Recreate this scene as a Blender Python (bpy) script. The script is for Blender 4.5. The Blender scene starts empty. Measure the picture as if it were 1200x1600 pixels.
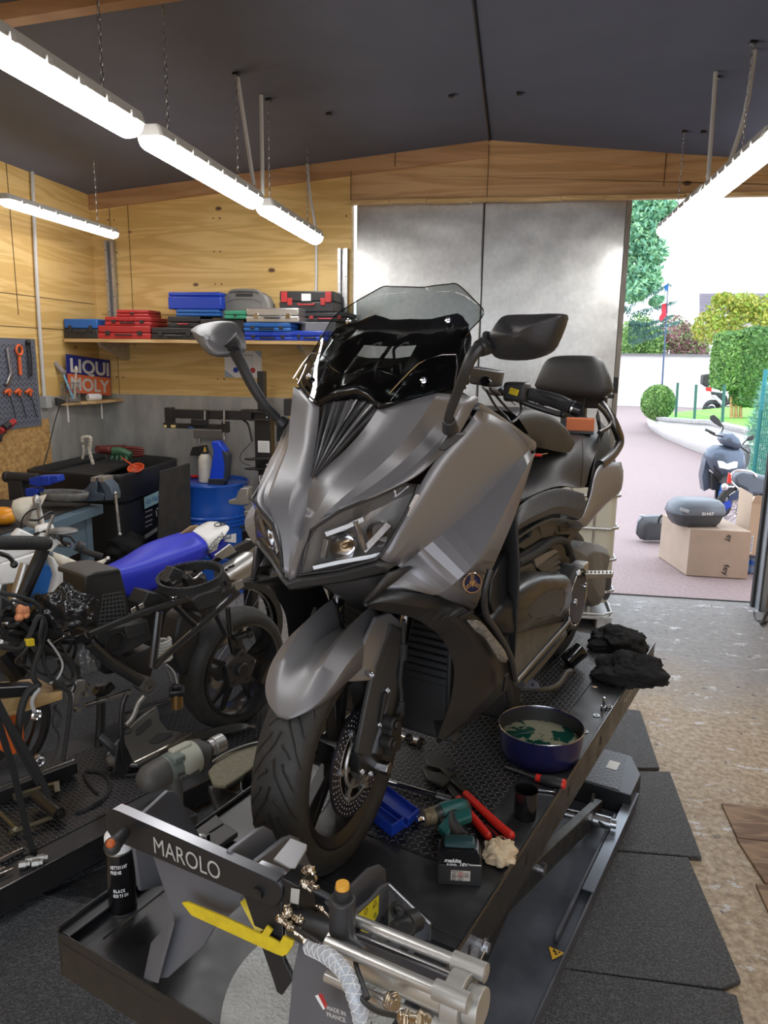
import bpy, bmesh, math, random
from mathutils import Vector, Matrix, Euler, noise
V=Vector; PI=math.pi
scn=bpy.context.scene; COL=scn.collection
random.seed(7)
# ---------------------------------------------------------------- camera geometry
F_=1180.0; CAMH=1.85
def _cam():
    Yc=V((205,-240,F_)).normalized(); t=V((1,0.014,0)).normalized()
    Z=Yc.cross(t).normalized()
    if Z.y>0: Z=-Z
    X=Yc.cross(Z).normalized()
    if X.x<0: X=-X
    return X,Yc,Z
_X,_Y,_Z=_cam(); CAM=V((0,0,CAMH))
def ray(x,y):
    d=V(((x-600)/F_,(y-800)/F_,1.0)); return V((_X.dot(d),_Y.dot(d),_Z.dot(d)))
def az(x,y,z): d=ray(x,y); return CAM+d*((z-CAM.z)/d.z)
def ay(x,y,Y): d=ray(x,y); return CAM+d*(Y/d.y)
def ax(x,y,X): d=ray(x,y); return CAM+d*(X/d.x)
def apl(x,y,P,N): d=ray(x,y); return CAM+d*((V(P)-CAM).dot(V(N))/d.dot(V(N)))
# ---------------------------------------------------------------- materials
MC={}
def mat(name,col,rough=.5,metal=0,nz=0,scale=20,col2=None,bump=0,bscale=None,emit=None,es=1,trans=0,ior=1.45,alpha=1,coat=0,stretch=None,detail=4,spec=None,rvar=0,ramp=(.35,.65)):
    if name in MC: return MC[name]
    m=bpy.data.materials.new(name); m.use_nodes=True; nt=m.node_tree; N=nt.nodes; L=nt.links
    b=N['Principled BSDF']; b.inputs['Base Color'].default_value=(*col,1); b.inputs['Roughness'].default_value=rough; b.inputs['Metallic'].default_value=metal
    if spec is not None: b.inputs['Specular IOR Level'].default_value=spec
    if trans: b.inputs['Transmission Weight'].default_value=trans; b.inputs['IOR'].default_value=ior
    if alpha<1: b.inputs['Alpha'].default_value=alpha
    if coat: b.inputs['Coat Weight'].default_value=coat; b.inputs['Coat Roughness'].default_value=.1
    if emit: b.inputs['Emission Color'].default_value=(*emit,1); b.inputs['Emission Strength'].default_value=es
    if col2 or bump or nz or rvar:
        tc=N.new('ShaderNodeTexCoord'); mp=N.new('ShaderNodeMapping'); L.new(tc.outputs['Object'],mp.inputs[0])
        if stretch: mp.inputs['Scale'].default_value=stretch
        n=N.new('ShaderNodeTexNoise'); n.inputs['Scale'].default_value=scale; n.inputs['Detail'].default_value=detail; n.inputs['Roughness'].default_value=.6
        L.new(mp.outputs[0],n.inputs['Vector'])
        if col2:
            r=N.new('ShaderNodeValToRGB'); r.color_ramp.elements[0].position=ramp[0]; r.color_ramp.elements[1].position=ramp[1]
            r.color_ramp.elements[0].color=(*col,1); r.color_ramp.elements[1].color=(*col2,1)
            L.new(n.outputs['Fac'],r.inputs[0]); L.new(r.outputs[0],b.inputs['Base Color'])
        if rvar:
            mr=N.new('ShaderNodeMapRange'); mr.inputs[1].default_value=.3; mr.inputs[2].default_value=.7; mr.inputs[3].default_value=max(.02,rough-rvar); mr.inputs[4].default_value=min(1,rough+rvar)
            L.new(n.outputs['Fac'],mr.inputs[0]); L.new(mr.outputs[0],b.inputs['Roughness'])
        if bump:
            n2=n
            if bscale:
                n2=N.new('ShaderNodeTexNoise'); n2.inputs['Scale'].default_value=bscale; n2.inputs['Detail'].default_value=3; L.new(mp.outputs[0],n2.inputs['Vector'])
            bp=N.new('ShaderNodeBump'); bp.inputs['Strength'].default_value=min(1,bump); bp.inputs['Distance'].default_value=.004 if bump<=1 else .004*bump
            L.new(n2.outputs['Fac'],bp.inputs['Height']); L.new(bp.outputs[0],b.inputs['Normal'])
    MC[name]=m; return m
# ---------------------------------------------------------------- frames for things
FR={}
def mtx(loc,rz=0,rx=0,ry=0): return Matrix.Translation(V(loc))@Euler((rx,ry,rz)).to_matrix().to_4x4()
def meta(o,label=None,cat=None,group=None,kind=None):
    if label: o['label']=label
    if cat: o['category']=cat
    if group: o['group']=group
    if kind: o['kind']=kind
    return o
def T(name,label,cat,loc=(0,0,0),rz=0,group=None,M=None,kind=None):
    o=bpy.data.objects.new(name,None); COL.objects.link(o); o.empty_display_size=.1
    if M is None: M=mtx(loc,rz)
    o.matrix_world=M; FR[o.name]=M.copy()
    meta(o,label,cat,group,kind); return o
def dup(r,M,label=None,group=None):
    def cp(o,p):
        c=o.copy(); COL.objects.link(c)
        if p is not None: c.parent=p
        for ch in [k for k in bpy.data.objects if k.parent==o]: cp(ch,c)
        return c
    c=cp(r,None); c.matrix_world=M; FR[c.name]=M.copy()
    if label: c['label']=label
    if group: c['group']=group
    return c
# ---------------------------------------------------------------- geometry builder
def rot_to(d):
    d=V(d).normalized(); return d.to_track_quat('Z','Y').to_matrix()
def crom(P,n):
    P=[V(p) for p in P]
    if n<=1 or len(P)<3: 
        return P
    out=[]
    for i in range(len(P)-1):
        p1,p2=P[i],P[i+1]; p0=P[i-1] if i else p1*2-p2; p3=P[i+2] if i+2<len(P) else p2*2-p1
        for k in range(n):
            t=k/n; out.append(.5*((2*p1)+(p2-p0)*t+(2*p0-5*p1+4*p2-p3)*t*t+(3*p1-p0-3*p2+p3)*t*t*t))
    out.append(P[-1]); return out
class G:
    def __init__(s,M=None): s.v=[];s.f=[];s.mi=0;s.fm=[];s.M=M
    def add(s,vs,fs):
        o=len(s.v); s.v+= [ (s.M@V(v) if s.M else V(v)) for v in vs]
        for f in fs: s.f.append([i+o for i in f]); s.fm.append(s.mi)
        return s
    def box(s,c,d,rz=0,R=None,top=None):
        hx,hy,hz=[k/2 for k in d]; tx,ty=top if top else (1,1)
        vs=[V((x*hx*(tx if z>0 else 1),y*hy*(ty if z>0 else 1),z*hz)) for z in(-1,1) for y in(-1,1) for x in(-1,1)]
        if R is None: R=Matrix.Rotation(rz,3,'Z')
        elif isinstance(R,(tuple,list)): R=Euler(R).to_matrix()
        vs=[R@v+V(c) for v in vs]
        return s.add(vs,[(0,2,3,1),(4,5,7,6),(0,1,5,4),(2,6,7,3),(0,4,6,2),(1,3,7,5)])
    def beam(s,a,b,w,h,up=(0,0,1)):
        a=V(a);b=V(b);d=(b-a);L=d.length; y=d.normalized(); x=y.cross(V(up)).normalized(); z=x.cross(y)
        R=Matrix((x,y,z)).transposed(); return s.box((a+b)/2,(w,L,h),R=R)
    def cyl(s,a,b,r,r2=None,n=20,cap=True):
        a=V(a);b=V(b);r2=r if r2 is None else r2; R=rot_to(b-a)
        vs=[a+R@V((r*math.cos(2*PI*i/n),r*math.sin(2*PI*i/n),0)) for i in range(n)]+[b+R@V((r2*math.cos(2*PI*i/n),r2*math.sin(2*PI*i/n),0)) for i in range(n)]
        fs=[(i,(i+1)%n,n+(i+1)%n,n+i) for i in range(n)]
        if cap: fs+=[tuple(range(n-1,-1,-1)),tuple(range(n,2*n))]
        return s.add(vs,fs)
    def tube(s,P,r,n=8,k=4,closed=False,cap=True):
        P=[V(p) for p in P]; 
        if closed: Q=crom(P+[P[0],P[1]],k)[:len(P)*k] if k>1 else P
        else: Q=crom(P,k)
        m=len(Q); vs=[]; nrm=None
        for i,p in enumerate(Q):
            if closed: t=(Q[(i+1)%m]-Q[i-1])
            else: t=Q[min(i+1,m-1)]-Q[max(i-1,0)]
            if t.length<1e-9: t=V((0,0,1))
            t.normalize()
            if nrm is None: nrm=t.orthogonal().normalized()
            else:
                nrm=nrm-t*nrm.dot(t)
                nrm=nrm.normalized() if nrm.length>1e-6 else t.orthogonal().normalized()
            bn=t.cross(nrm); rr=r[0]+(r[1]-r[0])*i/(m-1) if isinstance(r,tuple) else r
            vs+=[p+nrm*rr*math.cos(2*PI*j/n)+bn*rr*math.sin(2*PI*j/n) for j in range(n)]
        fs=[]
        for i in range(m if closed else m-1):
            a=i*n;b=((i+1)%m)*n
            fs+=[(a+j,a+(j+1)%n,b+(j+1)%n,b+j) for j in range(n)]
        if not closed and cap: fs+=[tuple(range(n-1,-1,-1)),tuple(range((m-1)*n,m*n))]
        return s.add(vs,fs)
    def lathe(s,a,d,prof,n=32,arc=1.0,closed=False):
        a=V(a);R=rot_to(d); m=len(prof); vs=[];fs=[]; full=arc>=.999; nn=n if full else n+1
        for i in range(nn):
            an=2*PI*arc*i/n
            for (t,r) in prof: vs.append(a+R@V((r*math.cos(an),r*math.sin(an),t)))
        for i in range(n):
            p=i*m;q=((i+1)%nn)*m
            for j in range(m if closed else m-1): k=(j+1)%m; fs.append((p+j,q+j,q+k,p+k))
        return s.add(vs,fs)
    def prism(s,pts,d):
        pts=[V(p) for p in pts]; n=len(pts); d=V(d)
        nf=sum((pts[i].cross(pts[(i+1)%n]) for i in range(n)),V())
        if nf.dot(d)>0: pts=pts[::-1]
        vs=pts+[p+d for p in pts]
        return s.add(vs,[tuple(range(n)),tuple(range(2*n-1,n-1,-1))]+[(i,n+i,n+(i+1)%n,(i+1)%n) for i in range(n)])
    def poly(s,pts): return s.add(pts,[tuple(range(len(pts)))])
    def loft(s,rows,ks=1,kr=1,closed=False,capends=False):
        rows=[crom(r,ks) for r in rows]
        if kr>1:
            cols=[crom([r[j] for r in rows],kr) for j in range(len(rows[0]))]
            rows=[[c[i] for c in cols] for i in range(len(cols[0]))]
        m=len(rows[0]); vs=[p for r in rows for p in r]; fs=[]
        for i in range(len(rows)-1):
            for j in range(m if closed else m-1):
                k=(j+1)%m; fs.append((i*m+j,i*m+k,(i+1)*m+k,(i+1)*m+j))
        if capends: fs+=[tuple(range(m-1,-1,-1)),tuple(range((len(rows)-1)*m,len(rows)*m))]
        return s.add(vs,fs)
    def ball(s,c,r,n=14,m=9,R=None):
        c=V(c); rx,ry,rz=(r,r,r) if not isinstance(r,(tuple,list)) else r
        vs=[V((0,0,rz))]
        for i in range(1,m):
            for j in range(n):
                a=PI*i/m;b=2*PI*j/n; vs.append(V((rx*math.sin(a)*math.cos(b),ry*math.sin(a)*math.sin(b),rz*math.cos(a))))
        vs.append(V((0,0,-rz)))
        if R is not None: vs=[R@v for v in vs]
        vs=[v+c for v in vs]; L=len(vs)-1
        fs=[(0,1+j,1+(j+1)%n) for j in range(n)]
        for i in range(m-2): fs+=[(1+i*n+j,1+(i+1)*n+j,1+(i+1)*n+(j+1)%n,1+i*n+(j+1)%n) for j in range(n)]
        fs+=[(L,1+(m-2)*n+(j+1)%n,1+(m-2)*n+j) for j in range(n)]
        return s.add(vs,fs)
    def torus(s,c,d,R,r,n=36,m=10,arc=1):
        Q=rot_to(d); c=V(c); P=[c+Q@V((R*math.cos(2*PI*arc*i/n),R*math.sin(2*PI*arc*i/n),0)) for i in range(n if arc==1 else n+1)]
        return s.tube(P,r,n=m,k=1,closed=(arc==1))
    def mirror(s,i0=0):
        "mirror everything so far across local x=0"
        vs=[V((-v.x,v.y,v.z)) for v in s.v]; fs=[tuple(i+len(s.v) for i in reversed(f)) for f in s.f]
        s.v+=vs; s.f+=fs; s.fm+=s.fm; return s
    def pair(s,name,m,parent,**k):
        "the same part on the left and, mirrored, on the right"
        o=s.done(name,m,parent,**k); h=G(); h.v=[V((-v.x,v.y,v.z)) for v in s.v]; h.f=[f[::-1] for f in s.f]; h.fm=list(s.fm); h.done(name,m,parent,**k); return o
    def done(s,name,m,parent=None,label=None,cat=None,group=None,kind=None,bev=0,sub=0,solid=0,ang=35,world=False,keep=False,soff=-1):
        me=bpy.data.meshes.new(name); vs=[V(v) for v in s.v]; loc=V((0,0,0)); root=parent
        while root is not None and root.parent is not None: root=root.parent
        if world and root is not None:
            I=FR[root.name].inverted(); vs=[I@v for v in vs]
        if parent is None and not keep and vs:
            xs=[v.x for v in vs];ys=[v.y for v in vs];zs=[v.z for v in vs]
            loc=V(((min(xs)+max(xs))/2,(min(ys)+max(ys))/2,min(zs))); vs=[v-loc for v in vs]
        me.from_pydata([tuple(v) for v in vs],[],s.f); 
        ms=m if isinstance(m,(list,tuple)) else [m]
        for k in ms: me.materials.append(k)
        if len(ms)>1: me.polygons.foreach_set('material_index',s.fm)
        bm=bmesh.new(); bm.from_mesh(me)
        bmesh.ops.remove_doubles(bm,verts=bm.verts,dist=1e-5)
        bmesh.ops.recalc_face_normals(bm,faces=bm.faces); bm.to_mesh(me); bm.free()
        me.polygons.foreach_set('use_smooth',[True]*len(me.polygons))
        try: me.set_sharp_from_angle(angle=math.radians(ang))
        except Exception: pass
        me.update()
        o=bpy.data.objects.new(name,me); COL.objects.link(o)
        if parent is not None: o.parent=parent
        else: o.location=loc; FR[o.name]=Matrix.Translation(loc)
        if solid: a=o.modifiers.new('s','SOLIDIFY'); a.thickness=solid; a.offset=soff
        if bev:
            a=o.modifiers.new('b','BEVEL'); a.width=bev; a.segments=2; a.limit_method='ANGLE'; a.angle_limit=math.radians(32)
            a.harden_normals=False
        if sub: a=o.modifiers.new('u','SUBSURF'); a.levels=sub; a.render_levels=sub
        meta(o,label,cat,group,kind); return o
def text(s,name,o,xd,yd,h,m,parent,off=.0,ext=.0006,align='LEFT',w=None,label=None,shear=0,world=True):
    cu=bpy.data.curves.new('t','FONT'); cu.body=s; cu.size=1; cu.offset=off; cu.align_x=align; cu.extrude=.0; cu.shear=shear
    ob=bpy.data.objects.new('t',cu); COL.objects.link(ob); bpy.context.view_layer.update()
    me=bpy.data.meshes.new_from_object(ob.evaluated_get(bpy.context.evaluated_depsgraph_get()))
    vs=[v.co.copy() for v in me.vertices]; fs=[tuple(p.vertices) for p in me.polygons]
    bpy.data.objects.remove(ob); 
    o=V(o);xd=V(xd).normalized();yd=V(yd); yd=(yd-xd*yd.dot(xd)).normalized(); n=xd.cross(yd)
    mx=max(v.x for v in vs)-min(v.x for v in vs); my=.73
    sx=(w/mx if w else h/my); sy=h/my
    g=G(); g.add([o+xd*v.x*sx+yd*v.y*sy+n*ext for v in vs],fs)
    return g.done(name,m,parent,label=label,world=world)
def wood(name,c1,c2,dark,sx,sy,sz,rough=.55,ring=6,seam=None,knots=True,coords='Object'):
    m=bpy.data.materials.new(name); m.use_nodes=True; nt=m.node_tree; N=nt.nodes; L=nt.links; b=N['Principled BSDF']; b.inputs['Roughness'].default_value=rough
    tc=N.new('ShaderNodeTexCoord'); mp=N.new('ShaderNodeMapping'); mp.inputs['Scale'].default_value=(sx,sy,sz); L.new(tc.outputs[coords],mp.inputs[0])
    n=N.new('ShaderNodeTexNoise'); n.inputs['Scale'].default_value=1.2; n.inputs['Detail'].default_value=3; n.inputs['Distortion'].default_value=.6; L.new(mp.outputs[0],n.inputs['Vector'])
    mm=N.new('ShaderNodeMath'); mm.operation='MULTIPLY'; mm.inputs[1].default_value=ring*6.28; L.new(n.outputs['Fac'],mm.inputs[0])
    sn=N.new('ShaderNodeMath'); sn.operation='SINE'; L.new(mm.outputs[0],sn.inputs[0])
    r=N.new('ShaderNodeValToRGB'); r.color_ramp.elements[0].position=.1; r.color_ramp.elements[1].position=.95; r.color_ramp.elements[0].color=(*c1,1); r.color_ramp.elements[1].color=(*c2,1)
    mr=N.new('ShaderNodeMapRange'); mr.inputs[1].default_value=-1; mr.inputs[2].default_value=1; L.new(sn.outputs[0],mr.inputs[0]); L.new(mr.outputs[0],r.inputs[0])
    out=r.outputs[0]
    if knots:
        mp2=N.new('ShaderNodeMapping'); k=max(sx,sy,sz); mp2.inputs['Scale'].default_value=[(.9 if v<k*.9 else 1.6)*2.7 for v in (sx,sy,sz)]; L.new(tc.outputs[coords],mp2.inputs[0])
        vo=N.new('ShaderNodeTexVoronoi'); vo.inputs['Scale'].default_value=1; L.new(mp2.outputs[0],vo.inputs['Vector'])
        r2=N.new('ShaderNodeValToRGB'); r2.color_ramp.elements[0].position=.06; r2.color_ramp.elements[0].color=(1,1,1,1); r2.color_ramp.elements[1].position=.088; r2.color_ramp.elements[1].color=(0,0,0,1); L.new(vo.outputs['Distance'],r2.inputs[0])
        mx=N.new('ShaderNodeMixRGB'); mx.inputs[2].default_value=(*dark,1); L.new(out,mx.inputs[1]); L.new(r2.outputs[0],mx.inputs[0]); out=mx.outputs[0]
        # large tone variation
    n3=N.new('ShaderNodeTexNoise'); n3.inputs['Scale'].default_value=1.1; L.new(tc.outputs[coords],n3.inputs['Vector'])
    mx3=N.new('ShaderNodeMixRGB'); mx3.blend_type='MULTIPLY'; mx3.inputs[0].default_value=.35; L.new(out,mx3.inputs[1]); L.new(n3.outputs['Color'],mx3.inputs[2])
    hs=N.new('ShaderNodeRGBToBW'); L.new(n3.outputs['Color'],hs.inputs[0]); ml=N.new('ShaderNodeMath'); ml.operation='MULTIPLY_ADD'; ml.inputs[1].default_value=.5; ml.inputs[2].default_value=.75; L.new(hs.outputs[0],ml.inputs[0]); L.new(ml.outputs[0],mx3.inputs[2])
    L.new(mx3.outputs[0],b.inputs['Base Color']); MC[name]=m; return m
M={}
M['ply']=wood('plywood',(.64,.415,.135),(.76,.53,.205),(.13,.06,.03),.55,.55,7,ring=5)
M['plyd']=wood('framing timber',(.40,.215,.095),(.50,.29,.14),(.10,.05,.03),1,1,9,ring=3)
M['frieze']=wood('header timber',(.47,.27,.11),(.58,.36,.17),(.10,.05,.03),.6,.6,8,ring=4)
M['shelf']=wood('shelf board',(.50,.32,.13),(.66,.46,.22),(.15,.08,.04),1,6,9,ring=4,knots=False)
M['osb']=mat('osb board',(.33,.18,.06),.7,scale=26,col2=(.60,.37,.14),detail=6,stretch=(1,1,1.4))
M['plank']=wood('weathered floor plank',(.16,.09,.05),(.30,.19,.11),(.05,.03,.02),2,9,2,ring=4,knots=False,rough=.6)
M['ceil']=mat('dark ceiling membrane',(.125,.145,.21),.75,scale=3,col2=(.14,.16,.23),bump=.3,bscale=300)
M['zinc']=mat('spangled zinc sheet',(.33,.335,.32),.5,.35,scale=11,col2=(.46,.455,.42),stretch=(1,1,.35),rvar=.15)
M['galv']=mat('galvanised steel',(.42,.42,.42),.42,.8,scale=30,col2=(.55,.55,.55))
M['steel']=mat('bare steel',(.45,.45,.46),.3,1,scale=30,rvar=.1,nz=1)
M['chrome']=mat('bright chromed steel',(.72,.72,.74),.14,1)
M['alu']=mat('cast aluminium',(.50,.50,.49),.42,.9,scale=60,bump=.2)
M['alubright']=mat('extruded aluminium',(.66,.65,.62),.34,.9)
M['brass']=mat('nickel brass fitting',(.55,.48,.38),.25,1)
M['bronze']=mat('bronze',(.35,.22,.09),.35,.9)
M['black']=mat('black painted steel',(.012,.012,.013),.35,scale=14,rvar=.12,nz=1,spec=.6)
M['blacktop']=mat('scuffed black table steel',(.019,.0195,.0215),.38,scale=9,col2=(.048,.049,.053),rvar=.12,ramp=(.45,.8),spec=.5,detail=8)
M['blackp']=mat('black plastic',(.026,.026,.027),.45,scale=150,bump=.15)
M['blackg']=mat('gloss black plastic',(.008,.008,.009),.16)
M['rubber']=mat('black rubber',(.018,.018,.018),.75,scale=40,bump=.2)
M['tire']=mat('tyre rubber',(.020,.0195,.019),.62,scale=30,col2=(.032,.031,.029),bump=.3,bscale=180)
M['gm']=mat('matt titanium grey paint',(.225,.22,.228),.40,.5,scale=900,bump=.05,spec=.5)
M['gmd']=mat('dark grey moulded plastic',(.045,.044,.044),.48,.1,scale=500,bump=.15)
M['wingb']=mat('matt black paint',(.019,.0188,.0195),.38,.2)
M['fend']=M['gm']
M['lgrey']=mat('gunmetal painted plate',(.15,.155,.175),.42,.35,scale=12,rvar=.1,nz=1)
M['edge']=mat('brushed plate edge',(.42,.43,.46),.35,.9)
M['white']=mat('white plastic',(.78,.78,.76),.45)
M['ivory']=mat('ivory plastic',(.62,.59,.50),.45,scale=20,col2=(.55,.50,.40))
M['pvc']=mat('grey white conduit',(.55,.55,.53),.4)
M['blue']=mat('blue plastic',(.012,.05,.42),.4)
M['blue2']=mat('mid blue plastic',(.02,.12,.40),.45)
M['drum']=mat('blue drum paint',(.008,.085,.46),.3,scale=5,rvar=.08,nz=1,coat=.2)
M['seatblue']=mat('blue seat vinyl',(.02,.035,.55),.42,scale=150,bump=.2)
M['red']=mat('red plastic',(.42,.03,.03),.45)
M['redb']=mat('bright red grip',(.62,.02,.012),.38)
M['orange']=mat('orange plastic',(.75,.13,.03),.45)
M['green']=mat('green plastic',(.05,.32,.18),.45)
M['teal']=mat('teal plastic',(.01,.11,.105),.4)
M['yellow']=mat('yellow paint',(.72,.55,.02),.42,scale=40,col2=(.60,.44,.02))
M['grey']=mat('grey plastic',(.20,.20,.20),.45)
M['greyl']=mat('light grey plastic',(.38,.38,.37),.45)
M['bench']=mat('blue grey enamel',(.11,.17,.22),.45,scale=8,rvar=.1,nz=1)
M['seat']=mat('black seat leather',(.028,.027,.027),.5,scale=300,bump=.25)
M['alus']=mat('brushed silver metal',(.50,.49,.47),.35,.9,scale=200,bump=.2)
M['cloth']=mat('black cotton cloth',(.010,.010,.011),.95,scale=200,bump=.6)
M['paper']=mat('crumpled kraft paper',(.55,.42,.27),.8,scale=30,col2=(.65,.52,.36))
M['paperw']=mat('white paper',(.75,.75,.74),.7)
M['card']=mat('cardboard',(.42,.33,.26),.75,scale=6,col2=(.46,.36,.285))
M['ink']=mat('black ink',(.01,.01,.01),.6)
M['winK']=mat('white print',(.8,.8,.8),.6)
M['winkg']=mat('light grey print',(.45,.44,.41),.5)
M['glass']=mat('clear lens',(.95,.97,1),.03,trans=1,ior=1.3)
M['tube']=mat('lit lamp diffuser',(.9,.9,.9),.4,emit=(1,.985,.975),es=20)
M['tube2']=mat('lit cool lamp diffuser',(.9,.9,.9),.4,emit=(1,.96,1),es=20)
M['lampbody']=mat('lamp housing',(.50,.49,.46),.5)
D=5.987; XL=-3.445; XR=2.93; RX=-.26; ZR=3.40; SL=.308/3.185
def cz(x): return ZR-abs(x-RX)*SL
Y0=-1.6
# floor
def floor_mat():
    m=bpy.data.materials.new('worn painted concrete'); m.use_nodes=True; nt=m.node_tree; N=nt.nodes; L=nt.links; b=N['Principled BSDF']
    tc=N.new('ShaderNodeTexCoord')
    def nz(sc,det=6,ro=.6,st=None):
        n=N.new('ShaderNodeTexNoise'); n.inputs['Scale'].default_value=sc; n.inputs['Detail'].default_value=det; n.inputs['Roughness'].default_value=ro
        if st:
            mp=N.new('ShaderNodeMapping'); mp.inputs['Scale'].default_value=st; L.new(tc.outputs['Object'],mp.inputs[0]); L.new(mp.outputs[0],n.inputs['Vector'])
        else: L.new(tc.outputs['Object'],n.inputs['Vector'])
        return n
    def ramp(src,p0,c0,p1,c1):
        r=N.new('ShaderNodeValToRGB'); r.color_ramp.elements[0].position=p0; r.color_ramp.elements[1].position=p1; r.color_ramp.elements[0].color=(*c0,1); r.color_ramp.elements[1].color=(*c1,1); L.new(src,r.inputs[0]); return r
    def mix(f,a,b_):
        x=N.new('ShaderNodeMixRGB'); L.new(f,x.inputs[0]); L.new(a,x.inputs[1]); L.new(b_,x.inputs[2]); return x
    sand=ramp(nz(34,8,.7).outputs['Fac'],.36,(.22,.155,.09),.62,(.50,.40,.28))
    grey=ramp(nz(22,8,.7).outputs['Fac'],.3,(.17,.165,.165),.7,(.31,.295,.285))
    sx=N.new('ShaderNodeSeparateXYZ'); L.new(tc.outputs['Object'],sx.inputs[0])
    # greyer towards the door
    n1=nz(1.6); ad=N.new('ShaderNodeMath'); ad.operation='MULTIPLY_ADD'; ad.inputs[1].default_value=1.6; L.new(n1.outputs['Fac'],ad.inputs[0]); L.new(sx.outputs['Y'],ad.inputs[2])
    fr=ramp(ad.outputs[0],0,(0,0,0),1,(1,1,1)); mr=N.new('ShaderNodeMapRange'); mr.inputs[1].default_value=4.6; mr.inputs[2].default_value=5.5; L.new(ad.outputs[0],mr.inputs[0])
    base=mix(mr.outputs[0],sand.outputs[0],grey.outputs[0])
    chips=ramp(nz(7,12,.8,(.8,1.3,1)).outputs['Fac'],.575,(0,0,0),.595,(1,1,1))
    wh=N.new('ShaderNodeRGB'); wh.outputs[0].default_value=(.60,.60,.62,1)
    c=mix(chips.outputs[0],base.outputs[0],wh.outputs[0])
    spots=ramp(nz(20,3,.5).outputs['Fac'],.28,(1,1,1),.34,(0,0,0)); dk=N.new('ShaderNodeRGB'); dk.outputs[0].default_value=(.09,.075,.06,1)
    c=mix(spots.outputs[0],c.outputs[0],dk.outputs[0])
    L.new(c.outputs[0],b.inputs['Base Color'])
    rr=N.new('ShaderNodeMapRange'); rr.inputs[3].default_value=.35; rr.inputs[4].default_value=.75; L.new(nz(6).outputs['Fac'],rr.inputs[0]); L.new(rr.outputs[0],b.inputs['Roughness'])
    bp=N.new('ShaderNodeBump'); bp.inputs['Strength'].default_value=.5; bp.inputs['Distance'].default_value=.005; L.new(nz(40).outputs['Fac'],bp.inputs['Height']); L.new(bp.outputs[0],b.inputs['Normal'])
    return m
g=G(); g.box(((XL+XR)/2,(Y0+D)/2+.03,-.05),(XR-XL+.4,D-Y0+.15,.1)); g.done('floor',floor_mat(),kind='structure',keep=True)
# ceiling with ridge
g=G(); e=.08
for (a,b) in ((XL-.1,RX),(RX,XR+.1)):
    pts=[V((a,Y0-.1,cz(a))),V((b,Y0-.1,cz(b))),V((b,Y0-.1,cz(b)+e)),V((a,Y0-.1,cz(a)+e))]
    g.prism(pts,(0,D-Y0+.45,0))
g.done('ceiling',M['ceil'],kind='structure',keep=True)
g=G(); A_=apl(0,13,(RX,0,ZR),(-SL,0,1)); B_=apl(130,-8,(RX,0,ZR),(-SL,0,1)); dd=(B_-A_)/(B_-A_).x; A_=A_+dd*(XL+.02-A_.x); B_=B_+dd*(RX-.02-B_.x); g.beam(A_-V((0,0,.03)),B_-V((0,0,.03)),.07,.06); g.done('trim_rafter',M['plyd'],kind='structure')
# ceiling seam
g=G()
for i in range(1): g.box((RX,(Y0+D)/2,ZR-.006),(.008,D-Y0,.006))
g.done('trim_ridge',M['black'],kind='structure')
# left wall
g=G(); g.box((XL-.05,(Y0+D)/2,1.6),(.1,D-Y0+.2,3.2)); g.done('wall_left',M['ply'],kind='structure',keep=True)
# OSB lower left wall portion + sheet seams
g=G(); g.box((XL+.006,2.2,.68),(.012,6.0,1.36)); g.done('trim_left_osb',M['osb'],kind='structure',keep=True)
g=G()
g.box((XL+.009,5.35,.76),(.004,1.27,1.52)); g.done('trim_left_zinc',M['zinc'],kind='structure',keep=True)
g=G()
for z in (2.24,2.02): g.box((XL+.002,2.2,z),(.004,7.5,.004))
g.box((XL+.002,4.95,2.6),(.004,.004,1.0))
g.done('trim_left_seams',mat('board seam',(.12,.07,.03),.8),kind='structure')
# back wall (left part, up to the door opening) as one board wall
DX0=-1.285; DX1=1.905; HZ=3.0
g=G(); g.prism([(XL-.1,D,0),(DX0,D,0),(DX0,D,cz(DX0)),(XL-.1,D,cz(XL-.1))],(0,.1,0)); g.done('wall_back',M['ply'],kind='structure',keep=True)
g=G(); g.prism([(DX0,D-.012,HZ+.0),(XR+.1,D-.012,HZ),(XR+.1,D-.012,cz(XR)-.1),(RX,D-.012,ZR-.1),(DX0,D-.012,cz(DX0)-.1)],(0,.09,0)); g.done('trim_header',M['frieze'],kind='structure',keep=True)
g=G(); g.prism([(XL,D-.03,cz(XL)-.115),(RX,D-.03,ZR-.115),(RX,D-.03,ZR),(XL,D-.03,cz(XL))],(0,.03,0)); g.done('trim_gable_left',M['plyd'],kind='structure',keep=True)
g=G(); g.prism([(XR,D-.03,cz(XR)-.10),(RX,D-.03,ZR-.10),(RX,D-.03,ZR),(XR,D-.03,cz(XR))],(0,.03,0)); g.done('trim_gable_right',M['frieze'],kind='structure',keep=True)
g=G()
for x in (RX,.98,DX0): g.box((x,D-.032,3.17 if x!=DX0 else 3.1),(.006,.004,.4 if x==RX else .22))
g.box((-.95,D-.032,3.29),(.006,.004,.1)); g.done('trim_header_joints',MC['board seam'],kind='structure')
g=G(); x=DX0
for i,w in enumerate((.3,.28,.33,.25,.4,.3,.55,.6,.5)): g.box((x+w/2,D-.03,HZ-.012+.004*(i%2)),(w-.004,.06,.026)); x+=w
g.done('trim_header_batten',M['shelf'],kind='structure')
# zinc on back wall behind tub
g=G(); g.box((-2.62,D-.006,.76),(1.63,.006,1.50)); g.done('trim_back_zinc',M['zinc'],kind='structure',keep=True)
g=G(); g.box((-3.12,D-.002,2.5),(.003,.004,1.2)); g.box((-3.28,D-.002,2.2),(.003,.004,1.7)); g.box((-2.3,D-.002,2.16),(2.2,.004,.003)); g.done('trim_back_seams',MC['board seam'],kind='structure')
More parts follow.
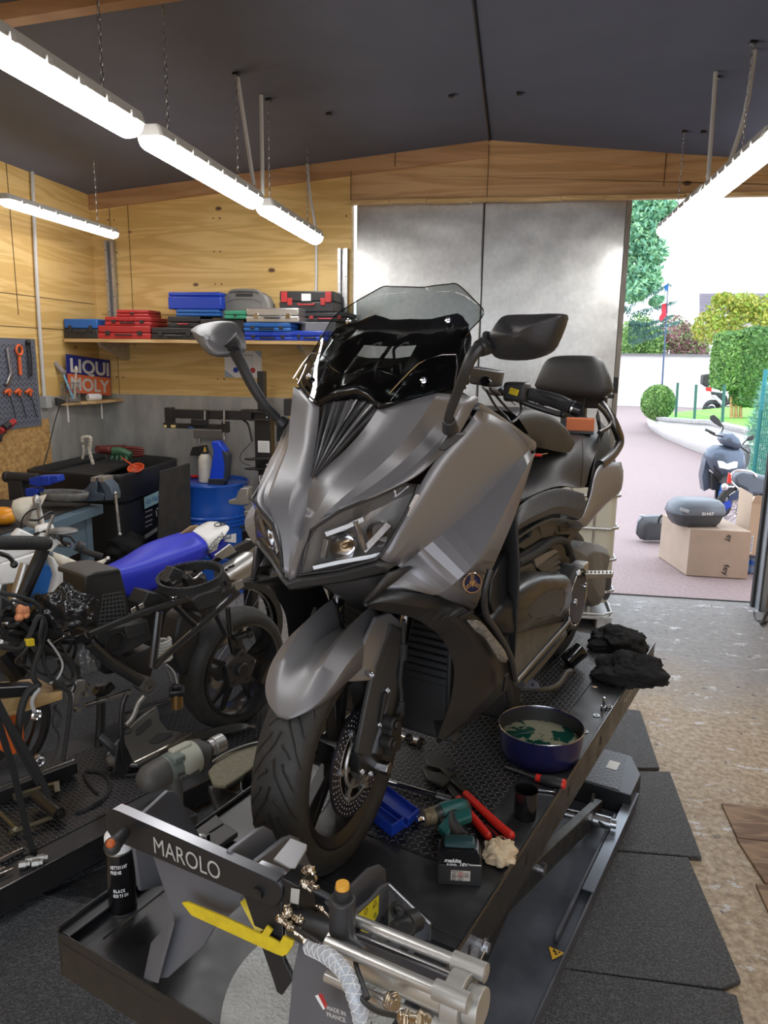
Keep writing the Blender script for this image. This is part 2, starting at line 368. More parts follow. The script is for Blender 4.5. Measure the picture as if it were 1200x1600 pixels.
# nails of the panels
g=G(); random.seed(3)
for x in (-3.24,-3.3,-1.33,-2.35,-2.4):
    for k in range(9): g.cyl((x+random.uniform(-.01,.01),D-.004,.9+k*.25),(x,D,.9+k*.25),.006,n=6)
g.done('trim_back_nails',MC['board seam'],kind='structure')
# right wall + return wall beside opening
g=G(); g.box((XR+.05,(Y0+D)/2,1.6),(.1,D-Y0+.2,3.2)); g.done('wall_right',M['ply'],kind='structure',keep=True)
g=G(); g.box((2.46,D-.06,1.5),(.94,.14,3.0)); g.done('wall_back_right',M['plyd'],kind='structure',keep=True)
# steel post beside opening: C channel with rubber seal
g=G(); g.box((1.93,D-.055,1.5),(.055,.16,3.0)); g.done('trim_door_channel',mat('pale blue grey steel',(.36,.39,.42),.4,.6),kind='structure',bev=.003)
g=G(); g.box((1.893,D-.02,1.5),(.02,.05,3.0)); g.box((1.913,D-.138,1.5),(.006,.02,3.0)); g.done('trim_door_seal',M['rubber'],kind='structure')
# front wall (behind camera) with opening
g=G(); g.box((-2.75,Y0-.05,1.6),(1.6,.1,3.2)); g.box((2.25,Y0-.05,1.6),(1.6,.1,3.2)); g.box((-.25,Y0-.05,2.95),(3.4,.1,.7)); g.done('wall_front',M['ply'],kind='structure',keep=True)
# sliding metal door: two skins with frame
def door_mat():
    m=bpy.data.materials.new('dented galvanised door sheet'); m.use_nodes=True; nt=m.node_tree; N=nt.nodes; L=nt.links; b=N['Principled BSDF']
    b.inputs['Metallic'].default_value=.95; b.inputs['Roughness'].default_value=.33
    tc=N.new('ShaderNodeTexCoord'); n=N.new('ShaderNodeTexNoise'); n.inputs['Scale'].default_value=1.6; n.inputs['Detail'].default_value=2; L.new(tc.outputs['Object'],n.inputs['Vector'])
    n2=N.new('ShaderNodeTexNoise'); n2.inputs['Scale'].default_value=30; n2.inputs['Detail'].default_value=5; L.new(tc.outputs['Object'],n2.inputs['Vector'])
    r=N.new('ShaderNodeValToRGB'); r.color_ramp.elements[0].position=.3; r.color_ramp.elements[1].position=.75; r.color_ramp.elements[0].color=(.50,.50,.48,1); r.color_ramp.elements[1].color=(.60,.595,.575,1); L.new(n2.outputs['Fac'],r.inputs[0]); L.new(r.outputs[0],b.inputs['Base Color'])
    n4=N.new('ShaderNodeTexNoise'); n4.inputs['Scale'].default_value=5; n4.inputs['Detail'].default_value=1; L.new(tc.outputs['Object'],n4.inputs['Vector'])
    bp=N.new('ShaderNodeBump'); bp.inputs['Strength'].default_value=.5; bp.inputs['Distance'].default_value=.03; L.new(n.outputs['Fac'],bp.inputs['Height'])
    bp2=N.new('ShaderNodeBump'); bp2.inputs['Strength'].default_value=.25; bp2.inputs['Distance'].default_value=.012; L.new(n4.outputs['Fac'],bp2.inputs['Height']); L.new(bp.outputs[0],bp2.inputs['Normal'])
    L.new(bp2.outputs[0],b.inputs['Normal']); return m
DM=door_mat()
dr=T('door_1','tall sliding door of dented galvanised sheet, pushed open to the left',None,(-.25,D+.09,0),kind='structure')
del dr['label']
g=G(); g.box((-.775,D+.09,1.5),(.97,.03,2.99)); g.done('door_panel',DM,dr,world=True,bev=.003)
g=G(); g.box((.23,D+.085,1.5),(1.04,.03,2.99)); g.done('door_panel',DM,dr,world=True,bev=.003)
g=G(); g.box((-.28,D+.066,1.5),(.012,.006,2.98)); g.done('panel_joint',M['black'],dr,world=True)
g=G(); g.box((.768,D+.085,1.5),(.035,.06,2.99)); g.done('edge_profile',mat('weathered grey timber edge',(.16,.14,.12),.6,scale=8,col2=(.24,.22,.19),stretch=(9,9,1)),dr,world=True)
g=G(); g.beam((.62,D+.06,1.575),(.76,D+.06,1.575),.012,.03); g.beam((.765,D+.06,1.6),(.765,D+.06,1.72),.03,.012,up=(0,1,0)); g.done('corner_guard',M['rubber'],dr,world=True)
# threshold strip
g=G(); g.box((.5,D+.075,.004),(2.9,.01,.012)); g.done('trim_threshold',mat('threshold shadow gap',(.12,.11,.11),.7),kind='structure')
# wooden plank patch in the floor at right
for i,(y0,y1) in enumerate(((2.86,3.10),(2.60,2.855),(2.33,2.59),(2.05,2.32))):
    g=G(); yy=(y0+y1)/2; xl=.955-(3.1-yy)*.02
    g.prism([(xl+(.03*(i%2)),y0,.0),(xl+.9,y0,.0),(xl+.9,y1,.0),(xl,y1,.0)],(0,0,.012)); g.done('trim_%d'%(i+1),M['plank'],kind='structure',bev=.003)
# ---------------- lamps
def lamp(x,y0,y1,z,label,m='tube',slim=1.0):
    t=T('tube_lamp',label,'ceiling light',(x,(y0+y1)/2,z),0,'long tube lamps under the ceiling'); w=.062*slim
    g=G(); 
    pr=lambda ww,zz,y:[V((x-ww,y,zz)),V((x+ww,y,zz))]
    rows=[]
    for y,k in ((y0,.8),(y0+.012,1),(y1-.012,1),(y1,.8)):
        rows.append([V((x-w*k,y,z)),V((x-w*k*.72,y,z+.045*slim)),V((x+w*k*.72,y,z+.045*slim)),V((x+w*k,y,z))])
    g.loft(rows,closed=True,capends=True); g.done('housing',M['lampbody'],t,world=True,bev=.004)
    g=G(); rows=[]
    for y,k in ((y0+.004,.5),(y0+.012,.85),(y0+.035,1),(y1-.035,1),(y1-.012,.85),(y1-.004,.5)):
        rows.append([V((x+w*k*.97*math.cos(a),y,z-.002+.052*slim*k*math.sin(a))) for a in [PI+PI*i/10 for i in range(11)]])
    g.loft(rows,closed=True,capends=True); g.done('diffuser',M[m],t,world=True)
    g=G(); n=7
    for i in range(n):
        yy=y0+.12+(y1-y0-.24)*i/(n-1)
        for s in (-1,1): g.box((x+s*(w+.003),yy,z+.004),(.008,.025,.022))
    g.done('clip',M['lampbody'],t,world=True)
    return t
lamp(-1.483,1.65,2.915,2.70,'nearest tube lamp of the left row, cut by the left picture edge')
lamp(-1.483,3.045,4.32,2.70,'middle tube lamp of the row of three above the scooter')
lamp(-1.483,4.48,5.68,2.70,'farthest tube lamp of the row of three, nearest the steel door')
lamp(-2.92,4.14,5.39,2.70,'slim tube lamp near the left timber wall',m='tube2',slim=.72)
lamp(.955,2.1,3.33,2.70,'tube lamp at the right picture edge, in front of the wooden header')
lamp(.955,4.33-.98,4.33+.02,2.70,'tube lamp on the right crossing the wooden header')
lamp(.945,4.38,5.56,2.70,'tube lamp on the right, seen against the white sky')
lamp(-1.483,.1,1.37,2.70,'added unseen tube lamp above and behind the viewer, left row')  # out of view, added to light the foreground
lamp(.955,.2,1.5,2.70,'added unseen tube lamp above and behind the viewer, right row')  # second unseen lamp, added to brighten the near objects
def chain(a,b,label):
    a=V(a);b=V(b); n=int((b-a).length/.024); g=G(); d=(b-a)/n
    for i in range(n):
        c=a+d*(i+.5); s=V((.0055,0,0)) if i%2 else V((0,.0055,0)); h=d*.62
        g.tube([c+h+s*.4,c+h*.4+s,c-h*.4+s,c-h+s*.4,c-h-s*.4,c-h*.4-s,c+h*.4-s,c+h-s*.4],.0018,n=4,k=1,closed=True)
    return g.done('hanging_chain',M['steel'],label=label,cat='chain',group='lamp chains')
for (x,y,zb,l) in ((-1.49,2.72,2.75,'chain holding the nearest lamp of the left row, topmost at left'),(-1.47,3.2,2.75,'chain above the front end of the middle lamp, left row'),(-1.497,4.10,2.75,'chain beside the conduit at the back end of the middle lamp'),
    (-1.46,4.52,2.75,'chain beside the conduit at the front end of the farthest lamp'),(-1.50,5.5,2.75,'thin chain at the back end of the farthest lamp'),(-2.915,5.15,2.74,'chain of the slim lamp near the left wall'),
    (.95,4.47,2.75,'chain left of the two white conduits at right'),(1.0,4.02,2.75,'chain right of the two white conduits at right'),(.99,5.42,2.75,'thin chain in front of the wooden header at right')):
    chain((x,y,cz(x)),(x,y,zb),l)
g=G()
for (x,y) in ((-1.497,4.10),(-1.46,4.52),(-1.2,4.9),(.99,5.42),(1.1,5.4),(1.0,4.02),(.95,4.47),(-.45,4.9),(-.05,4.9),(1.3,4.7)): g.box((x,y,cz(x)-.006),(.03,.03,.014))
g.done('trim_ceiling_hooks',M['black'],kind='structure')
def conduit(P,label,r=.011):
    g=G(); g.tube(P,r,n=10,k=3); return g.done('conduit_pipe',M['pvc'],label=label,cat='pipe',group='white electrical conduits')
conduit([(-1.5,4.13,3.27),(-1.47,4.16,3.0),(-1.44,4.18,2.75)],'left one of the two short white conduits down to the lamps')
conduit([(-1.478,4.446,3.28),(-1.478,4.446,2.75)],'right one of the two short white conduits down to the lamps')
conduit([(.93,4.40,3.28),(.94,4.39,2.76)],'left one of the pair of conduits hanging at right')
conduit([(1.03,4.10,3.27),(1.02,4.12,3.0),(.97,4.14,2.76)],'right one of the pair of conduits hanging at right')
a=aty=ay(480,256,5.72); conduit([ay(480,256,5.94),ay(484,300,5.93),ay(491,345,5.94),ay(494,380,5.96),ay(494,447,5.965),ay(491,535,5.965),ay(489,640,5.965)],'long white conduit running down the back wall behind the tool cases')
conduit([ax(50,266,XL+.02),ax(58,450,XL+.02),ax(69,619,XL+.02)],'white conduit running down the left wall to the socket',.013)
conduit([(-2.95,3.84,3.13),(-2.92,3.86,2.74)],'short white conduit at the left picture edge above the slim lamp')
# steel tracks
def track(x,z0,z1,label):
    t=T('wall_rail',label,'wall rail',(x,D-.03,z0)); g=G()
    g.box((x,D-.012,(z0+z1)/2),(.075,.004,z1-z0))
    for s in (-1,1): g.box((x+s*.036,D-.03,(z0+z1)/2),(.003,.04,z1-z0)); g.box((x+s*.026,D-.048,(z0+z1)/2),(.022,.003,z1-z0))
    g.done('rail_channel',M['galv'],t,world=True)
    g=G(); k=int((z1-z0)/.12)
    for i in range(k): g.cyl((x-.026 if i%2 else x+.026,D-.0505,z0+.06+i*.12),(x-.026 if i%2 else x+.026,D-.052,z0+.06+i*.12),.005,n=8)
    g.done('slot',M['black'],t,world=True); return t
track(-3.28,2.0,2.74,'galvanised wall rail left of the blue tool case')
track(-1.345,2.15,2.66,'galvanised wall rail beside the steel door')
# ================================================================ lift table (local: x across, y along, origin at near left corner, z=0 floor)
LTZ=.63; LTH=math.radians(20.7)
LO=az(90,1455,LTZ); LO=V((LO.x,LO.y,0)); LM=mtx(LO,-LTH)
def lt(x,y,z=0): return LM@V((x,y,z))
LI=LM.inverted()
def ltp(px,py,z): p=LI@az(px,py,z); return p
LW=.765; LL=2.42
lift=T('lift_table','black steel motorcycle lift table carrying the grey scooter','lift table',M=LM)
def checker(name,base=(.03,.031,.034)):
    m=bpy.data.materials.new(name); m.use_nodes=True; nt=m.node_tree; N=nt.nodes; L=nt.links; b=N['Principled BSDF']; b.inputs['Base Color'].default_value=(*base,1); b.inputs['Roughness'].default_value=.32; b.inputs['Metallic'].default_value=.55
    tc=N.new('ShaderNodeTexCoord'); outs=[]
    def lattice(ang,offx,offy):
        mp=N.new('ShaderNodeMapping'); mp.inputs['Location'].default_value=(offx,offy,0); L.new(tc.outputs['Object'],mp.inputs[0])
        sp=N.new('ShaderNodeSeparateXYZ'); L.new(mp.outputs[0],sp.inputs[0]); c=[]
        for ax_ in (0,1):
            pp=N.new('ShaderNodeMath'); pp.operation='WRAP'; pp.inputs[1].default_value=-.0165; pp.inputs[2].default_value=.0165; L.new(sp.outputs[ax_],pp.inputs[0]); c.append(pp)
        cb=N.new('ShaderNodeCombineXYZ'); L.new(c[0].outputs[0],cb.inputs[0]); L.new(c[1].outputs[0],cb.inputs[1])
        m2=N.new('ShaderNodeMapping'); m2.inputs['Rotation'].default_value=(0,0,ang); L.new(cb.outputs[0],m2.inputs[0])
        s2=N.new('ShaderNodeSeparateXYZ'); L.new(m2.outputs[0],s2.inputs[0])
        x=N.new('ShaderNodeMath'); x.operation='MULTIPLY'; x.inputs[1].default_value=1/.0088; L.new(s2.outputs[0],x.inputs[0])
        y=N.new('ShaderNodeMath'); y.operation='MULTIPLY'; y.inputs[1].default_value=1/.0027; L.new(s2.outputs[1],y.inputs[0])
        cc=N.new('ShaderNodeCombineXYZ'); L.new(x.outputs[0],cc.inputs[0]); L.new(y.outputs[0],cc.inputs[1])
        ln=N.new('ShaderNodeVectorMath'); ln.operation='LENGTH'; L.new(cc.outputs[0],ln.inputs[0])
        mr=N.new('ShaderNodeMapRange'); mr.interpolation_type='SMOOTHSTEP'; mr.inputs[1].default_value=1.1; mr.inputs[2].default_value=.5; L.new(ln.outputs['Value'],mr.inputs[0]); return mr
    a=lattice(.78,0,0); c=lattice(-.78,.0165,0); d=lattice(-.78,0,.0165); e=lattice(.78,.0165,.0165)
    o=a
    for k in (c,d,e):
        mm=N.new('ShaderNodeMath'); mm.operation='MAXIMUM'; L.new(o.outputs[0],mm.inputs[0]); L.new(k.outputs[0],mm.inputs[1]); o=mm
    bp=N.new('ShaderNodeBump'); bp.inputs['Strength'].default_value=1; bp.inputs['Distance'].default_value=.002; L.new(o.outputs[0],bp.inputs['Height']); L.new(bp.outputs[0],b.inputs['Normal'])
    mx=N.new('ShaderNodeMixRGB'); mx.inputs[1].default_value=(*base,1); mx.inputs[2].default_value=(.22,.22,.23,1); mw=N.new('ShaderNodeMath'); mw.operation='MULTIPLY'; mw.inputs[1].default_value=.75; L.new(o.outputs[0],mw.inputs[0]); L.new(mw.outputs[0],mx.inputs[0]); L.new(mx.outputs[0],b.inputs['Base Color'])
    return m
M['chk']=checker('black chequer plate')
BT=M['blacktop']
g=G(); g.box((LW/2,.40+(LL-.40)/2,LTZ-.003),(LW-.004,LL-.40,.006)); g.done('table_plate',BT,lift)
# joint line on the plate
g=G(); g.box((LW/2,.43,LTZ+.0006),(LW-.02,.004,.0012)); g.done('plate_joint',M['ink'],lift)
# raised chequer plate pads
c0=ltp(583,1300,LTZ); c1=ltp(690,1345,LTZ); c2=ltp(880,1165,LTZ); c3=ltp(975,1050,LTZ)
g=G(); y0=.632; g.box((.365,(y0+1.55)/2,LTZ+.0015),(.54,1.55-y0,.003)); g.box((.365,(1.56+2.36)/2,LTZ+.0015),(.54,.80,.003)); g.done('chequer_plate',M['chk'],lift,bev=.001)
# front tray (lower lip) and side skirts
g=G(); 
g.box((LW/2,.002,LTZ-.055),(LW,.004,.11)); g.done('front_skirt',M['black'],lift,bev=.001)
for nm,x in (('side_skirt',LW-.002),('side_skirt',.002)):
    g=G(); g.box((x,LL/2,LTZ-.045),(.004,LL,.11)); sk=g.done(nm,M['black'],lift)
    g=G(); g.cyl((x,0,LTZ+.009),(x,LL,LTZ+.009),.005,n=10); g.done('rolled_edge',mat('worn bright black edge',(.10,.10,.105),.22,.8),sk)
    if x>.1:
        g=G()
        for i in range(6): g.box((x+.0025,.45+i*.36,LTZ-.04),(.002,.008,.03))
        g.done('skirt_slots',M['ink'],sk)
        text('MAROLO','lettering',(lt(x+.0025,1.86,LTZ-.055)),lt(0,1,0)-lt(0,0,0),V((0,0,1)),.038,M['winkg'],sk,off=.012,w=.30)
g=G(); g.box((LW/2,LL-.002,LTZ-.03),(LW,.004,.06)); g.done('end_skirt',M['black'],lift)
g=G(); g.box((LW/2,.20,LTZ-.024),(LW-.006,.40,.004)); g.box((LW/2,.402,LTZ-.014),(LW-.01,.004,.022)); g.box((.018,.2,LTZ-.002),(.032,.40,.004)); g.done('front_tray',BT,lift)
g=G(); g.box((LW/2,LL*.5,LTZ-.070),(.08,LL*.9,.08)); g.box((.12,LL*.5,LTZ-.065),(.05,LL*.95,.07)); g.box((LW-.12,LL*.5,LTZ-.065),(.05,LL*.95,.07)); g.done('longerons',M['black'],lift)
# scissor arms
BW0,BW1=.04,.74
for x in (.12,LW-.085):
    g=G(); g.beam((x,.35,LTZ-.08),(x,1.95,.07),.035,.08); a_=g.done('scissor_arm',M['black'],lift,bev=.003)
    g=G(); g.beam((x-.045,1.9,LTZ-.08),(x-.045,.35,.07),.035,.08); g.done('scissor_arm',M['black'],lift,bev=.003)
g=G(); g.cyl((.08,1.15,.32),(LW-.05,1.15,.32),.018,n=14); g.done('pivot_shaft',M['steel'],lift)
# base frame on the floor
fx0=.06; fx1=.80
bf=mat('worn black base steel',(.06,.068,.085),.42,.15,scale=6,col2=(.11,.12,.145),rvar=.12)
g=G(); 
g.prism([V((x,y,.022)) for x,y in ((.062,-.02),(.792,-.02),(.792,2.03),(.062,2.03),(.062,.722),(.28,.722),(.54,.722),(.54,.23),(.28,.23),(.28,.721),(.062,.721))],(0,0,.008)); base=g.done('base_plate',bf,lift)
g=G(); g.box((fx1-.004,1.05,.04),(.008,2.14,.06)); g.box((fx1-.05,1.58,.055),(.012,.75,.03)); g.box((fx0,1.05,.04),(.008,2.14,.06)); g.done('base_rail',bf,lift,bev=.002)
g=G(); g.box((fx1-.02,1.8,.072),(.04,.7,.004)); g.done('roller_track',mat('rubbed steel rail',(.22,.24,.27),.3,.7),lift)
# chequered step housing at the far end
g=G(); 
P=[V((fx1-.50,2.04,.02)),V((fx1-.01,2.04,.02)),V((fx1-.01,2.22,.02)),V((fx1-.08,2.36,.02)),V((fx1-.50,2.36,.02))]
g.prism(P,(0,0,.10)); hs=g.done('end_housing',mat('black housing',(.03,.032,.036),.35,.4),lift,bev=.003)
g=G(); g.prism([p+V((0,0,.1005)) for p in [V((fx1-.49,2.05,.02)),V((fx1-.06,2.05,.02)),V((fx1-.10,2.345,.02)),V((fx1-.49,2.345,.02))]],(0,0,.002)); g.done('step_plate',M['chk'],hs)
g=G(); g.box((fx1-.13,2.23,.1235),(.045,.07,.001),rz=.0); g.done('label_sticker',M['white'],hs)
g=G(); g.cyl((fx1-.28,1.80,.10),(fx1-.02,1.84,.10),.018,n=14); g.cyl((fx1-.10,1.83,.10),(fx1-.04,1.835,.10),.024,n=14); g.done('roller_shaft',M['steel'],lift)
g=G(); g.beam((.42,1.82,.09),(.55,1.15,.28),.10,.07); g.done('lifting_arm',M['black'],lift,bev=.006)
g=G(); g.tube([(fx1-.14,1.95,.13),(fx1-.12,1.85,.12),(fx1-.06,1.80,.10)],.006); g.done('air_hose',M['rubber'],lift)
# warning triangle on the base
w0=az(868,1490,.03); wl=LI@w0
def tri3(c,r,z): return [V((c.x+r*math.sin(a),c.y+r*math.cos(a),z)) for a in (0+PI,2*PI/3+PI,4*PI/3+PI)]
g=G(); g.prism(tri3(wl,.036,.0305),(0,0,.0008)); tg=g.done('warning_triangle',M['ink'],lift)
g=G(); g.prism(tri3(wl,.031,.0314),(0,0,.0008)); g.done('triangle_field',mat('warning yellow',(.80,.45,.02),.5),tg)
g=G()
for (dx,dy,w,h) in ((-.004,.004,.012,.004),(.003,-.004,.010,.004),(-.008,.009,.006,.006),(.009,.008,.006,.006),(0,-.0,.004,.012)): g.box((wl.x+dx,wl.y+dy,.0326),(w,h,.0006),rz=.4)
g.done('pictogram',M['ink'],tg)
# side hardware near front: slotted links with bolts
g=G(); g.beam((LW+.012,.16,LTZ-.11),(LW+.012,.50,LTZ-.045),.006,.03,up=(1,0,0)); g.done('slotted_link',M['steel'],lift,bev=.002)
for (y,z) in ((.49,LTZ-.05),(.18,LTZ-.10),(.34,LTZ-.075)):
    g=G(); g.cyl((LW,y,z),(LW+.03,y,z),.012,n=6); g.cyl((LW+.016,y,z),(LW+.02,y,z),.018,n=16); g.done('hex_bolt',M['steel'],lift)
# ================================================================ wheel clamp at the front of the lift
EX=V((math.cos(LTH),-math.sin(LTH),0)); EY=V((math.sin(LTH),math.cos(LTH),0)); EZ=V((0,0,1)); LO3=V((LO.x,LO.y,0))
def ly(x,y,Y): d=ray(x,y); k=(Y-(CAM-LO3).dot(EY))/d.dot(EY); return CAM+d*k
def lx(x,y,X): d=ray(x,y); k=(X-(CAM-LO3).dot(EX))/d.dot(EX); return CAM+d*k
def lyP(L,Y): return [ly(x,y,Y) for x,y in L]
def lxP(L,X): return [lx(x,y,X) for x,y in L]
LG=M['lgrey']
clamp=T('wheel_clamp','grey steel pneumatic wheel clamp bolted to the front of the lift table','wheel clamp',M=LM)
def W(name,g,m,par=clamp,bev=0,ang=35,label=None): return g.done(name,m,par,world=True,bev=bev,ang=ang,label=label)
def plate(name,P,d,m=LG,par=clamp,bev=.0015):
    g=G(); g.prism(P,d); return W(name,g,m,par,bev)
# hourglass stand plate
fl=TTz=LTZ-.030
stand=plate('stand_plate',lyP([(226,1300),(388,1372),(372,1418)],.064)+[ly(331,1456,.052),ly(318,1478,.046),ly(262,1528,.020),ly(228,1530,.012),ly(229,1512,.015),ly(262,1450,.040),ly(272,1438,.045)],EY*.010)
plate('stand_foot',[ly(228,1531,.01),ly(248,1537,.004),ly(274,1440,.025),ly(266,1445,.03),ly(240,1475,.03)],EX*-.008)
plate('cheek_plate',[lx(200,1287,.13),lx(248,1243,.13),lx(258,1234,.13),lx(268,1235,.13),lx(276,1246,.13),lx(330,1345,.13),lx(322,1362,.13),lx(215,1390,.13)],EX*.010)
g=G()
bp=lyP([(165,1278),(166,1268),(175,1264),(186,1268),(432,1378),(441,1388),(441,1402),(432,1416),(420,1416),(176,1312),(167,1298)],.04)
bar=plate('clamp_bar',bp,EY*.022,mat('dark anthracite plate',(.03,.031,.034),.4,.4))
g=G(); P=[p+V((0,0,.0006)) for p in lyP([(176,1264.5),(186,1268),(430,1377),(440,1386)],.04)]
g.loft([P,[p+EY*.022 for p in P]]); W('milled_edge',g,M['edge'],bar)
o=ly(240,1331,.0395); xd=(ly(344,1375,.0395)-o); text('MAROLO','lettering',o,xd,EZ,.036,M['winkg'],bar,off=.0,w=xd.length*.99)
g=G(); q=ly(405,1394,.04); g.cyl(q,q-EY*.008,.011,n=18); g.cyl(q-EY*.008,q-EY*.0085,.005,n=6); W('socket_screw',g,M['black'],bar)
# red tipped plug / clamp handle at left of the bar
g=G(); a=ly(196,1300,.03); b=ly(176,1322,-.02); g.cyl(a,b,.011,.016,n=14); g.ball(b,.017); W('clamp_handle',g,M['blackp'],bar)
g=G(); b2=ly(173,1318,-.04); g.ball(b2,.009,8,6); W('handle_tip',g,mat('rusty orange knob',(.45,.10,.02),.5),bar)
g=G(); g.cyl(ly(192,1266,.06),ly(190,1262,.07),.008,n=10); W('red_cap',g,M['redb'],bar)
# central cheeks
for nm,L,X,t in (('cheek_plate',[(353,1330),(356,1325),(398,1294),(410,1290),(420,1296),(432,1325),(440,1360),(400,1372),(362,1352)],.44,.010),('cheek_plate',[(392,1350),(396,1342),(440,1308),(452,1304),(462,1308),(480,1350),(470,1400),(430,1400),(405,1362)],.475,.010)):
    plate(nm,lxP(L,X),EX*t)
P=[ly(427,1345,.06),ly(454,1312,.11),ly(480,1322,.11),ly(479,1330,.105),ly(462,1358,.06),ly(452,1358,.055)]
plate('guide_tab',P,V((0,0,.004)),mat('pale galvanised tab',(.32,.32,.33),.4,.6))
pr=[(393,1352),(400,1350),(435,1363),(446,1372),(449,1392),(441,1400)]
c=plate('clamp_bar',lyP([(400,1352),(434,1366),(447,1382),(448,1400),(438,1405),(402,1366)],.075),EY*.016,mat('dark anthracite plate',(.03,.031,.034),.4,.4))
g=G(); P=[p+V((0,0,.0006)) for p in lyP([(401,1352),(434,1365),(446,1378)],.075)]; g.loft([P,[p+EY*.016 for p in P]]); W('milled_edge',g,M['edge'],c)
# yellow release hook
hk=[(283,1411),(291,1410),(347,1433),(407,1461),(416,1447),(425,1455),(419,1464),(436,1474),(442,1463),(458,1471),(457,1478),(448,1492),(441,1495),(432,1492),(299,1431)]
plate('release_hook',lyP(hk,.018),EY*.006,M['yellow'])
g=G(); g.beam(ly(383,1405,.06),ly(410,1455,.03),.004,.02,up=EX); W('hook_lever',g,M['yellow'],None if 0 else clamp)
# dark wedge stand under the fittings (right)
stnd2=plate('stand_plate',[ly(380,1398,.045),ly(440,1408,.045),ly(443,1500,.02),ly(458,1530,.01),ly(440,1556,.0),ly(432,1550,.0),ly(407,1463,.035)],EY*.008,mat('dark anthracite plate',(.03,.031,.034),.4,.4))
plate('stand_foot',[ly(458,1520,.01),ly(450,1600,-.02),ly(430,1620,-.03),ly(600,1640,-.03),ly(520,1500,.03),ly(470,1460,.05)],EY*.006)
g=G(); P=lyP([(492,1556),(502,1552),(512,1573),(505,1578)],-.032); g.poly(P); W('flag_sticker',g,M['white'],clamp)
g=G(); P=lyP([(497,1554),(503,1552),(513,1573),(508,1576)],-.0335); g.poly(P); W('flag_red',g,M['red'],clamp)
o=ly(511,1577,-.034); xd=ly(548,1590,-.034)-o
text('MADE IN','caption',o,xd,EZ,.008,M['winkg'],clamp,off=.03,w=xd.length*.8); text('FRANCE','caption',o-EZ*.012,xd,EZ,.008,M['winkg'],clamp,off=.03,w=xd.length*.8)
# valve block with fittings
A=.05
g=G(); g.box(ly(466,1405,.07),(.04,.05,.10),rz=-LTH); W('valve_block',g,M['wingb'],clamp,.003)
g=G(); q=ly(460,1402,.04); g.prism([q+EX*a+EZ*b for a,b in ((-.009,-.014),(.009,-.01),(.012,.02),(-.006,.016))],-EY*.0008); W('valve_label',g,M['winkg'],clamp)
BR=M['brass']
def fitting(P,r=.0085,name='air_fitting'):
    g=G()
    for i in range(len(P)-1):
        a,b=P[i],P[i+1]; m=a.lerp(b,.5); g.cyl(a,m,r,n=6); g.cyl(m,b,r*.75,n=12)
        g.cyl(a.lerp(b,.12),a.lerp(b,.32),r*1.2,n=6)
    g.ball(P[0],r*1.05,8,6); return W(name,g,BR,clamp,.0008)
for L,Y in (([(476,1362),(484,1355),(490,1366)],.08),([(468,1372),(482,1382),(497,1388)],.08),([(474,1380),(488,1392)],.06),([(490,1372),(480,1365)],.1),([(447,1430),(452,1420),(445,1416)],.03),([(437,1434),(450,1445),(462,1452),(476,1466),(487,1478)],.02),([(449,1425),(455,1428)],.02),([(497,1420),(510,1432),(520,1440)],.1),([(470,1438),(458,1432)],.03)):
    fitting([ly(x,y,Y) for x,y in L],.0075)
# transparent braided hose
g=G(); g.tube([ly(484,1479,.0),ly(510,1492,-.02),ly(538,1518,-.035),ly(556,1560,-.05),ly(566,1600,-.05),ly(572,1640,-.05)],.0125,n=14,k=5); hz=W('braided_hose',g,mat('milky braided hose',(.42,.45,.50),.25,0,spec=.7),clamp)
g=G(); H=crom([ly(484,1479,.0),ly(510,1492,-.02),ly(538,1518,-.035),ly(556,1560,-.05),ly(566,1600,-.05),ly(572,1640,-.05)],16)
for sg in (0,1,2,3,4,5):
    pts=[]
    for i,p in enumerate(H):
        t=(H[min(i+1,len(H)-1)]-H[max(i-1,0)]).normalized(); n=t.cross(EY).normalized(); b=t.cross(n); a=(.45*i if sg%2 else -.45*i)+sg*1.05; pts.append(p+(n*math.cos(a)+b*math.sin(a))*.0128)
    g.tube(pts,.0007,n=4,k=1)
W('braid',g,M['white'],hz)
def hose(L,r,m=M['blackp'],name='air_hose'):
    g=G(); g.tube([ly(x,y,Y) for x,y,Y in L],r,n=8,k=5); return W(name,g,m,clamp)
hose([(488,1388,.08),(520,1406,.09),(545,1430,.09),(560,1465,.06),(560,1500,.03),(548,1530,.02),(548,1510,.05),(556,1480,.08)],.006)
hose([(460,1450,.02),(500,1475,-.01),(545,1520,-.03),(565,1560,-.05),(590,1580,-.07),(635,1590,-.08)],.004)
hose([(545,1400,.12),(560,1450,.06),(555,1500,0),(575,1560,-.05)],.004)
# black casting
g=G(); g.cyl(ly(462,1440,.05),ly(548,1482,.03),.027,n=20); g.cyl(ly(535,1440,.035)+EZ*.045,ly(535,1440,.035)-EZ*.05,.022,n=20); cs=W('cast_body',g,mat('dark grey casting',(.045,.045,.048),.45,.4),clamp,.004)
q=ly(535,1429,.035); g=G(); g.cyl(q,q+EZ*.02,.006,n=10); g.cyl(q+EZ*.018,q+EZ*.05,.011,.014,n=14); W('valve_knob',g,M['blackp'],cs); g=G(); g.cyl(q+EZ*.05,q+EZ*.058,.012,.011,n=16); W('knob_cap',g,mat('amber cap',(.75,.38,.05),.4),cs)
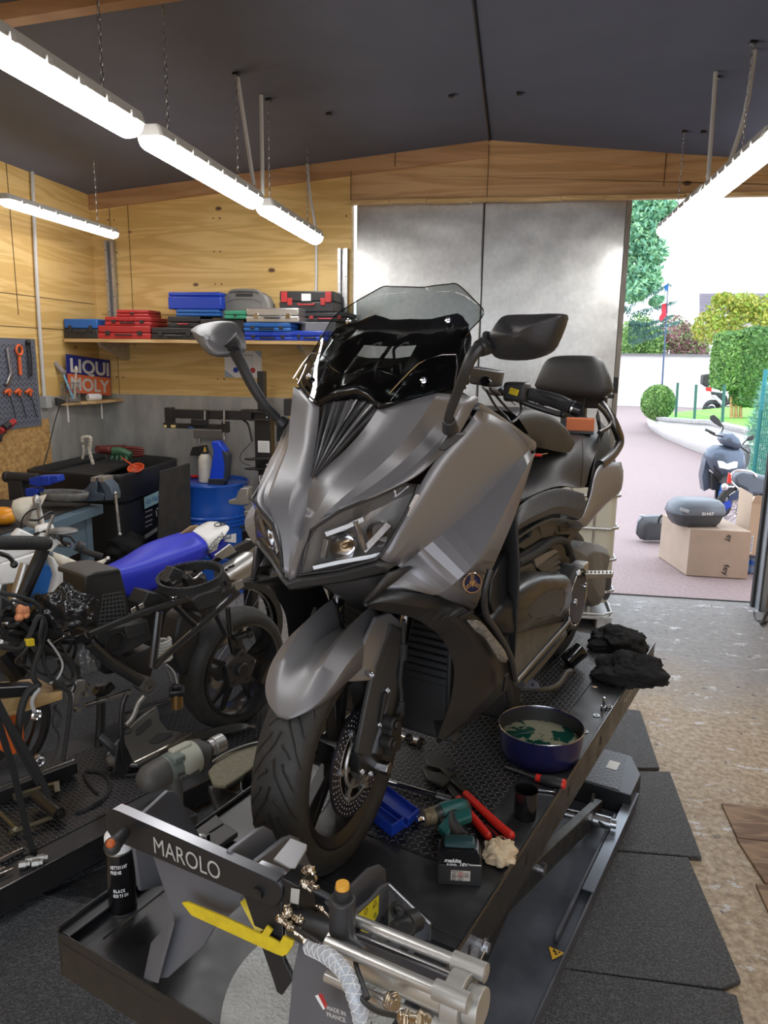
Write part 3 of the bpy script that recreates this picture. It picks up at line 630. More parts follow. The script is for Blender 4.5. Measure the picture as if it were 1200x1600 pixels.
# pneumatic cylinder: barrel, tie rods, end cap
AB=M['alubright']; a0=ly(543,1485,.03); a1=ly(712,1558,.03); ax_=(a1-a0).normalized(); up_=EZ; sd=ax_.cross(up_).normalized()
L_=(a1-a0).length
g=G(); g.cyl(a0-ax_*.03,a1,.030,n=28); cy=W('air_cylinder',g,AB,clamp)
for (du,ds) in ((.032,-.032),(.032,.032),(-.032,.032),(-.032,-.032)):
    g=G(); o=up_*du+sd*ds; g.cyl(a0+o-ax_*.02,a1+o,.0095,n=14); W('tie_rod',g,M['alubright'],cy)
    g=G(); g.cyl(a1+o-ax_*.02,a1+o+ax_*.035,.0145,n=16); g.cyl(a1+o+ax_*.035,a1+o+ax_*.0355,.007,n=12); W('rod_sleeve',g,mat('cast grey end cap',(.48,.47,.44),.45,.7),cy)
g=G(); g.cyl(a1-ax_*.01,a1+ax_*.02,.040,n=28); g.cyl(a1+ax_*.02,a1+ax_*.045,.029,n=28); W('end_cap',g,mat('cast grey end cap',(.48,.47,.44),.45,.7),cy,.002)
g=G(); P=[a0-sd*.031*-1*0+up_*.0+o for o in (V(),)]
g=G(); rows=[[a0+ax_*t*L_+(up_*math.sin(an)+sd*math.cos(an))*.0315 for an in [1.0+.28*i for i in range(6)]] for t in (0,.2,.93)]; g.loft(rows); W('steel_sleeve',g,M['chrome'],cy)
# fittings at bottom right
fitting([ly(612,1562,-.04),ly(618,1572,-.05)],.012); fitting([ly(606,1568,-.03),ly(612,1562,-.04)],.008); fitting([ly(630,1590,-.08),ly(655,1594,-.08),ly(668,1592,-.06)],.010)
# right jaw: curved double plate with sticker, triangular tray, cylinder clevis
jz=LTZ+.002
def zj(x,y,z): return az(x,y,z)
plate('jaw_plate',lxP([(505,1408),(530,1396),(556,1372),(572,1356),(590,1350),(598,1356),(600,1385),(600,1430),(530,1440)],.53),EX*.008)
jp=plate('jaw_plate',lxP([(520,1436),(550,1424),(575,1404),(592,1384),(606,1378),(612,1384),(610,1440),(560,1478),(530,1470)],.565),EX*.008)
st=[lx(x,y,.574) for x,y in ((552,1436),(592,1398),(591,1427),(575,1458),(552,1450))]
g=G(); g.prism(st,EX*.0006); sk=W('warning_sticker',g,mat('sticker yellow',(.82,.68,.03),.5),jp)
g=G()
for (x,y,r) in ((586,1412,.008),(572,1424,.008),(560,1440,.007),(574,1448,.007),(586,1430,.006)):
    q=lx(x,y,.5755); 
    if x==586 and y==1412: g.tube([q+EZ*r,q-EZ*r*.7+EY*r,q-EZ*r*.7-EY*r],.0007,n=4,k=1,closed=True)
    else: g.torus(q,EX,r*.8,.0006,14,4)
W('pictograms',g,M['ink'],sk)
plate('jaw_tray',[az(612,1384,LTZ+.06),az(671,1443,LTZ+.03),az(669,1452,LTZ+.006),az(640,1500,LTZ+.006),az(600,1500,LTZ+.006),az(612,1460,LTZ+.006)],V((0,0,-.003)))
g=G(); a,b=az(608,1382,LTZ+.075),az(672,1444,LTZ+.045); g.loft([[a,b],[V((az(606,1470,LTZ+.006).x,az(606,1470,LTZ+.006).y,LTZ+.006)),V((b.x,b.y,LTZ+.006))]]); w_=g.done('jaw_wing',LG,clamp,world=True,solid=.005)
g=G(); g.tube([a,b,V((b.x,b.y,LTZ+.006))],.003,n=6,k=1); W('wing_edge',g,M['edge'],w_)
g=G(); p=az(655,1455,LTZ+.007); g.cyl(p,p+EZ*.001,.006,n=16); W('tray_hole',g,M['ink'],clamp)
g=G(); p=az(616,1455,LTZ+.045); q=az(648,1438,LTZ+.045); g.cyl(p,q,.020,n=18); g.cyl(p.lerp(q,.7),p.lerp(q,1.15),.023,n=18); g.cyl(q,az(672,1440,LTZ+.045),.004,n=8); g.cyl(az(633,1480,LTZ+.03),az(633,1480,LTZ+.03)+EZ*.04,.012,n=14); g.cyl(az(633,1480,LTZ+.03)+EZ*.035,az(633,1480,LTZ+.03)+EZ*.045,.020,n=18)
g.torus(az(625,1425,LTZ+.05),EY,.02,.006,20,8); W('jaw_valve',g,M['blackp'],clamp,.002)
# pale rounded patch, drawn as a thin flat piece on the plate (under the clamp, at the front edge)
g=G(); c=az(490,1640,LTZ-.028)
pts=[LM@V((q.x,q.y,LTZ-.0215)) for q in crom([V((.452,.008,0)),V((.415,.06,0)),V((.388,.12,0)),V((.378,.19,0)),V((.39,.26,0)),V((.43,.32,0)),V((.50,.36,0)),V((.58,.37,0)),V((.66,.34,0)),V((.71,.28,0)),V((.72,.15,0)),V((.70,.008,0))],3)]; g.prism(pts,V((0,0,.0015))); g.done('grained_patch',mat('pale grained patch',(.50,.51,.50),.5,.3,scale=16,col2=(.42,.43,.42),bump=1.6,bscale=130),label='pale grey grained patch in the front tray of the lift under the wheel clamp',cat='sheet')
# black step tray to the left of stand
g=G(); g.beam(ly(196,1440,.10),ly(240,1405,.10),.12,.004); W('clamp_bracket',g,M['black'],clamp)
# ================================================================ the grey maxi scooter on the lift
TT=.63                                   # height of the lift top
P0=az(490,1350,.65); TH=math.radians(22)
SU=V((math.sin(TH),math.cos(TH),0)); SS=V((math.cos(TH),-math.sin(TH),0))
def sc(x,y,s):
    d=ray(x,y); k=(s-(CAM-P0).dot(SS))/d.dot(SS); q=CAM+d*k
    return V((s,(q-P0).dot(SU),q.z-TT))
def S(L): return [sc(*p) for p in L]
SM=mtx((P0.x,P0.y,TT),-TH)
sco=T('maxi_scooter','matt grey maxi scooter with smoked windscreen standing on the black lift table','scooter',M=SM)
GM=M['gm']
# ---- nose cowl
def nose(off=0):
    g=G()
    I=S([(592,637,.083),(567,672,.062),(535,707,.038),(488,750,.0005),(478,800,0),(465,850,0),(452,908,0)])
    K=S([(684,614,.200),(648,668,.172),(606,716,.138),(558,758,.108),(508,803,.075),(480,842,.036),(459,904,.012)])
    O=S([(748,620,.248),(716,680,.240),(677,721,.217),(634,752,.190),(533,797,.113),(487,826,.052),(467,900,.021)])
    Ta=crom(I,4);Tb=crom(K,4);Tc=crom(O,4)
    g.loft([[a,a.lerp(b,.5)+V((0,.004,0)),b] for a,b in zip(Ta,Tb)]); g.loft([[b,b.lerp(c,.33)+V((0,.010,0)),b.lerp(c,.67)+V((0,.010,0)),c] for b,c in zip(Tb,Tc)])
    return g
g=nose(); g.mirror()
cowl=g.done('front_cowl',GM,sco,solid=.004,ang=14)
# grille with slats
g=G(); tip=sc(486,752,0); 
gl=sc(592,637,.083)
rec=V((0,.03,-.006))
gr_=V((-gl.x,gl.y,gl.z)); pk=sc(555,612,0)+V((0,.02,0))
g.poly([tip+rec*.6,gl+rec,pk+rec,gr_+rec]); g.done('grille_backing',M['gmd'],sco)
for i in range(7):
    t=(i+.5)/7; a=gr_.lerp(gl,t)+V((0,.012-.03*abs(t-.5)*0,.002+.012*(1-abs(2*t-1)))); b=tip+V(((t-.5)*.012,.006,.01))
    g=G(); w=.0098
    g.loft([[a+V((-w,.012,0)),a+V((0,-.004,0)),a+V((w,.012,0))],[b+V((-w*.25,.01,0)),b,b+V((w*.25,.01,0))]]); g.done('slat',mat('satin grey slat',(.22,.215,.215),.35,.5) if i%2 else M['gmd'],sco,solid=.002)
# ---- lower lip under the headlights
g=G()
up=S([(452,908,0),(466,902,.021),(530,892,.09),(592,874,.165),(622,882,.195)]); lo=S([(452,921,0),(470,917,.021),(535,908,.09),(590,896,.160),(604,893,.178)])
mid=[a.lerp(b,.35)+V((0,-.012,0)) for a,b in zip(up,lo)]
g.loft([up,mid,lo,[p+V((-.01*0,.05,-.012)) for p in lo]]); g.mirror(); g.done('chin_trim',M['gmd'],sco,ang=25,solid=.003)
g=G(); a=S([(604,893,.178),(640,884,.2),(592,922,.165),(568,938,.15)]); g.loft([[a[0],a[1]],[a[3],a[2]]]); g.pair('wing_bracket',M['gmd'],sco,solid=.01)
# dark backing below nose
g=G(); B_=[V((0,.02,.73)),V((.15,.06,.76)),V((.19,.16,.74)),V((.2,.32,.60)),V((0,.24,.58))]
g.poly(B_); g.mirror(); g.done('inner_fairing',M['blackp'],sco,solid=.004)
# ---- headlights
HL=[(487,828,.052),(530,799,.115),(590,775,.155),(632,757,.188),(655,757,.206),(636,800,.202),(612,842,.186),(596,866,.170),(588,873,.162),(530,889,.088),(470,897,.024),(474,868,.03)]
for sgn in (1,-1):
    h=S(HL); c=sum(h,V())/len(h)
    fl=lambda L:[V((sgn*p.x,p.y,p.z)) for p in L]
    hl=None
    g=G(); m=len(h)
    inn=[c+(p-c)*.93+V((0,.045,0)) for p in h]; deep=[c+(p-c)*.7+V((0,.085,0)) for p in h]
    g.loft([fl(h+[h[0]]),fl(inn+[inn[0]]),fl(deep+[deep[0]])]); g.poly(fl(deep)); 
    hl=g.done('headlight',mat('silvered lamp shell',(.50,.49,.47),.3,.45,scale=30,bump=1.2,bscale=16),sco,ang=40)
    # lens domed
    g=G(); l1=[c+(p-c)*.97+V((0,-.006,0)) for p in h]; l2=[c+(p-c)*.55+V((0,-.016,0)) for p in h]; hh=[p+V((0,-.001,0)) for p in h]
    g.loft([fl(hh+[hh[0]]),fl(l1+[l1[0]]),fl(l2+[l2[0]])]); g.poly(fl(l2)); g.done('lens',M['glass'],hl,ang=50)
    # reflectors
    CH=M['chrome']
    for (px,py,s,r) in ((520,856,.085,.033),(573,838,.130,.026)):
        o=sc(px,py,s)+V((0,.055,0)); o=V((sgn*o.x,o.y,o.z)); g=G(); g.lathe(o,(0,-1,0),[(-.03,.008),(-.02,r*.6),(0,r*.9),(.022,r)],n=20); g.done('reflector',CH,hl)
        g=G(); g.cyl(o+V((0,.02,0)),o+V((0,-.012,0)),.008,n=12); g.ball(o+V((0,-.012,0)),.008,8,6); g.done('bulb',mat('warm chromed bulb cap',(.7,.5,.28),.2,.8),hl)
    for (a,b,r) in (((500,835,.06),(560,812,.13),.006),((596,860,.165),(645,775,.215),.005),((480,887,.035),(585,866,.155),.005),((497,872,.05),(503,842,.06),.006),((560,860,.12),(600,820,.17),.007),((545,815,.115),(560,860,.125),.005)):
        p=sc(*a)+V((0,.02,0)); q=sc(*b)+V((0,.02,0)); g=G(); g.beam(fl([p])[0],fl([q])[0],.012,r*2); g.done('trim_bar',M['alus'],hl,bev=.001)
    g=G(); e=h; g.tube(fl([p+V((0,-.002,0)) for p in e]),.0035,n=6,k=1,closed=True); g.done('seal',M['blackp'],hl)
# ---- windscreen
bot=S([(555,604,0),(593,634,.085),(650,622,.155),(690,611,.2),(727,600,.236)])
r1=S([(575,575,0),(615,588,.08),(668,572,.15),(700,566,.19),(727,562,.22)])
r2=S([(598,540,0),(640,538,.075),(682,532,.14),(705,530,.175),(727,526,.203)])
r3=S([(630,495,0),(668,492,.07),(705,492,.13),(733,490,.18),(756,491,.215)])
r4=S([(655,462,0),(688,460,.06),(712,460,.105),(730,464,.145),(742,470,.178)])
top=S([(662,449,0),(680,446,.045),(700,444,.082),(711,443,.104),(722,450,.128)])
bot=[bot[0]+V((0,.0,0))]+bot[1:]
g=G(); g.loft([bot,r1,r2,r3,r4,top],ks=3,kr=3); g.mirror()
smoke=bpy.data.materials.new('smoked windscreen'); smoke.use_nodes=True; nt=smoke.node_tree; N=nt.nodes; L=nt.links; N.remove(N['Principled BSDF'])
tr=N.new('ShaderNodeBsdfTransparent'); tr.inputs[0].default_value=(.36,.39,.39,1); gs=N.new('ShaderNodeBsdfGlossy'); gs.inputs['Roughness'].default_value=.04; gs.inputs[0].default_value=(1,1,1,1)
fr=N.new('ShaderNodeFresnel'); fr.inputs[0].default_value=1.5; mx=N.new('ShaderNodeMixShader'); L.new(fr.outputs[0],mx.inputs[0]); L.new(tr.outputs[0],mx.inputs[1]); L.new(gs.outputs[0],mx.inputs[2]); L.new(mx.outputs[0],N['Material Output'].inputs[0])
scr=g.done('windscreen',smoke,sco,ang=60)
# edge line and screws
edge=[bot[4],r1[4],r2[4],r3[4],r4[4],top[4],top[3],top[2],top[1],top[0]]
for sg in (1,-1):
    g=G(); g.tube([V((sg*p.x,p.y,p.z)) for p in edge],.0016,n=5,k=3); g.done('screen_edge',M['blackg'],scr)
for (x,y,s) in ((702,500,.142),(664,594,.16)):
    for sg in (1,-1):
        o=sc(x,y,s); o=V((sg*o.x,o.y-.006,o.z)); g=G(); g.lathe(o,(sg*.35,-1,.35),[(-.004,.0075),(.002,.0075),(.003,.0045),(.001,.0035),(-.002,.0)],n=14); g.done('screw',M['chrome'],scr)
# raised clear side pocket on the screen (left and right)
pk_=S([(609,615,.10),(645,577,.12),(668,562,.14),(714,554,.203),(712,600,.225)])
for sg in (1,-1):
    g=G(); g.tube([V((sg*p.x,p.y-.004,p.z)) for p in pk_],.0014,n=5,k=2); g.done('pocket_rim',M['chrome'],scr)
# black inner shield with wing shaped opening
def off(p,k=.03): return p+V((0,k,0))
rows=[[off(a,.02) for a in bot],[off(a,.028) for a in r1],[off(a,.034) for a in r2]]
r25=S([(612,521,0),(650,518,.07),(690,514,.13),(712,511,.165),(722,510,.19)]); rows.append([off(a,.036) for a in r25])
tp=S([(628,497,0),(663,497,.06),(704,488,.12),(716,499,.155),(721,505,.18)])
g=G(); n0=len(g.v)
g.loft([rows[0],rows[1]],ks=2); 
# opening around centre between rows1 and 3 : leave columns 0-1 partly open
a,b=rows[1],rows[2]; g.loft([a[1:],b[1:]],ks=1); 
h0=[a[0],a[0].lerp(a[1],.5),a[1]]; h1=[a[0].lerp(b[0],.45),a[0].lerp(b[0],.5).lerp(a[1].lerp(b[1],.5),.5),a[1].lerp(b[1],.62)]
g.loft([h0,h1]); 
h2=[a[0].lerp(b[0],1.0),b[0].lerp(b[1],.6)+V((0,0,-.006)),b[1]+V((0,0,-.0))]
g.loft([[h1[2],a[1].lerp(b[1],.62)],[b[1],b[1]]])
g.loft([b,rows[3],[off(p,.038) for p in tp]],ks=2)
g.add([h1[0]+V((0,0,0)),h1[0]+V((.006,0,0)),b[0]+V((.006,0,0)),b[0]],[(0,1,2,3)])
g.mirror(); g.done('inner_shield',M['blackg'],sco,ang=40,solid=.002)
g=G()
q=sc(606,560,.0)+V((0,.03,0)); g.tube([q,q+V((0,.01,.03)),q+V((.07,.03,.05))],.004,n=6); g.tube([q+V((0,.01,.03)),q+V((-.05,.03,.05))],.004,n=6)
g.done('shield_bracket',M['blackp'],sco)
# black peak under the screen
g=G(); pa=S([(555,601,0),(576,612,.045),(596,632,.087),(594,641,.084)]); pb=S([(552,622,0),(572,626,.04),(585,634,.07),(590,642,.08)])
g.loft([[p+V((0,-.004,0)) for p in pa],[p+V((0,.004,0)) for p in pb]]); 
pc=S([(593,636,.085),(640,627,.14),(700,614,.205),(728,604,.236)])
g.loft([[p+V((0,-.003,.006)) for p in pc],[p+V((0,.0,-.004)) for p in pc]]); g.mirror(); g.done('screen_base',M['blackg'],sco,solid=.003)
# dashboard hood
g=G(); d0=[V((0,.36,1.17)),V((.12,.37,1.16)),V((.22,.36,1.12))]; d1=[V((0,.24,1.14)),V((.12,.25,1.13)),V((.235,.32,1.09))]; d2=[V((0,.48,1.10)),V((.12,.48,1.10)),V((.22,.46,1.04))]
g.loft([d1,d0,d2],ks=2); g.mirror(); g.done('dashboard',M['blackp'],sco,solid=.004)
# ---- mirrors
for sg in (1,-1):
    if sg>0:
        hs=[(767,523,.335),(783,499,.345),(796,492,.355),(835,491,.42),(872,490,.478),(885,497,.495),(868,541,.475),(851,555,.45),(819,563,.40),(781,561,.35),(770,550,.335)]
        st=[(748,545,.325),(738,556,.32),(728,578,.31),(714,615,.285),(701,652,.262),(704,672,.255)]
        base=[(683,703,.235),(700,676,.25),(720,676,.262),(728,676,.266),(712,690,.262),(694,704,.245)]; neck=((748,545,.325),(775,532,.345))
    else:
        hs=[(305,515,-.49),(317,507,-.475),(340,502,-.43),(360,503,-.385),(371,513,-.355),(378,530,-.335),(378,549,-.325),(362,556,-.34),(342,558,-.37),(330,551,-.41),(315,533,-.46)]
        st=[(366,548,-.325),(377,568,-.32),(393,600,-.305),(412,630,-.285),(432,652,-.268),(444,664,-.255)]
        base=[(437,690,-.235),(437,668,-.25),(443,655,-.262),(452,655,-.262),(448,672,-.262),(444,690,-.245)]; neck=((366,548,-.325),(368,530,-.34))
    mr=None; h=S(hs); c=sum(h,V())/len(h)
    g=G(); back=[c+(p-c)*.86+V((0,-.028,0)) for p in h]; back2=[c+(p-c)*.45+V((0,-.046,0)) for p in h]; rim=[p+V((0,.012,0)) for p in h]
    b3=[c+(p-c)*.12+V((0,-.050,0)) for p in h]; b1=[c+(p-c)*.97+V((0,-.012,0)) for p in h]; g.loft([rim+[rim[0]],h+[h[0]],b1+[b1[0]],back+[back[0]],back2+[back2[0]],b3+[b3[0]]],kr=3,ks=3); g.poly(b3); 
    mr=g.done('mirror',M['blackp'] if sg>0 else mat('satin grey mirror shell',(.13,.128,.13),.42,.3),sco,ang=60)
    g=G(); gl_=[c+(p-c)*.93+V((0,.013,0)) for p in h]; g.poly(gl_); g.done('mirror_glass',M['chrome'],mr)
    g=G(); g.poly([c+(p-c)*1.0+V((0,.0125,0)) for p in h]); g.done('mirror_rim',M['blackp'],mr,solid=.001)
    g=G(); n0,n1=S(neck); g.tube([n0,n0.lerp(n1,.5),n1+V((0,-.02,0))],(.017,.024),n=12,k=3); 
    g.tube(S(st),(.014,.0085) if sg>0 else (.015,.0105),n=10,k=4); g.done('mirror_stalk',M['blackp'],mr)
    g=G(); g.prism([p+V((sg*.006,-.008,0)) for p in S(base)],(-sg*.012,.03,0)); 
    q=S(st)[-1]; g.cyl(q,q+(S(st)[-2]-q)*.8,.019,.014,n=14); g.done('mirror_base',M['blackp'],mr,bev=.003)
# ---- side fairing
L0=S([(748,640,.250),(716,684,.242),(680,722,.220),(658,757,.210),(626,815,.195),(594,873,.168)])
L05=S([(790,660,.280),(752,702,.265),(716,744,.247),(684,787,.233),(646,836,.212),(608,880,.182)])
L1=S([(828,702,.306),(795,736,.290),(750,783,.270),(705,823,.248),(662,857,.220),(626,886,.182)])
L1b=L1+S([(591,922,.165)])
L2=S([(832,712,.316),(806,762,.334),(776,822,.338),(748,873,.332),(716,906,.292),(690,926,.246),(672,931,.222)])
L3=S([(837,706,.308),(824,747,.318),(806,802,.318),(782,860,.315),(757,915,.308),(738,955,.292),(700,937,.250)])
g=G(); g.loft([L0,L05,L1],ks=3,kr=2); g.loft([L1b,L2],ks=3); g.loft([L2,L3],ks=3)
# shoulder over the top to the inside
Tp=S([(748,640,.258),(752,630,.25),(775,645,.265),(800,662,.285),(828,684,.305),(838,692,.308),(837,706,.312)])
inn=[V((p.x-.07,p.y+.03,p.z+.005)) for p in Tp]
L0t=[L0[0],L0[0],L0[0].lerp(L05[0],.5),L05[0],L05[0].lerp(L1[0],.6),L1[0],L3[0]]
g.loft([L0t,Tp,inn],ks=2)
sf=g.pair('side_fairing',GM,sco,ang=9,solid=.004)
# inner leg shield between the fairings
g=G(); x0=[V((0,.50,1.04)),V((.16,.50,1.03)),V((.26,.48,1.0))]; x1=[V((0,.56,.75)),V((.18,.56,.74)),V((.31,.46,.7))]; x2=[V((0,.62,.36)),V((.15,.62,.36)),V((.29,.5,.38))]
g.loft([x0,x1,x2],ks=2,kr=2); g.mirror(); g.done('leg_shield',M['blackp'],sco,solid=.005)
# key on the fairing
# emblem: chrome ring with three crossed tuning forks
e0=sc(734,909,.312)+V((.006,-.004,0)); en=V((.80,-.60,.12)).normalized()
g=G(); g.lathe(e0,en,[(-.004,.0),(.0,.021),(.0035,.024),(.005,.022),(.004,.0195),(.002,.0185),(.002,0)],n=32); em=g.done('emblem',mat('dark blue enamel',(.01,.015,.06),.2,.3),sco)
g=G(); g.torus(e0+en*.004,en,.0215,.0018,32,6); g.done('emblem_ring',mat('rose chrome',(.75,.62,.55),.15,1),em)
g=G(); RR=rot_to(en)
for k in range(3):
    a=PI/2+k*2*PI/3; d=RR@V((math.cos(a),math.sin(a),0)); t=RR@V((-math.sin(a),math.cos(a),0))
    o=e0+en*.004
    g.beam(o-d*.010,o+d*.003,.0012,.0014,up=en)
    for s in (-1,0,1): g.beam(o+d*.003+t*s*.0032,o+d*.0185+t*s*.0032,.0012,.0014,up=en)
    g.beam(o+d*.003-t*.0038,o+d*.003+t*.0038,.0012,.0014,up=en)
g.done('tuning_forks',mat('rose chrome',(.75,.62,.55),.15,1),em)
# ---- lower black wing
Wo=S([(567,941,.15),(591,923,.165),(645,926,.215),(696,937,.25),(737,957,.30),(768,985,.312),(795,1026,.312),(804,1062,.305),(765,1103,.27),(722,1139,.23),(684,1160,.2)])
Wi=S([(567,947,.15),(592,954,.165),(632,962,.195),(657,971,.212),(685,992,.235),(703,1020,.245),(710,1050,.25),(706,1085,.245),(700,1108,.235),(691,1132,.22),(681,1158,.2)])
Wm=[a.lerp(b,.5)+V((.010,-.006,0)) for a,b in zip(Wo,Wi)]
Wd=[p+V((-.045,.14,0)) for p in Wi]; Wd[0]=Wi[0]+V((-.03,.1,0))
g=G(); g.loft([Wo,Wm,Wi],ks=3); g.loft([Wi,Wd],ks=3); wing=g.pair('lower_wing',M['wingb'],sco,ang=18,solid=.003)
for i in range(4):
    x=672+i*14.5; g=G(); a=sc(x,966-1.0*i,.236+.014*i)+V((.008,-.010,0)); b=sc(x+22,946+2*i,.254+.014*i)+V((.008,-.010,0))
    g.tube([a,b],.0035,n=6,k=1); g.done('vent',M['ink'],wing)
g=G(); pa=S([(724,966,.29),(745,968,.304),(766,992,.311),(782,1012,.313),(788,1026,.312)]); pb=S([(736,983,.285),(750,992,.296),(763,1012,.302),(774,1028,.304),(784,1032,.308)])
g.loft([[p+V((.012,-.007,0)) for p in pa],[p+V((.014,-.008,0)) for p in pb]],ks=3); g.done('scuffed_patch',mat('scuffed beige patch',(.24,.22,.185),.5,scale=90,col2=(.09,.085,.08)),wing,solid=.001)
g=G(); a=sc(787,1052,.31)+V((.01,-.006,0)); b=sc(784,1075,.295)+V((.01,-.006,0)); g.beam(a,b,.014,.006,up=(1,-.3,0)); g.done('slot',M['ink'],wing)
g=G(); g.tube(S([(766,890,.332),(757,925,.325),(759,960,.315),(775,985,.316),(797,1025,.316),(805,1062,.308)]),.008,n=8,k=4); g.done('fairing_edge',M['blackp'],sco)
# belly pan
g=G(); q0=S([(804,1062,.305),(765,1103,.27),(722,1139,.23),(684,1160,.2)]); g.loft([q0,[V((p.x*.55,p.y+.14,p.z-.01)) for p in q0],[V((0,p.y+.2,max(.1,p.z-.04))) for p in q0]]); g.mirror(); g.done('belly_pan',M['blackp'],sco,solid=.004)
# ---- radiator and inner shield
g=G(); g.box((0,.40,.48),(.40,.03,.50),R=(-.18,0,0)); g.done('radiator_cowl',M['blackp'],sco,bev=.01)
rd=G(); 
for i in range(22): rd.box((0,.372-.0035*(i-11)*.5*0-.0,.28+i*.0195),(.34,.012,.004))
rad=rd.done('radiator',mat('dark radiator fins',(.035,.033,.03),.4,.5),sco)
g=G(); 
for x in (-.17,.17): g.tube([V((x,.36,.25)),V((x,.36,.72))],.008,n=8,k=1)
for x in (.05,.09): g.lathe(V((x,.37,.2)),(0,-1,0),[(0,.012),(.012,.01),(.012,.006),(0,.005)],n=12)
g.done('radiator_frame',M['blackp'],sco)
# ---- front wheel group (steered a few degrees)
WC=V((0,.08,.275)); PS=math.radians(6)
def fw(s,r,phi):
    b=-r*math.cos(phi); z=r*math.sin(phi); return V((WC.x+s*math.cos(PS)-b*math.sin(PS),WC.y+b*math.cos(PS)+s*math.sin(PS),WC.z+z))
AX=(fw(1,0,0)-fw(0,0,0))
def ring(prof,n=72):
    g=G(); rows=[[fw(s,r,2*PI*i/n) for (s,r) in prof] for i in range(n)]; rows.append(rows[0]); return g.loft(rows)
tw=ring([(-.046,.202),(-.058,.214),(-.065,.234),(-.062,.252),(-.048,.2665),(-.025,.2735),(0,.275),(.025,.2735),(.048,.2665),(.062,.252),(.065,.234),(.058,.214),(.046,.202)])
wheel=tw.done('front_tyre',M['tire'],sco,ang=60)
def trd(s): return .275-.0085*(abs(s)/.048)**2 if abs(s)<.048 else .2665-(abs(s)-.048)*1.03
g=G(); N_=15
for k in range(N_):
    ph=2*PI*k/N_
    for sg,of in ((1,0),(-1,.5)):
        o=ph+of*2*PI/N_
        for (s0,s1,d0,d1,bend) in ((.0,.058,0,.46,.07),(.022,.052,.02,.22,.03),(.012,.036,.30,.40,.02)):
            pts=[]
            for i in range(9):
                t=i/8; s=s0+(s1-s0)*t; pts.append(fw(sg*s,trd(s),o-(d0+(d1-d0)*t**.6)+bend*math.sin(PI*t)))
            g.tube(pts,(.0036,.0018),n=5,k=1)
g.done('tread_grooves',M['ink'],wheel)
rm=ring([(.054,.213),(.057,.205),(.050,.199),(.040,.183),(-.040,.183),(-.050,.199),(-.057,.205),(-.054,.213)],60); rim=rm.done('wheel_rim',M['wingb'],wheel,ang=30)
g=G()
for k in range(5):
    a=2*PI*k/5+.5
    for da in (-.16,.16):
        g.prism([fw(-.012,.03,a-.5),fw(-.012,.03,a+.5),fw(-.02,.178,a+da+.05),fw(-.02,.178,a+da-.05)],AX*.028)
g.cyl(fw(-.04,0,0),fw(.05,0,0),.038,n=24); g.done('spokes',M['wingb'],rim,bev=.003)
g=G(); DSK=ring([(.066,.094),(.066,.133),(.071,.133),(.071,.094),(.066,.094)],64); dk=DSK.done('brake_disc',mat('blued disc steel',(.13,.13,.16),.3,.9),wheel)
g=G()
for k in range(48):
    for j in range(3): 
        a=2*PI*(k+j*.33)/48; r=.102+j*.011; g.cyl(fw(.0713,r,a),fw(.0718,r,a),.0022,n=6)
g.done('disc_holes',mat('pale disc drilling',(.45,.45,.45),.4),dk)
g=G()
for k in range(6):
    a=2*PI*k/6; g.prism([fw(.066,.045,a-.2),fw(.066,.045,a+.1),fw(.066,.097,a+.2),fw(.066,.097,a+.08)],AX*.005); g.cyl(fw(.062,.09,a+.14),fw(.076,.09,a+.14),.008,n=12)
g.torus(fw(.069,0,0),AX,.062,.005,40,6); g.torus(fw(.069,0,0),AX,.092,.003,48,6); g.done('disc_carrier',M['alu'],dk)
# forks
for sg in (1,-1):
    lo_=fw(sg*.098,.0,0)+V((0,.02,.02)); hi=V((sg*.105+.0,.34,.80))
    g=G(); d=(hi-lo_); g.cyl(lo_+d*.42,hi,.0205,n=18); fk=g.done('fork_tube',M['chrome'],sco)
    g=G(); g.cyl(lo_,lo_+d*.45,.03,.027,n=18); g.done('fork_leg',M['wingb'],fk)
# fork guard (left, image right)
for sg in (1,-1):
    g=G(); pt=[(580,1066,.108),(597,1020,.113),(612,975,.115),(628,985,.125),(629,1012,.125),(614,1075,.12),(603,1130,.115),(597,1165,.112),(580,1181,.108),(558,1178,.102),(563,1150,.104)]
    P=[V((sg*p.x,p.y,p.z)) for p in S(pt)]
    g.prism(P,(-sg*.012,.0,0)); gd=g.done('fork_guard',M['gmd'],sco,bev=.003)
    if sg>0:
        g=G(); 
        for (x,y,s) in ((605,1078,.12),(593,1132,.116),(580,1054,.118),(565,1205,.1),(578,1208,.103)):
            o=sc(x,y,s); g.lathe(o,(1,-.5,0),[(-.01,.007),(.004,.007),(.006,.005),(.003,.003),(0,0)],n=12)
        g.done('guard_bolts',M['steel'],gd)
        g=G(); a,b=S([(601,1083,.122),(594,1128,.118)]); g.tube([a,b],.005,n=6,k=1); g.done('guard_slot',M['ink'],gd)
g=G(); g.prism([sc(x,y,s) for x,y,s in ((561,1180,.1),(600,1165,.108),(598,1200,.1),(588,1212,.098),(562,1210,.095))],(-.03,.0,0)); g.done('fork_foot',M['wingb'],sco,bev=.004)
g=G(); 
for (x,y) in ((612,1130),(608,1160)): 
    o=sc(x,y,.14); g.cyl(o+V((-.02,0,0)),o+V((.012,0,0)),.017,n=18); g.cyl(o+V((.012,0,0)),o+V((.02,0,0)),.011,n=12)
g.box(sc(606,1145,.12),(.05,.05,.09)); g.done('brake_caliper',mat('dirty black caliper',(.03,.028,.026),.5,.4),sco,bev=.005)
g=G(); o=sc(603,1200,.12); g.cyl(o-AX*.03,o+AX*.01,.017,n=6); g.done('axle_nut',M['steel'],sco,bev=.002)
g=G(); g.tube(S([(631,968,.13),(630,1015,.13),(625,1060,.13),(627,1095,.13),(618,1120,.13)]),.0055,n=8,k=4); 
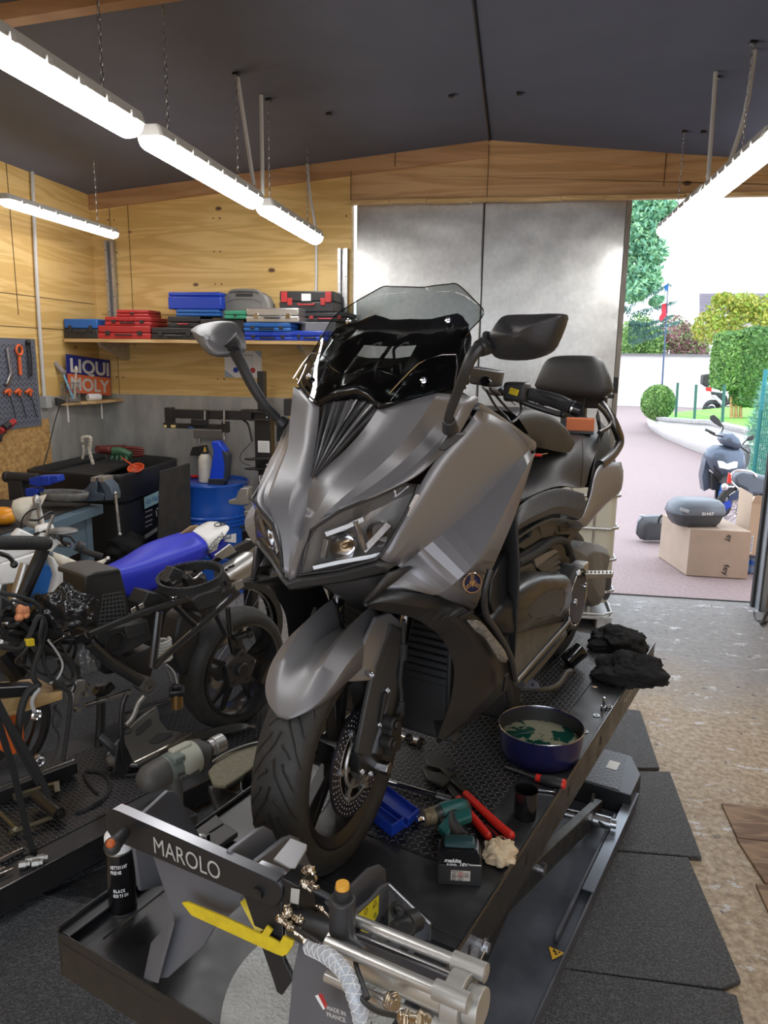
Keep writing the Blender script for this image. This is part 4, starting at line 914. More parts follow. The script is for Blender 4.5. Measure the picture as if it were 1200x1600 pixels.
g.cyl(*S([(631,1005,.13),(630,1030,.13)]),.010,n=10); g.cyl(*S([(627,1095,.13),(626,1118,.13)]),.009,n=10); g.done('brake_hose',M['rubber'],sco)
# fender
def fend():
    g=G(); rows=[]
    for (deg,w,rc,rr,re,sk) in ((41,.012,.287,.287,.286,.286),(46,.048,.292,.292,.288,.284),(52,.070,.298,.300,.290,.278),(60,.083,.303,.310,.292,.270),(68,.088,.298,.320,.296,.262),(78,.091,.292,.330,.300,.255),(88,.093,.290,.342,.304,.255),(98,.094,.292,.356,.312,.262),(106,.092,.296,.370,.325,.28)):
        ph=math.radians(deg); row=[]
        for (f,r) in ((0,rc),(.22,rc+ (rr-rc)*.12),(.42,rc+(rr-rc)*.75),(.58,rr),(.9,re+(rr-re)*.25),(1.0,re),(1.04,sk)):
            row.append(fw(w*f,r,ph))
        rows.append([fw(-w*f,r,ph) for (f,r) in ((1.04,sk),(1.0,re),(.9,re+(rr-re)*.25),(.58,rr),(.42,rc+(rr-rc)*.75),(.22,rc+(rr-rc)*.12))]+row)
    g.loft(rows,kr=3); return g
fend().done('front_fender',GM,sco,ang=40,solid=.003)
g=G(); a=fw(.094,.30,math.radians(62)); b=fw(.097,.31,math.radians(108)); 
P=S([(540,1066,.088),(580,1064,.11),(598,1020,.113),(627,985,.117),(627,972,.112),(610,957,.104),(588,965,.098)])
g.prism(P,(-.01,0,0)); g.done('fender_side',GM,sco,bev=.003)
g=G(); 
for i in range(2): g.tube(S([(587+10*i,1045,.114),(603+10*i,1000,.117)]),.002,n=5,k=1)
g.done('fender_vents',M['ink'],sco)
g=G(); g.box((0,.20,.70),(.26,.10,.05)); g.cyl((0,.2,.66),(0,.28,.9),.04,n=16); g.done('fork_yoke',M['wingb'],sco,bev=.005)
# ---- handlebar
def tubeS(name,L,r,m,par=sco,n=10,k=4):
    g=G(); g.tube(S(L),r,n=n,k=k); return g.done(name,m,par)
hb=tubeS('handlebar',[(903,639,.385),(870,622,.33),(820,612,.24),(790,612,.17),(770,612,.1),(758,604,0)],.011,M['blackp'])
tubeS('grip',[(893,637,.37),(860,625,.31),(826,615,.255)],.0175,M['rubber'],hb,14)
tubeS('bar_end',[(905,641,.388),(893,637,.37)],.019,M['blackg'],hb,14,1)
tubeS('bar_end_ring',[(895.5,638,.374),(893,637,.37)],.0195,M['chrome'],hb,14,1)
g=G(); g.box(sc(808,612,.225),(.06,.06,.05),rz=.1); g.done('switch_housing',M['blackp'],hb,bev=.008)
g=G(); g.box(sc(810,614,.232)+V((0,-.032,.004)),(.024,.006,.016),R=(0,.25,0)); g.done('yellow_tag',M['yellow'],hb,bev=.001)
g=G(); P=S([(735,572,.14),(781,580,.175),(776,606,.175),(732,600,.14)]); g.prism(P,(-.01,.06,.0)); mc=g.done('brake_reservoir',M['blackp'],hb,bev=.005)
o=sc(759,596,.165); g=G(); g.lathe(o,(.2,-1,.1),[(-.01,.013),(.004,.013),(.006,.010),(.003,.008),(.002,0)],n=20); g.done('sight_glass',M['blackg'],mc)
tubeS('brake_lever',[(800,620,.2),(822,630,.235),(850,640,.28),(870,646,.31),(880,648,.325)],.008,M['wingb'],hb)
g=G(); g.ball(sc(880,647,.325),.012); g.done('lever_end',M['wingb'],hb)
tubeS('lever_body',[(785,605,.175),(800,615,.20),(815,624,.225)],.012,M['alu'],hb)
g=G(); g.box(V((.12,.46,1.02)),(.22,.14,.10)); g.box(V((.05,.5,1.06)),(.14,.10,.12)); g.done('bar_cover',M['blackp'],hb,bev=.012)
tubeS('cable',[(780,610,.16),(800,600,.18),(815,640,.2),(800,660,.2),(790,650,.18)],.004,M['blackp'],hb,6)
for (L,c_) in (([(772,608,.15),(790,620,.16),(806,632,.18)],'steel'),([(765,606,.14),(785,630,.16),(800,645,.17)],'blackp'),([(760,610,.14),(775,635,.15),(795,655,.16)],'blackp')): tubeS('cable',L,.0035,M[c_],hb,6)
# right hand grip mostly hidden
g=G(); g.cyl((-.24,.62,1.09),(-.38,.66,1.08),.0175,n=14); g.done('grip',M['rubber'],hb)
# ---- seat
SEAT=M['seat']
def body(name,secs,m,ks=3,kr=3,ang=50):
    "secs: list of half sections, each [(s,b,z)...] from the centre top outwards; mirrored"
    g=G(); rows=[]
    for sct in secs: rows.append([V(p) for p in sct])
    g.loft(rows,ks=ks,kr=kr); g.mirror(); return g.done(name,m,sco,ang=ang)
# seat surface rows running front to back at growing distance from the centre line
R_c=[V((0,.66,.86)),V((0,.85,.83)),V((0,1.05,.83)),V((0,1.17,.90)),V((0,1.30,.925)),V((0,1.55,.94)),V((0,1.72,.95))]
R_m=[V((.09,.66,.85)),V((.11,.85,.825)),V((.13,1.03,.825)),V((.13,1.15,.885)),V((.13,1.30,.915)),V((.12,1.55,.935)),V((.10,1.72,.945))]
E_=S([(800,792,.19),(840,770,.215),(876,759,.22),(912,762,.22),(921,735,.215),(931,700,.20),(936,668,.18)])
R_o=[V((.12,.66,.83)),V((.165,.85,.80)),V((.185,1.03,.80)),V((.18,1.15,.85)),V((.175,1.30,.89)),V((.16,1.55,.91)),V((.13,1.72,.93))]
g=G(); g.loft([R_c,R_m,R_o,[V((E_[i].x,min(max(E_[i].y,.62+.17*i),1.9),E_[i].z)) for i in range(7)]],ks=3,kr=3); g.mirror(); seat=g.done('seat',SEAT,sco,ang=60)
g=G(); hp=[(808,651,.10),(835,645,.11),(861,651,.13),(884,668,.15),(897,690,.16)]; lo_=[(839,699,.12),(855,702,.14),(875,706,.155),(888,707,.165),(892,705,.166)]
top_=S(hp); 
hc=[V((0,p.y+.03,p.z+.012)) for p in top_]; g.loft([hc,[a.lerp(b,.6)+V((0,0,.01)) for a,b in zip(hc,top_)],top_,[a.lerp(b,.5)+V((.006,-.01,0)) for a,b in zip(top_,S(lo_))],S(lo_)],ks=3,kr=3); g.mirror(); g.done('rider_backrest',SEAT,seat,ang=60)
g=G(); g.tube(S([(840,700,.12),(870,745,.2),(909,672,.17)])[:0] or S([(909,680,.165),(911,715,.195),(908,760,.216)]),.0015,n=5); g.done('seat_seam',M['blackp'],seat)
# ribbed side panel
up=S([(806,798,.20),(822,781,.215),(850,768,.228),(880,763,.235),(912,771,.235)]); lo_=S([(792,838,.215),(810,828,.23),(835,815,.24),(868,803,.245),(905,812,.24)])
g=G(); g.loft([up,[a.lerp(b,.35)+V((.012,0,0)) for a,b in zip(up,lo_)],[a.lerp(b,.75)+V((.010,0,0)) for a,b in zip(up,lo_)],lo_],ks=5,kr=3); sp=g.pair('side_panel',M['gmd'],sco,ang=60,solid=.003)
g=G(); uu=crom(up,14); ll=crom(lo_,14)
for i in range(1,len(uu)-1):
    a,b=uu[i],ll[i]; g.tube([a+V((.004,0,-.002)),a.lerp(b,.35)+V((.0135,0,0)),a.lerp(b,.7)+V((.0118,0,0))],.0018,n=5,k=2)
g.done('ribs',mat('satin grey rib',(.11,.107,.105),.4,.2),sp)
# tail fairing
up=S([(921,768,.225),(928,745,.225),(937,728,.225),(952,722,.225),(971,722,.22)]); md=S([(916,790,.235),(928,772,.24),(945,760,.245),(960,750,.24),(974,745,.235)]); lo_=S([(905,813,.24),(915,823,.24),(930,806,.235),(948,787,.225),(966,772,.215)])
g=G(); g.loft([up,md,lo_,[V((p.x*.6,p.y,p.z-.01)) for p in lo_]],ks=3,kr=3); g.pair('tail_fairing',GM,sco,ang=50,solid=.004)
g=G(); u2=S([(921,768,.225),(926,740,.21),(934,700,.19),(940,672,.175),(935,640,.15)]); g.loft([u2,[p+V((-.02,.05,-.03)) for p in u2],[p+V((0,.16,-.09)) for p in u2]],ks=2); g.pair('tail_side',M['gmd'],sco,solid=.003)
g=G(); g.box((0,1.78,.80),(.36,.3,.16),top=(.8,.8)); g.done('tail_core',M['blackp'],sco,bev=.03)
# grab rail
for sg in (1,-1):
    g=G(); P=[V((sg*p.x,p.y,p.z)) for p in S([(938,632,.12),(950,645,.155),(962,668,.19),(968,690,.2),(959,708,.21),(944,722,.215),(937,727,.215)])]; 
    g.tube(P,.019,n=12,k=4); g.done('grab_rail',mat('satin dark aluminium',(.14,.135,.13),.28,.9),sco)
    g=G(); P=[V((sg*p.x,p.y,p.z)) for p in S([(936,676,.18),(950,668,.18),(955,660,.18)])]; g.tube(P,.008,n=8); g.done('rail_stay',M['wingb'],sco)
# backrest pad
g=G(); BR=[(832,602),(843,572),(852,560),(866,556),(890,555),(919,556),(930,561),(938,570),(953,606),(949,615),(940,621),(905,621),(867,617),(840,612)]
cb=(893,590); sfun=lambda x:(x-893)/60*.165
def brow(k,dy,sh=0): return [sc(cb[0]+(x-cb[0])*k,cb[1]+(y-cb[1])*k,sfun(cb[0]+(x-cb[0])*k)*1.0) for x,y in BR]
bp_=[]
for k,dy in ((1,.055),(1,.03),(.97,.008),(.86,-.008),(.6,-.016),(.25,-.019),(.03,-.0195)):
    pts=[]
    for x,y in BR:
        xx=cb[0]+(x-cb[0])*k; yy=cb[1]+(y-cb[1])*k; s=(xx-893)/60*.165; 
        # plane of the pad: b=1.70 at every point, z from the ray
        d=ray(xx,yy); a0=CAM-V((P0.x,P0.y,TT)); t=(1.70-a0.dot(SU))/d.dot(SU); q=a0+d*t
        z=q.z; sx=q.dot(SS); pts.append(V((sx,1.70+dy+(z-1.1)*.15,z)))
    bp_.append(pts+[pts[0]])
g.loft(bp_,ks=2); g.poly(bp_[-1][:-1]); g.poly(bp_[0][:-1]); g.done('passenger_backrest',SEAT,sco,ang=60)
g=G(); cx=bp_[0]; mx_=sum((p.x for p in cx),0)/len(cx)
g.box((0,1.79,.98),(.10,.04,.2)); g.box((0,1.80,1.05),(.26,.03,.05)); g.done('backrest_bracket',M['wingb'],sco,bev=.006)
# ---- engine side, left
def pan(name,L,th,m,par=sco,bev=.004,dx=0):
    g=G(); g.prism([p+V((dx,0,0)) for p in S(L)],(-th,0,0)); return g.done(name,m,par,bev=bev)
g=G(); g.box((0,1.05,.50),(.30,.7,.34)); g.box((0,.9,.72),(.34,.6,.16)); g.done('engine_frame',M['blackp'],sco,bev=.02)
g=G(); g.box((0,1.25,.36),(.34,.6,.14)); g.done('engine_block',mat('dark engine casting',(.04,.04,.04),.5,.5,scale=50,bump=.3),sco,bev=.02)
pan('frame_plate',[(766,941,.27),(770,905,.27),(783,880,.265),(799,858,.26),(806,880,.26),(806,905,.262),(795,925,.265),(772,958,.27)],.02,mat('satin black plate',(.03,.03,.031),.3,.3))
g=G(); co_=[(765,966,.265),(785,938,.27),(808,917,.27),(838,898,.265),(862,896,.26),(884,899,.255),(888,920,.25),(884,948,.25),(868,972,.26),(830,983,.27),(782,994,.275)]
P=S(co_); cc=sum(P,V())/len(P); g.loft([[p+V((-.05,0,0)) for p in P+[P[0]]],P+[P[0]],[cc+(p-cc)*.86+V((.025,0,0)) for p in P+[P[0]]],[cc+(p-cc)*.5+V((.035,0,0)) for p in P+[P[0]]]],ks=2); g.poly([cc+(p-cc)*.5+V((.035,0,0)) for p in P]); g.done('engine_cover',mat('smooth black cover',(.024,.024,.025),.3,.3),sco,ang=60)
fb=S([(784,994,.27),(800,985,.275),(884,970,.27),(886,975,.28),(806,1063,.30)]); g=G(); g.prism(fb,(-.0,.0,-.02)); g.done('footboard',mat('worn grey footboard',(.05,.05,.048),.5,scale=30,col2=(.08,.08,.075)),sco,bev=.003)
tubeS('footboard_edge',[(888,966,.275),(885,976,.285),(850,1015,.292),(806,1066,.305)],.007,mat('satin dark aluminium',(.14,.135,.13),.28,.9),n=8)
tubeS('footboard_edge',[(880,990,.26),(850,1028,.27),(812,1068,.285)],.014,M['blackp'],n=8)
o=sc(898,934,.235); g=G(); g.lathe(o,(1,-.0,.0),[(-.08,.115),(.0,.115),(.012,.105),(.010,.092),(.004,.088),(.006,0)],n=36); cl=g.done('clutch_cover',M['blackp'],sco,ang=30)
g=G(); g.lathe(o,(1,0,0),[(.006,.088),(.014,.085),(.016,0)],n=32); g.done('clutch_cap',mat('blue black enamel',(.02,.022,.045),.3,.4),cl)
g=G(); g.torus(o+V((.012,0,0)),(1,0,0),.094,.0025,36,6); g.done('clutch_ring',M['chrome'],cl)
g=G(); g.lathe(o+V((.014,-.045,-.0)),(1,0,0),[(0,.012),(.008,.01),(.009,0)],n=14); g.lathe(o+V((.014,.06,.03)),(1,0,0),[(0,.012),(.008,.01),(.009,0)],n=14); g.done('clutch_bolts',M['steel'],cl)
# ribbed cooling duct
pan('duct',[(835,873,.22),(868,858,.215),(874,862,.215),(838,888,.22)],.05,mat('worn grey duct',(.16,.15,.135),.4,.4))
for i in range(4): pan('duct_fin',[(838+4*i,886+4*i,.22),(872+1*i,866+9*i,.215),(877,870+9*i,.215),(846+6*i,892+3*i,.22)],.06,M['gmd'],bev=.001)
pan('duct_body',[(806,890,.22),(833,878,.22),(840,890,.22),(850,898,.22),(812,905,.22)],.08,M['blackp'],bev=.01)
tubeS('coolant_hose',[(808,880,.21),(835,866,.21),(862,847,.21),(880,845,.21),(888,855,.205),(890,866,.2)],.013,M['rubber'],n=12)
tubeS('coolant_hose',[(808,872,.19),(840,852,.19),(860,840,.19)],.011,M['rubber'],n=10)
for i,L in enumerate(([(806,855,.2),(830,838,.2),(832,828,.2),(850,820,.2),(852,838,.2),(820,858,.2)],[(842,822,.205),(862,812,.205),(870,815,.2),(865,838,.2),(848,842,.2)],[(866,818,.2),(892,814,.2),(900,820,.2),(896,835,.2),(868,836,.2)],[(884,845,.18),(904,818,.18),(912,822,.18),(890,850,.18)])):
    pan('frame_bracket',L,.02,M['gmd'] if i!=2 else M['blackp'],bev=.003)
tubeS('panel_edge',[(800,848,.215),(830,826,.225),(865,812,.23),(902,816,.23)],.005,M['gmd'],n=6)
pan('bracket_pad',[(874,822,.205),(890,822,.205),(890,830,.205),(876,832,.205)],.01,M['ink'])
g=G(); co_=[(896,858,.16),(912,846,.15),(935,850,.14),(949,858,.13),(944,880,.13),(940,905,.14),(936,945,.15),(925,948,.16),(912,925,.17),(905,890,.17)]
P=S(co_); cc=sum(P,V())/len(P); g.loft([[p+V((-.06,0,0)) for p in P+[P[0]]],P+[P[0]],[cc+(p-cc)*.7+V((.03,0,0)) for p in P+[P[0]]]]); g.poly([cc+(p-cc)*.7+V((.03,0,0)) for p in P]); g.done('belt_case',mat('dusty grey plastic',(.10,.098,.094),.6,scale=12,col2=(.14,.137,.13)),sco,bev=.004,ang=30)
fp=G(); P=S([(914,897,.26),(958,897,.33),(957,903,.33),(915,905,.26)]); fp.prism(P,(-.01,.05,0)); peg=fp.done('passenger_footpeg',mat('worn aluminium peg',(.30,.29,.27),.4,.7),sco,bev=.002)
g=G()
for i in range(7): o=sc(918+i*6,895.5,.27+i*.009); g.cyl(o,o+V((0,0,.008)),.004,.002,n=6)
g.done('peg_teeth',M['chrome'],peg)
g=G(); g.box(sc(905,895,.2),(.05,.06,.08)); g.cyl(sc(903,895,.2),sc(903,895,.25),.012,n=12); g.done('peg_hanger',M['alu'],sco,bev=.005)
for (x,y,s) in ((902,918,.2),(906,938,.2),(895,885,.21)): 
    g=G(); g.cyl(sc(x,y,s),sc(x,y,s)+V((.02,0,0)),.009,n=6); g.done('bolt',M['steel'],sco)
# rear wheel
g=G(); RW=V((0,1.66,.275)); g.lathe(RW+V((-.07,0,0)),(1,0,0),[(0,.2),(.0,.25),(.03,.272),(.07,.278),(.11,.272),(.14,.25),(.14,.2)],n=48); rw=g.done('rear_tyre',M['tire'],sco,ang=60)
g=G(); g.lathe(RW+V((-.06,0,0)),(1,0,0),[(0,.2),(0,.19),(.05,.17),(.07,.17),(.12,.19),(.12,.2)],n=40); g.cyl(RW-V((.06,0,0)),RW+V((.08,0,0)),.05,n=20)
for k in range(5):
    a=2*PI*k/5; g.beam(RW,RW+V((0,math.cos(a)*.18,math.sin(a)*.18)),.03,.03,up=(1,0,0))
g.done('rear_rim',M['wingb'],rw)
g=G(); g.beam((.12,1.05,.33),(.12,1.66,.275),.05,.07); g.beam((-.12,1.05,.33),(-.12,1.66,.275),.05,.07); g.done('swing_arm',M['wingb'],sco,bev=.01)
# centre stand and side stand pedal
tubeS('centre_stand',[(789,1040,.14),(793,1065,.13),(797,1090,.12)],.014,mat('dirty steel',(.10,.095,.085),.5,.6),n=8)
g=G(); P=[az(795,1042,TT+.12),az(840,1068,TT+.09),az(845,1077,TT+.07),az(798,1076,TT+.06)]; g.prism(P,(0,.008,.004)); sp_=g.done('stand_plate',M['lgrey'],sco,world=True,bev=.002)
g=G(); g.tube([az(798,1076,TT+.06),az(830,1077,TT+.06),az(855,1077,TT+.05),az(872,1070,TT+.05),az(885,1052,TT+.06),az(893,1048,TT+.065)],.011,n=10); g.done('stand_lever',mat('dirty steel',(.10,.095,.085),.5,.6),sco,world=True)
g=G(); 
for (x,y,r) in ((806,1052,.011),(820,1060,.007),(832,1066,.005)): p=az(x,y,TT+.1)+V((0,-.012,-.003)); g.cyl(p,p+V((0,-.003,0)),r,n=14)
g.done('stand_holes',M['ink'],sp_,world=True)
g=G(); g.box(az(800,1096,TT+.01),(.07,.04,.02),rz=.3); g.done('stand_foot',mat('dirty steel',(.10,.095,.085),.5,.6),sco,world=True,bev=.004)
g=G(); g.box((0,.98,.12),(.24,.12,.2)); g.done('engine_sump',M['blackp'],sco,bev=.02)

# small things left on the seat
t=T('spare_part_box','small orange and black box lying on the rear of the scooter seat','box',SM@sc(895,662,.06))
g=G(); P=S([(884,653,.03),(896,668,.10),(921,666,.08),(906,652,.01)]); g.prism(P,(0,0,-.035)); g.done('orange_end',mat('orange card',(.62,.17,.06),.6),t,world=False,bev=.002) if 0 else None
W_=lambda L:[SM@q for q in L]
c=SM@sc(897,661,.05); 
g=G(); g.box(c,(.10,.16,.042),rz=-TH+.3); g.done('carton',mat('dark printed carton',(.03,.03,.032),.5),t,world=True,bev=.002)
g=G(); g.box(c+V((.02,-.045,.0)),(.105,.075,.046),rz=-TH+.3); g.done('orange_end',mat('orange card',(.62,.17,.06),.6),t,world=True,bev=.002)
g=G(); g.box(c+V((0,0,-.028)),(.15,.19,.012),rz=-TH+.3); g.done('black_tray',M['blackp'],t,world=True,bev=.002)
t=T('ignition_key','ignition key with red tag lying on the scooter seat behind the fairing','key',SM@sc(842,710,.14))
g=G(); a=SM@sc(839,711,.14); g.box(a,(.03,.018,.008),rz=.3); g.done('red_tag',M['redb'],t,world=True,bev=.002); g=G(); g.beam(a,SM@sc(855,708,.16),.006,.002); g.done('key_blade',M['chrome'],t,world=True)
# ================================================================ loose things on the lift
Z0=LTZ+.0005; ZC=LTZ+.0035
def WW(name,g,m,par,bev=0,ang=35,label=None,**k): return g.done(name,m,par,world=True,bev=bev,ang=ang,label=label,**k)
# oil pan
c=az(847,1150,LTZ+.075); c=V((c.x,c.y,Z0)); R1=(az(914,1140,LTZ+.10)-az(779,1125,LTZ+.10)).length/2
cc=(az(914,1140,LTZ+.10)+az(779,1125,LTZ+.10))/2; cc=V((cc.x,cc.y,Z0))
t=T('oil_pan','round dark blue pan holding oily coolant, on the lift beside the screwdriver','pan',cc)
g=G(); g.lathe(cc,EZ,[(0,0),(0,R1*.86),(.004,R1*.90),(.05,R1*.97),(.097,R1*.99),(.10,R1*1.0),(.102,R1*.985),(.098,R1*.97),(.05,R1*.945),(.01,R1*.87),(.006,0)],n=56)
WW('pan_body',g,mat('dark blue enamel pan',(.012,.012,.06),.28),t,ang=50)
g=G(); g.torus(cc+EZ*.1,EZ,R1*.99,.0022,64,6); WW('pan_rim',g,M['steel'],t)
g=G(); g.lathe(cc,EZ,[(.007,R1*.868),(.05,R1*.943),(.094,R1*.966)],n=56); WW('pan_lining',g,M['blackp'],t,ang=60)
g=G(); g.lathe(cc,EZ,[(.052,0),(.052,R1*.943)],n=56); 
WW('waste_fluid',g,mat('murky fluid with dark green film',(.005,.05,.035),.06,scale=16,col2=(.24,.24,.17),ramp=(.47,.50),detail=5,spec=.6),t)
# screwdriver
def rodthing(name,label,cat,P,parts,group=None):
    t=T(name,label,cat,P,group=group); return t
a=az(790,1198,Z0+.012); b=az(835,1214,Z0+.013); c_=az(884,1226,Z0+.016)
t=T('screwdriver','long screwdriver with black and red handle on the lift below the oil pan','screwdriver',a)
g=G(); g.cyl(a,b,.0032,n=10); g.box(a,(.008,.008,.0015),rz=.5); WW('blade',g,M['steel'],t)
g=G(); d=(c_-b); L=d.length; g.lathe(b,d,[(0,.004),(.003,.011),(.015,.010),(.025,.0125),(L*.5,.0155),(L*.8,.016),(L*.93,.014),(L*.94,0)],n=14); WW('handle',g,M['blackp'],t)
g=G(); g.lathe(b,d,[(.006,.0118),(.015,.0108),(.02,.012),(.02,0)],n=14); g.lathe(b,d,[(L*.9,.0155),(L*.97,.0145),(L,.009),(L,0)],n=14); WW('red_ring',g,mat('bright red grip',(.62,.02,.012),.38),t)
# combination spanner
a=az(818,1232,Z0+.004); b=az(868,1237,Z0+.004); g=G(); g.beam(a,b,.007,.004); g.torus(a,EZ,.008,.0028,18,6); 
g.tube([b+V((.004,.012,0)),b+V((-.004,.006,0)),b+V((-.003,-.007,0)),b+V((.006,-.012,0))],.0028,n=6); g.done('combination_spanner',M['chrome'],label='small chrome combination spanner between the screwdriver and the black cup',cat='spanner',bev=.0006)
# black cup
c=az(820,1275,Z0); ru=(az(840,1240,LTZ+.075)-az(802,1238,LTZ+.075)).length/2
g=G(); g.lathe(c,EZ,[(0,0),(0,ru*.95),(.08,ru),(.08,ru*.92),(.006,ru*.87),(.005,0)],n=32); g.done('plastic_cup',M['blackg'],label='black plastic cup standing beside the red pliers handles',cat='cup',ang=50)
# slip joint pliers with red grips
t=T('water_pump_pliers','large water pump pliers with red grips on the chequer plate','pliers',az(730,1230,ZC))
g=G(); z=ZC+.012
g.beam(az(696,1210,z),az(740,1245,z),.022,.009); g.beam(az(698,1225,z-.004),az(722,1255,z-.004),.020,.008)
g.prism([az(x,y,z) for x,y in ((661,1185),(690,1180),(704,1190),(712,1212),(700,1218),(688,1205),(668,1200))],EZ*.010); g.prism([az(x,y,z) for x,y in ((658,1202),(668,1208),(690,1212),(704,1222),(692,1232),(668,1222))],EZ*.010)
g.cyl(az(703,1206,z-.004),az(703,1206,z-.004)+EZ*.02,.012,n=14); WW('jaws',g,mat('oily tool steel',(.07,.068,.065),.35,.8),t,.002)
for P in ([(727,1240),(750,1262),(780,1290),(798,1305)],[(716,1248),(726,1262),(745,1285),(762,1306)]):
    g=G(); g.tube([az(x,y,z+.001) for x,y in P],(.0105,.0115),n=10,k=4); g.ball(az(*P[-1],z+.001),.0115,10,7); WW('grip',g,mat('bright red grip',(.62,.02,.012),.38),t)
g=G(); a=az(765,1290,ZC+.004); g.torus(az(783,1312,Z0+.005),EZ,.013,.004,20,6); g.beam(az(758,1290,Z0+.005),az(777,1306,Z0+.005),.01,.005); g.done('ring_spanner',M['chrome'],label='chrome ring spanner half hidden under the red pliers grips',cat='spanner')
# blue case, open
t=T('bit_case','open empty blue plastic case on the chequer plate beside the front wheel','case',az(605,1290,ZC))
def hexbox(P,h,m,par,name,wall=.0025):
    "open box from four base corners (world) with height h"
    g=G(); c=sum(P,V())/4
    outer=[p+EZ*h for p in P]; inner=[c+(p-c)*.93+EZ*h for p in P]; inb=[c+(p-c)*.91+EZ*.003 for p in P]
    g.loft([P+[P[0]],outer+[outer[0]],inner+[inner[0]],inb+[inb[0]]]); g.poly(P[::-1]); g.poly(inb); return WW(name,g,m,par,.0015)
hexbox([az(567,1272,ZC),az(612,1308,ZC),az(632,1294,ZC),az(583,1255,ZC)],.032,M['blue'],t,'case_base')
hexbox([az(584,1252,ZC),az(638,1292,ZC),az(655,1276,ZC),az(586,1222,ZC)],.022,M['blue'],t,'case_lid')
g=G(); g.cyl(az(583,1253,ZC+.02),az(636,1292,ZC+.02),.003,n=8); WW('hinge',g,M['blue'],t)
# ratchet bar and socket extension
def rod(P0_,P1_,r,label,name='ratchet_bar',zz=.012,m='chrome',head=None):
    t=T(name,label,'tool bar',az(*P0_,ZC+zz)); a=az(*P0_,ZC+zz); b=az(*P1_,ZC+zz); g=G(); g.cyl(a,b,r,n=14); d=(b-a); WW('shaft',g,M[m],t)
    g=G(); g.cyl(b-d.normalized()*.045,b,r*1.35,n=14); WW('grip_end',g,M['steel'],t); 
    if head: g=G(); g.cyl(a-EZ*.01,a+EZ*.012,.018,n=18); g.box(a+EZ*.014,(.01,.01,.012)); WW('ratchet_head',g,M['chrome'],t,.001)
    return t
rod((588,1216),(706,1250),.0075,'long chrome breaker bar lying between the front wheel and the drill')
rod((618,1148),(656,1160),.009,'short chrome socket extension lying right behind the fork','socket_extension')
# impact driver lying + battery upright
t=T('impact_driver','teal and black cordless impact driver lying on the chequer plate with battery','cordless drill',az(705,1330,ZC))
dz=ZC+.035; TE=M['teal']
a=az(662,1278,dz); b=az(732,1262,dz)
g=G(); d=(b-a); L=d.length; g.lathe(a,d,[(0,.010),(.01,.020),(L*.22,.024)],n=20); g.cyl(a,a+d*.2,.021,n=20); WW('nose_ring',g,mat('worn brass coloured nose',(.22,.17,.10),.5,.3),t)
g=G(); g.cyl(a-d.normalized()*.018,a,.009,n=6); g.cyl(a-d.normalized()*.004,a,.012,n=14); WW('chuck',g,M['chrome'],t,.001)
g=G(); g.lathe(a,d,[(L*.2,.022),(L*.3,.026),(L*.5,.027)],n=20); WW('gear_case',g,mat('oily black housing',(.03,.035,.03),.35),t)
g=G(); g.lathe(a,d,[(L*.36,.0),(L*.36,.028),(L*.55,.030),(L*.88,.029),(L*.98,.022),(L,0)],n=20); hb_=WW('motor_housing',g,TE,t,ang=50)
g=G(); g.lathe(a,d,[(L*.86,.0295),(L*.98,.0235),(L*1.01,.012),(L*1.01,0)],n=20); WW('rear_cap',g,M['blackp'],t)
g=G(); p=az(702,1284,dz); q=az(722,1312,LTZ+.06); g.tube([az(708,1275,dz),p.lerp(q,.3),q],(.021,.019),n=14,k=4); WW('handle',g,M['blackp'],t)
g=G(); P=[az(x,y,dz+.022) for x,y in ((684,1290),(705,1268),(735,1262),(738,1275),(712,1285),(700,1305))]; g.prism(P,EZ*-.02); WW('teal_side',g,TE,hb_,.004)
g=G()
for i in range(4):
    p=az(706+5*i,1292,dz+.021); q=az(722+4*i,1318,LTZ+.082); g.tube([p,q],.0016,n=5,k=1)
WW('grip_ribs',g,mat('pale grip line',(.25,.26,.27),.4),t)
g=G(); p=az(693,1288,dz+.0); g.box(p,(.018,.014,.03),rz=.4); WW('trigger',g,M['blackp'],t,.004)
# battery: face towards camera
bx0=az(683,1382,Z0); bx1=az(752,1386,Z0); ex=(bx1-bx0).normalized(); ez=EZ; eyb=ez.cross(ex); wB=(bx1-bx0).length; fy=(CAM-bx0); 
bt=T('battery_pack','black cordless tool battery with white lettering, at the lift edge below the drill','battery',bx0.lerp(bx1,.5))
hB=.074
def bb(u,v,w): return bx0+ex*(u*wB)+ez*(v*hB)+eyb*(w*.085)
g=G(); fr=[bb(.04,0,0),bb(.96,0,0),bb(1,.06,0),bb(1.0,.70,0),bb(.97,.74,0),bb(.03,.74,0),bb(0,.70,0),bb(0,.06,0)]; g.prism(fr,eyb*.085); WW('battery_case',g,M['blackp'],bt,.004)
g=G(); fr=[bb(0.02,.76,-.02),bb(.98,.76,-.02),bb(.98,1.0,.12),bb(.90,1.07,.25),bb(.12,1.07,.25),bb(.02,1.0,.12)]; g.prism(fr,eyb*.055); up_b=WW('battery_top',g,M['blackg'],bt,.004)
g=G(); g.prism([bb(.12,1.08,.3),bb(.88,1.08,.3),bb(.84,1.22,.42),bb(.16,1.22,.42)],eyb*.03); WW('battery_latch',g,mat('dark teal plastic',(.008,.04,.045),.4),bt,.004)
nn=-eyb
g=G(); g.prism([bb(.30,.20,-.012),bb(.74,.20,-.012),bb(.74,.56,-.012),bb(.30,.56,-.012)],nn*.0006); lb=WW('rating_label',g,mat('label cream',(.55,.50,.44),.6),bt)
g=G()
for (u,v) in ((.37,.42),(.52,.42),(.66,.42),(.37,.27),(.52,.27)):
    q=bb(u,v,-.022); g.torus(q,nn,.0042,.0006,14,4); g.beam(q-ex*.003-ez*.003,q+ex*.003+ez*.003,.0008,.0006,up=nn)
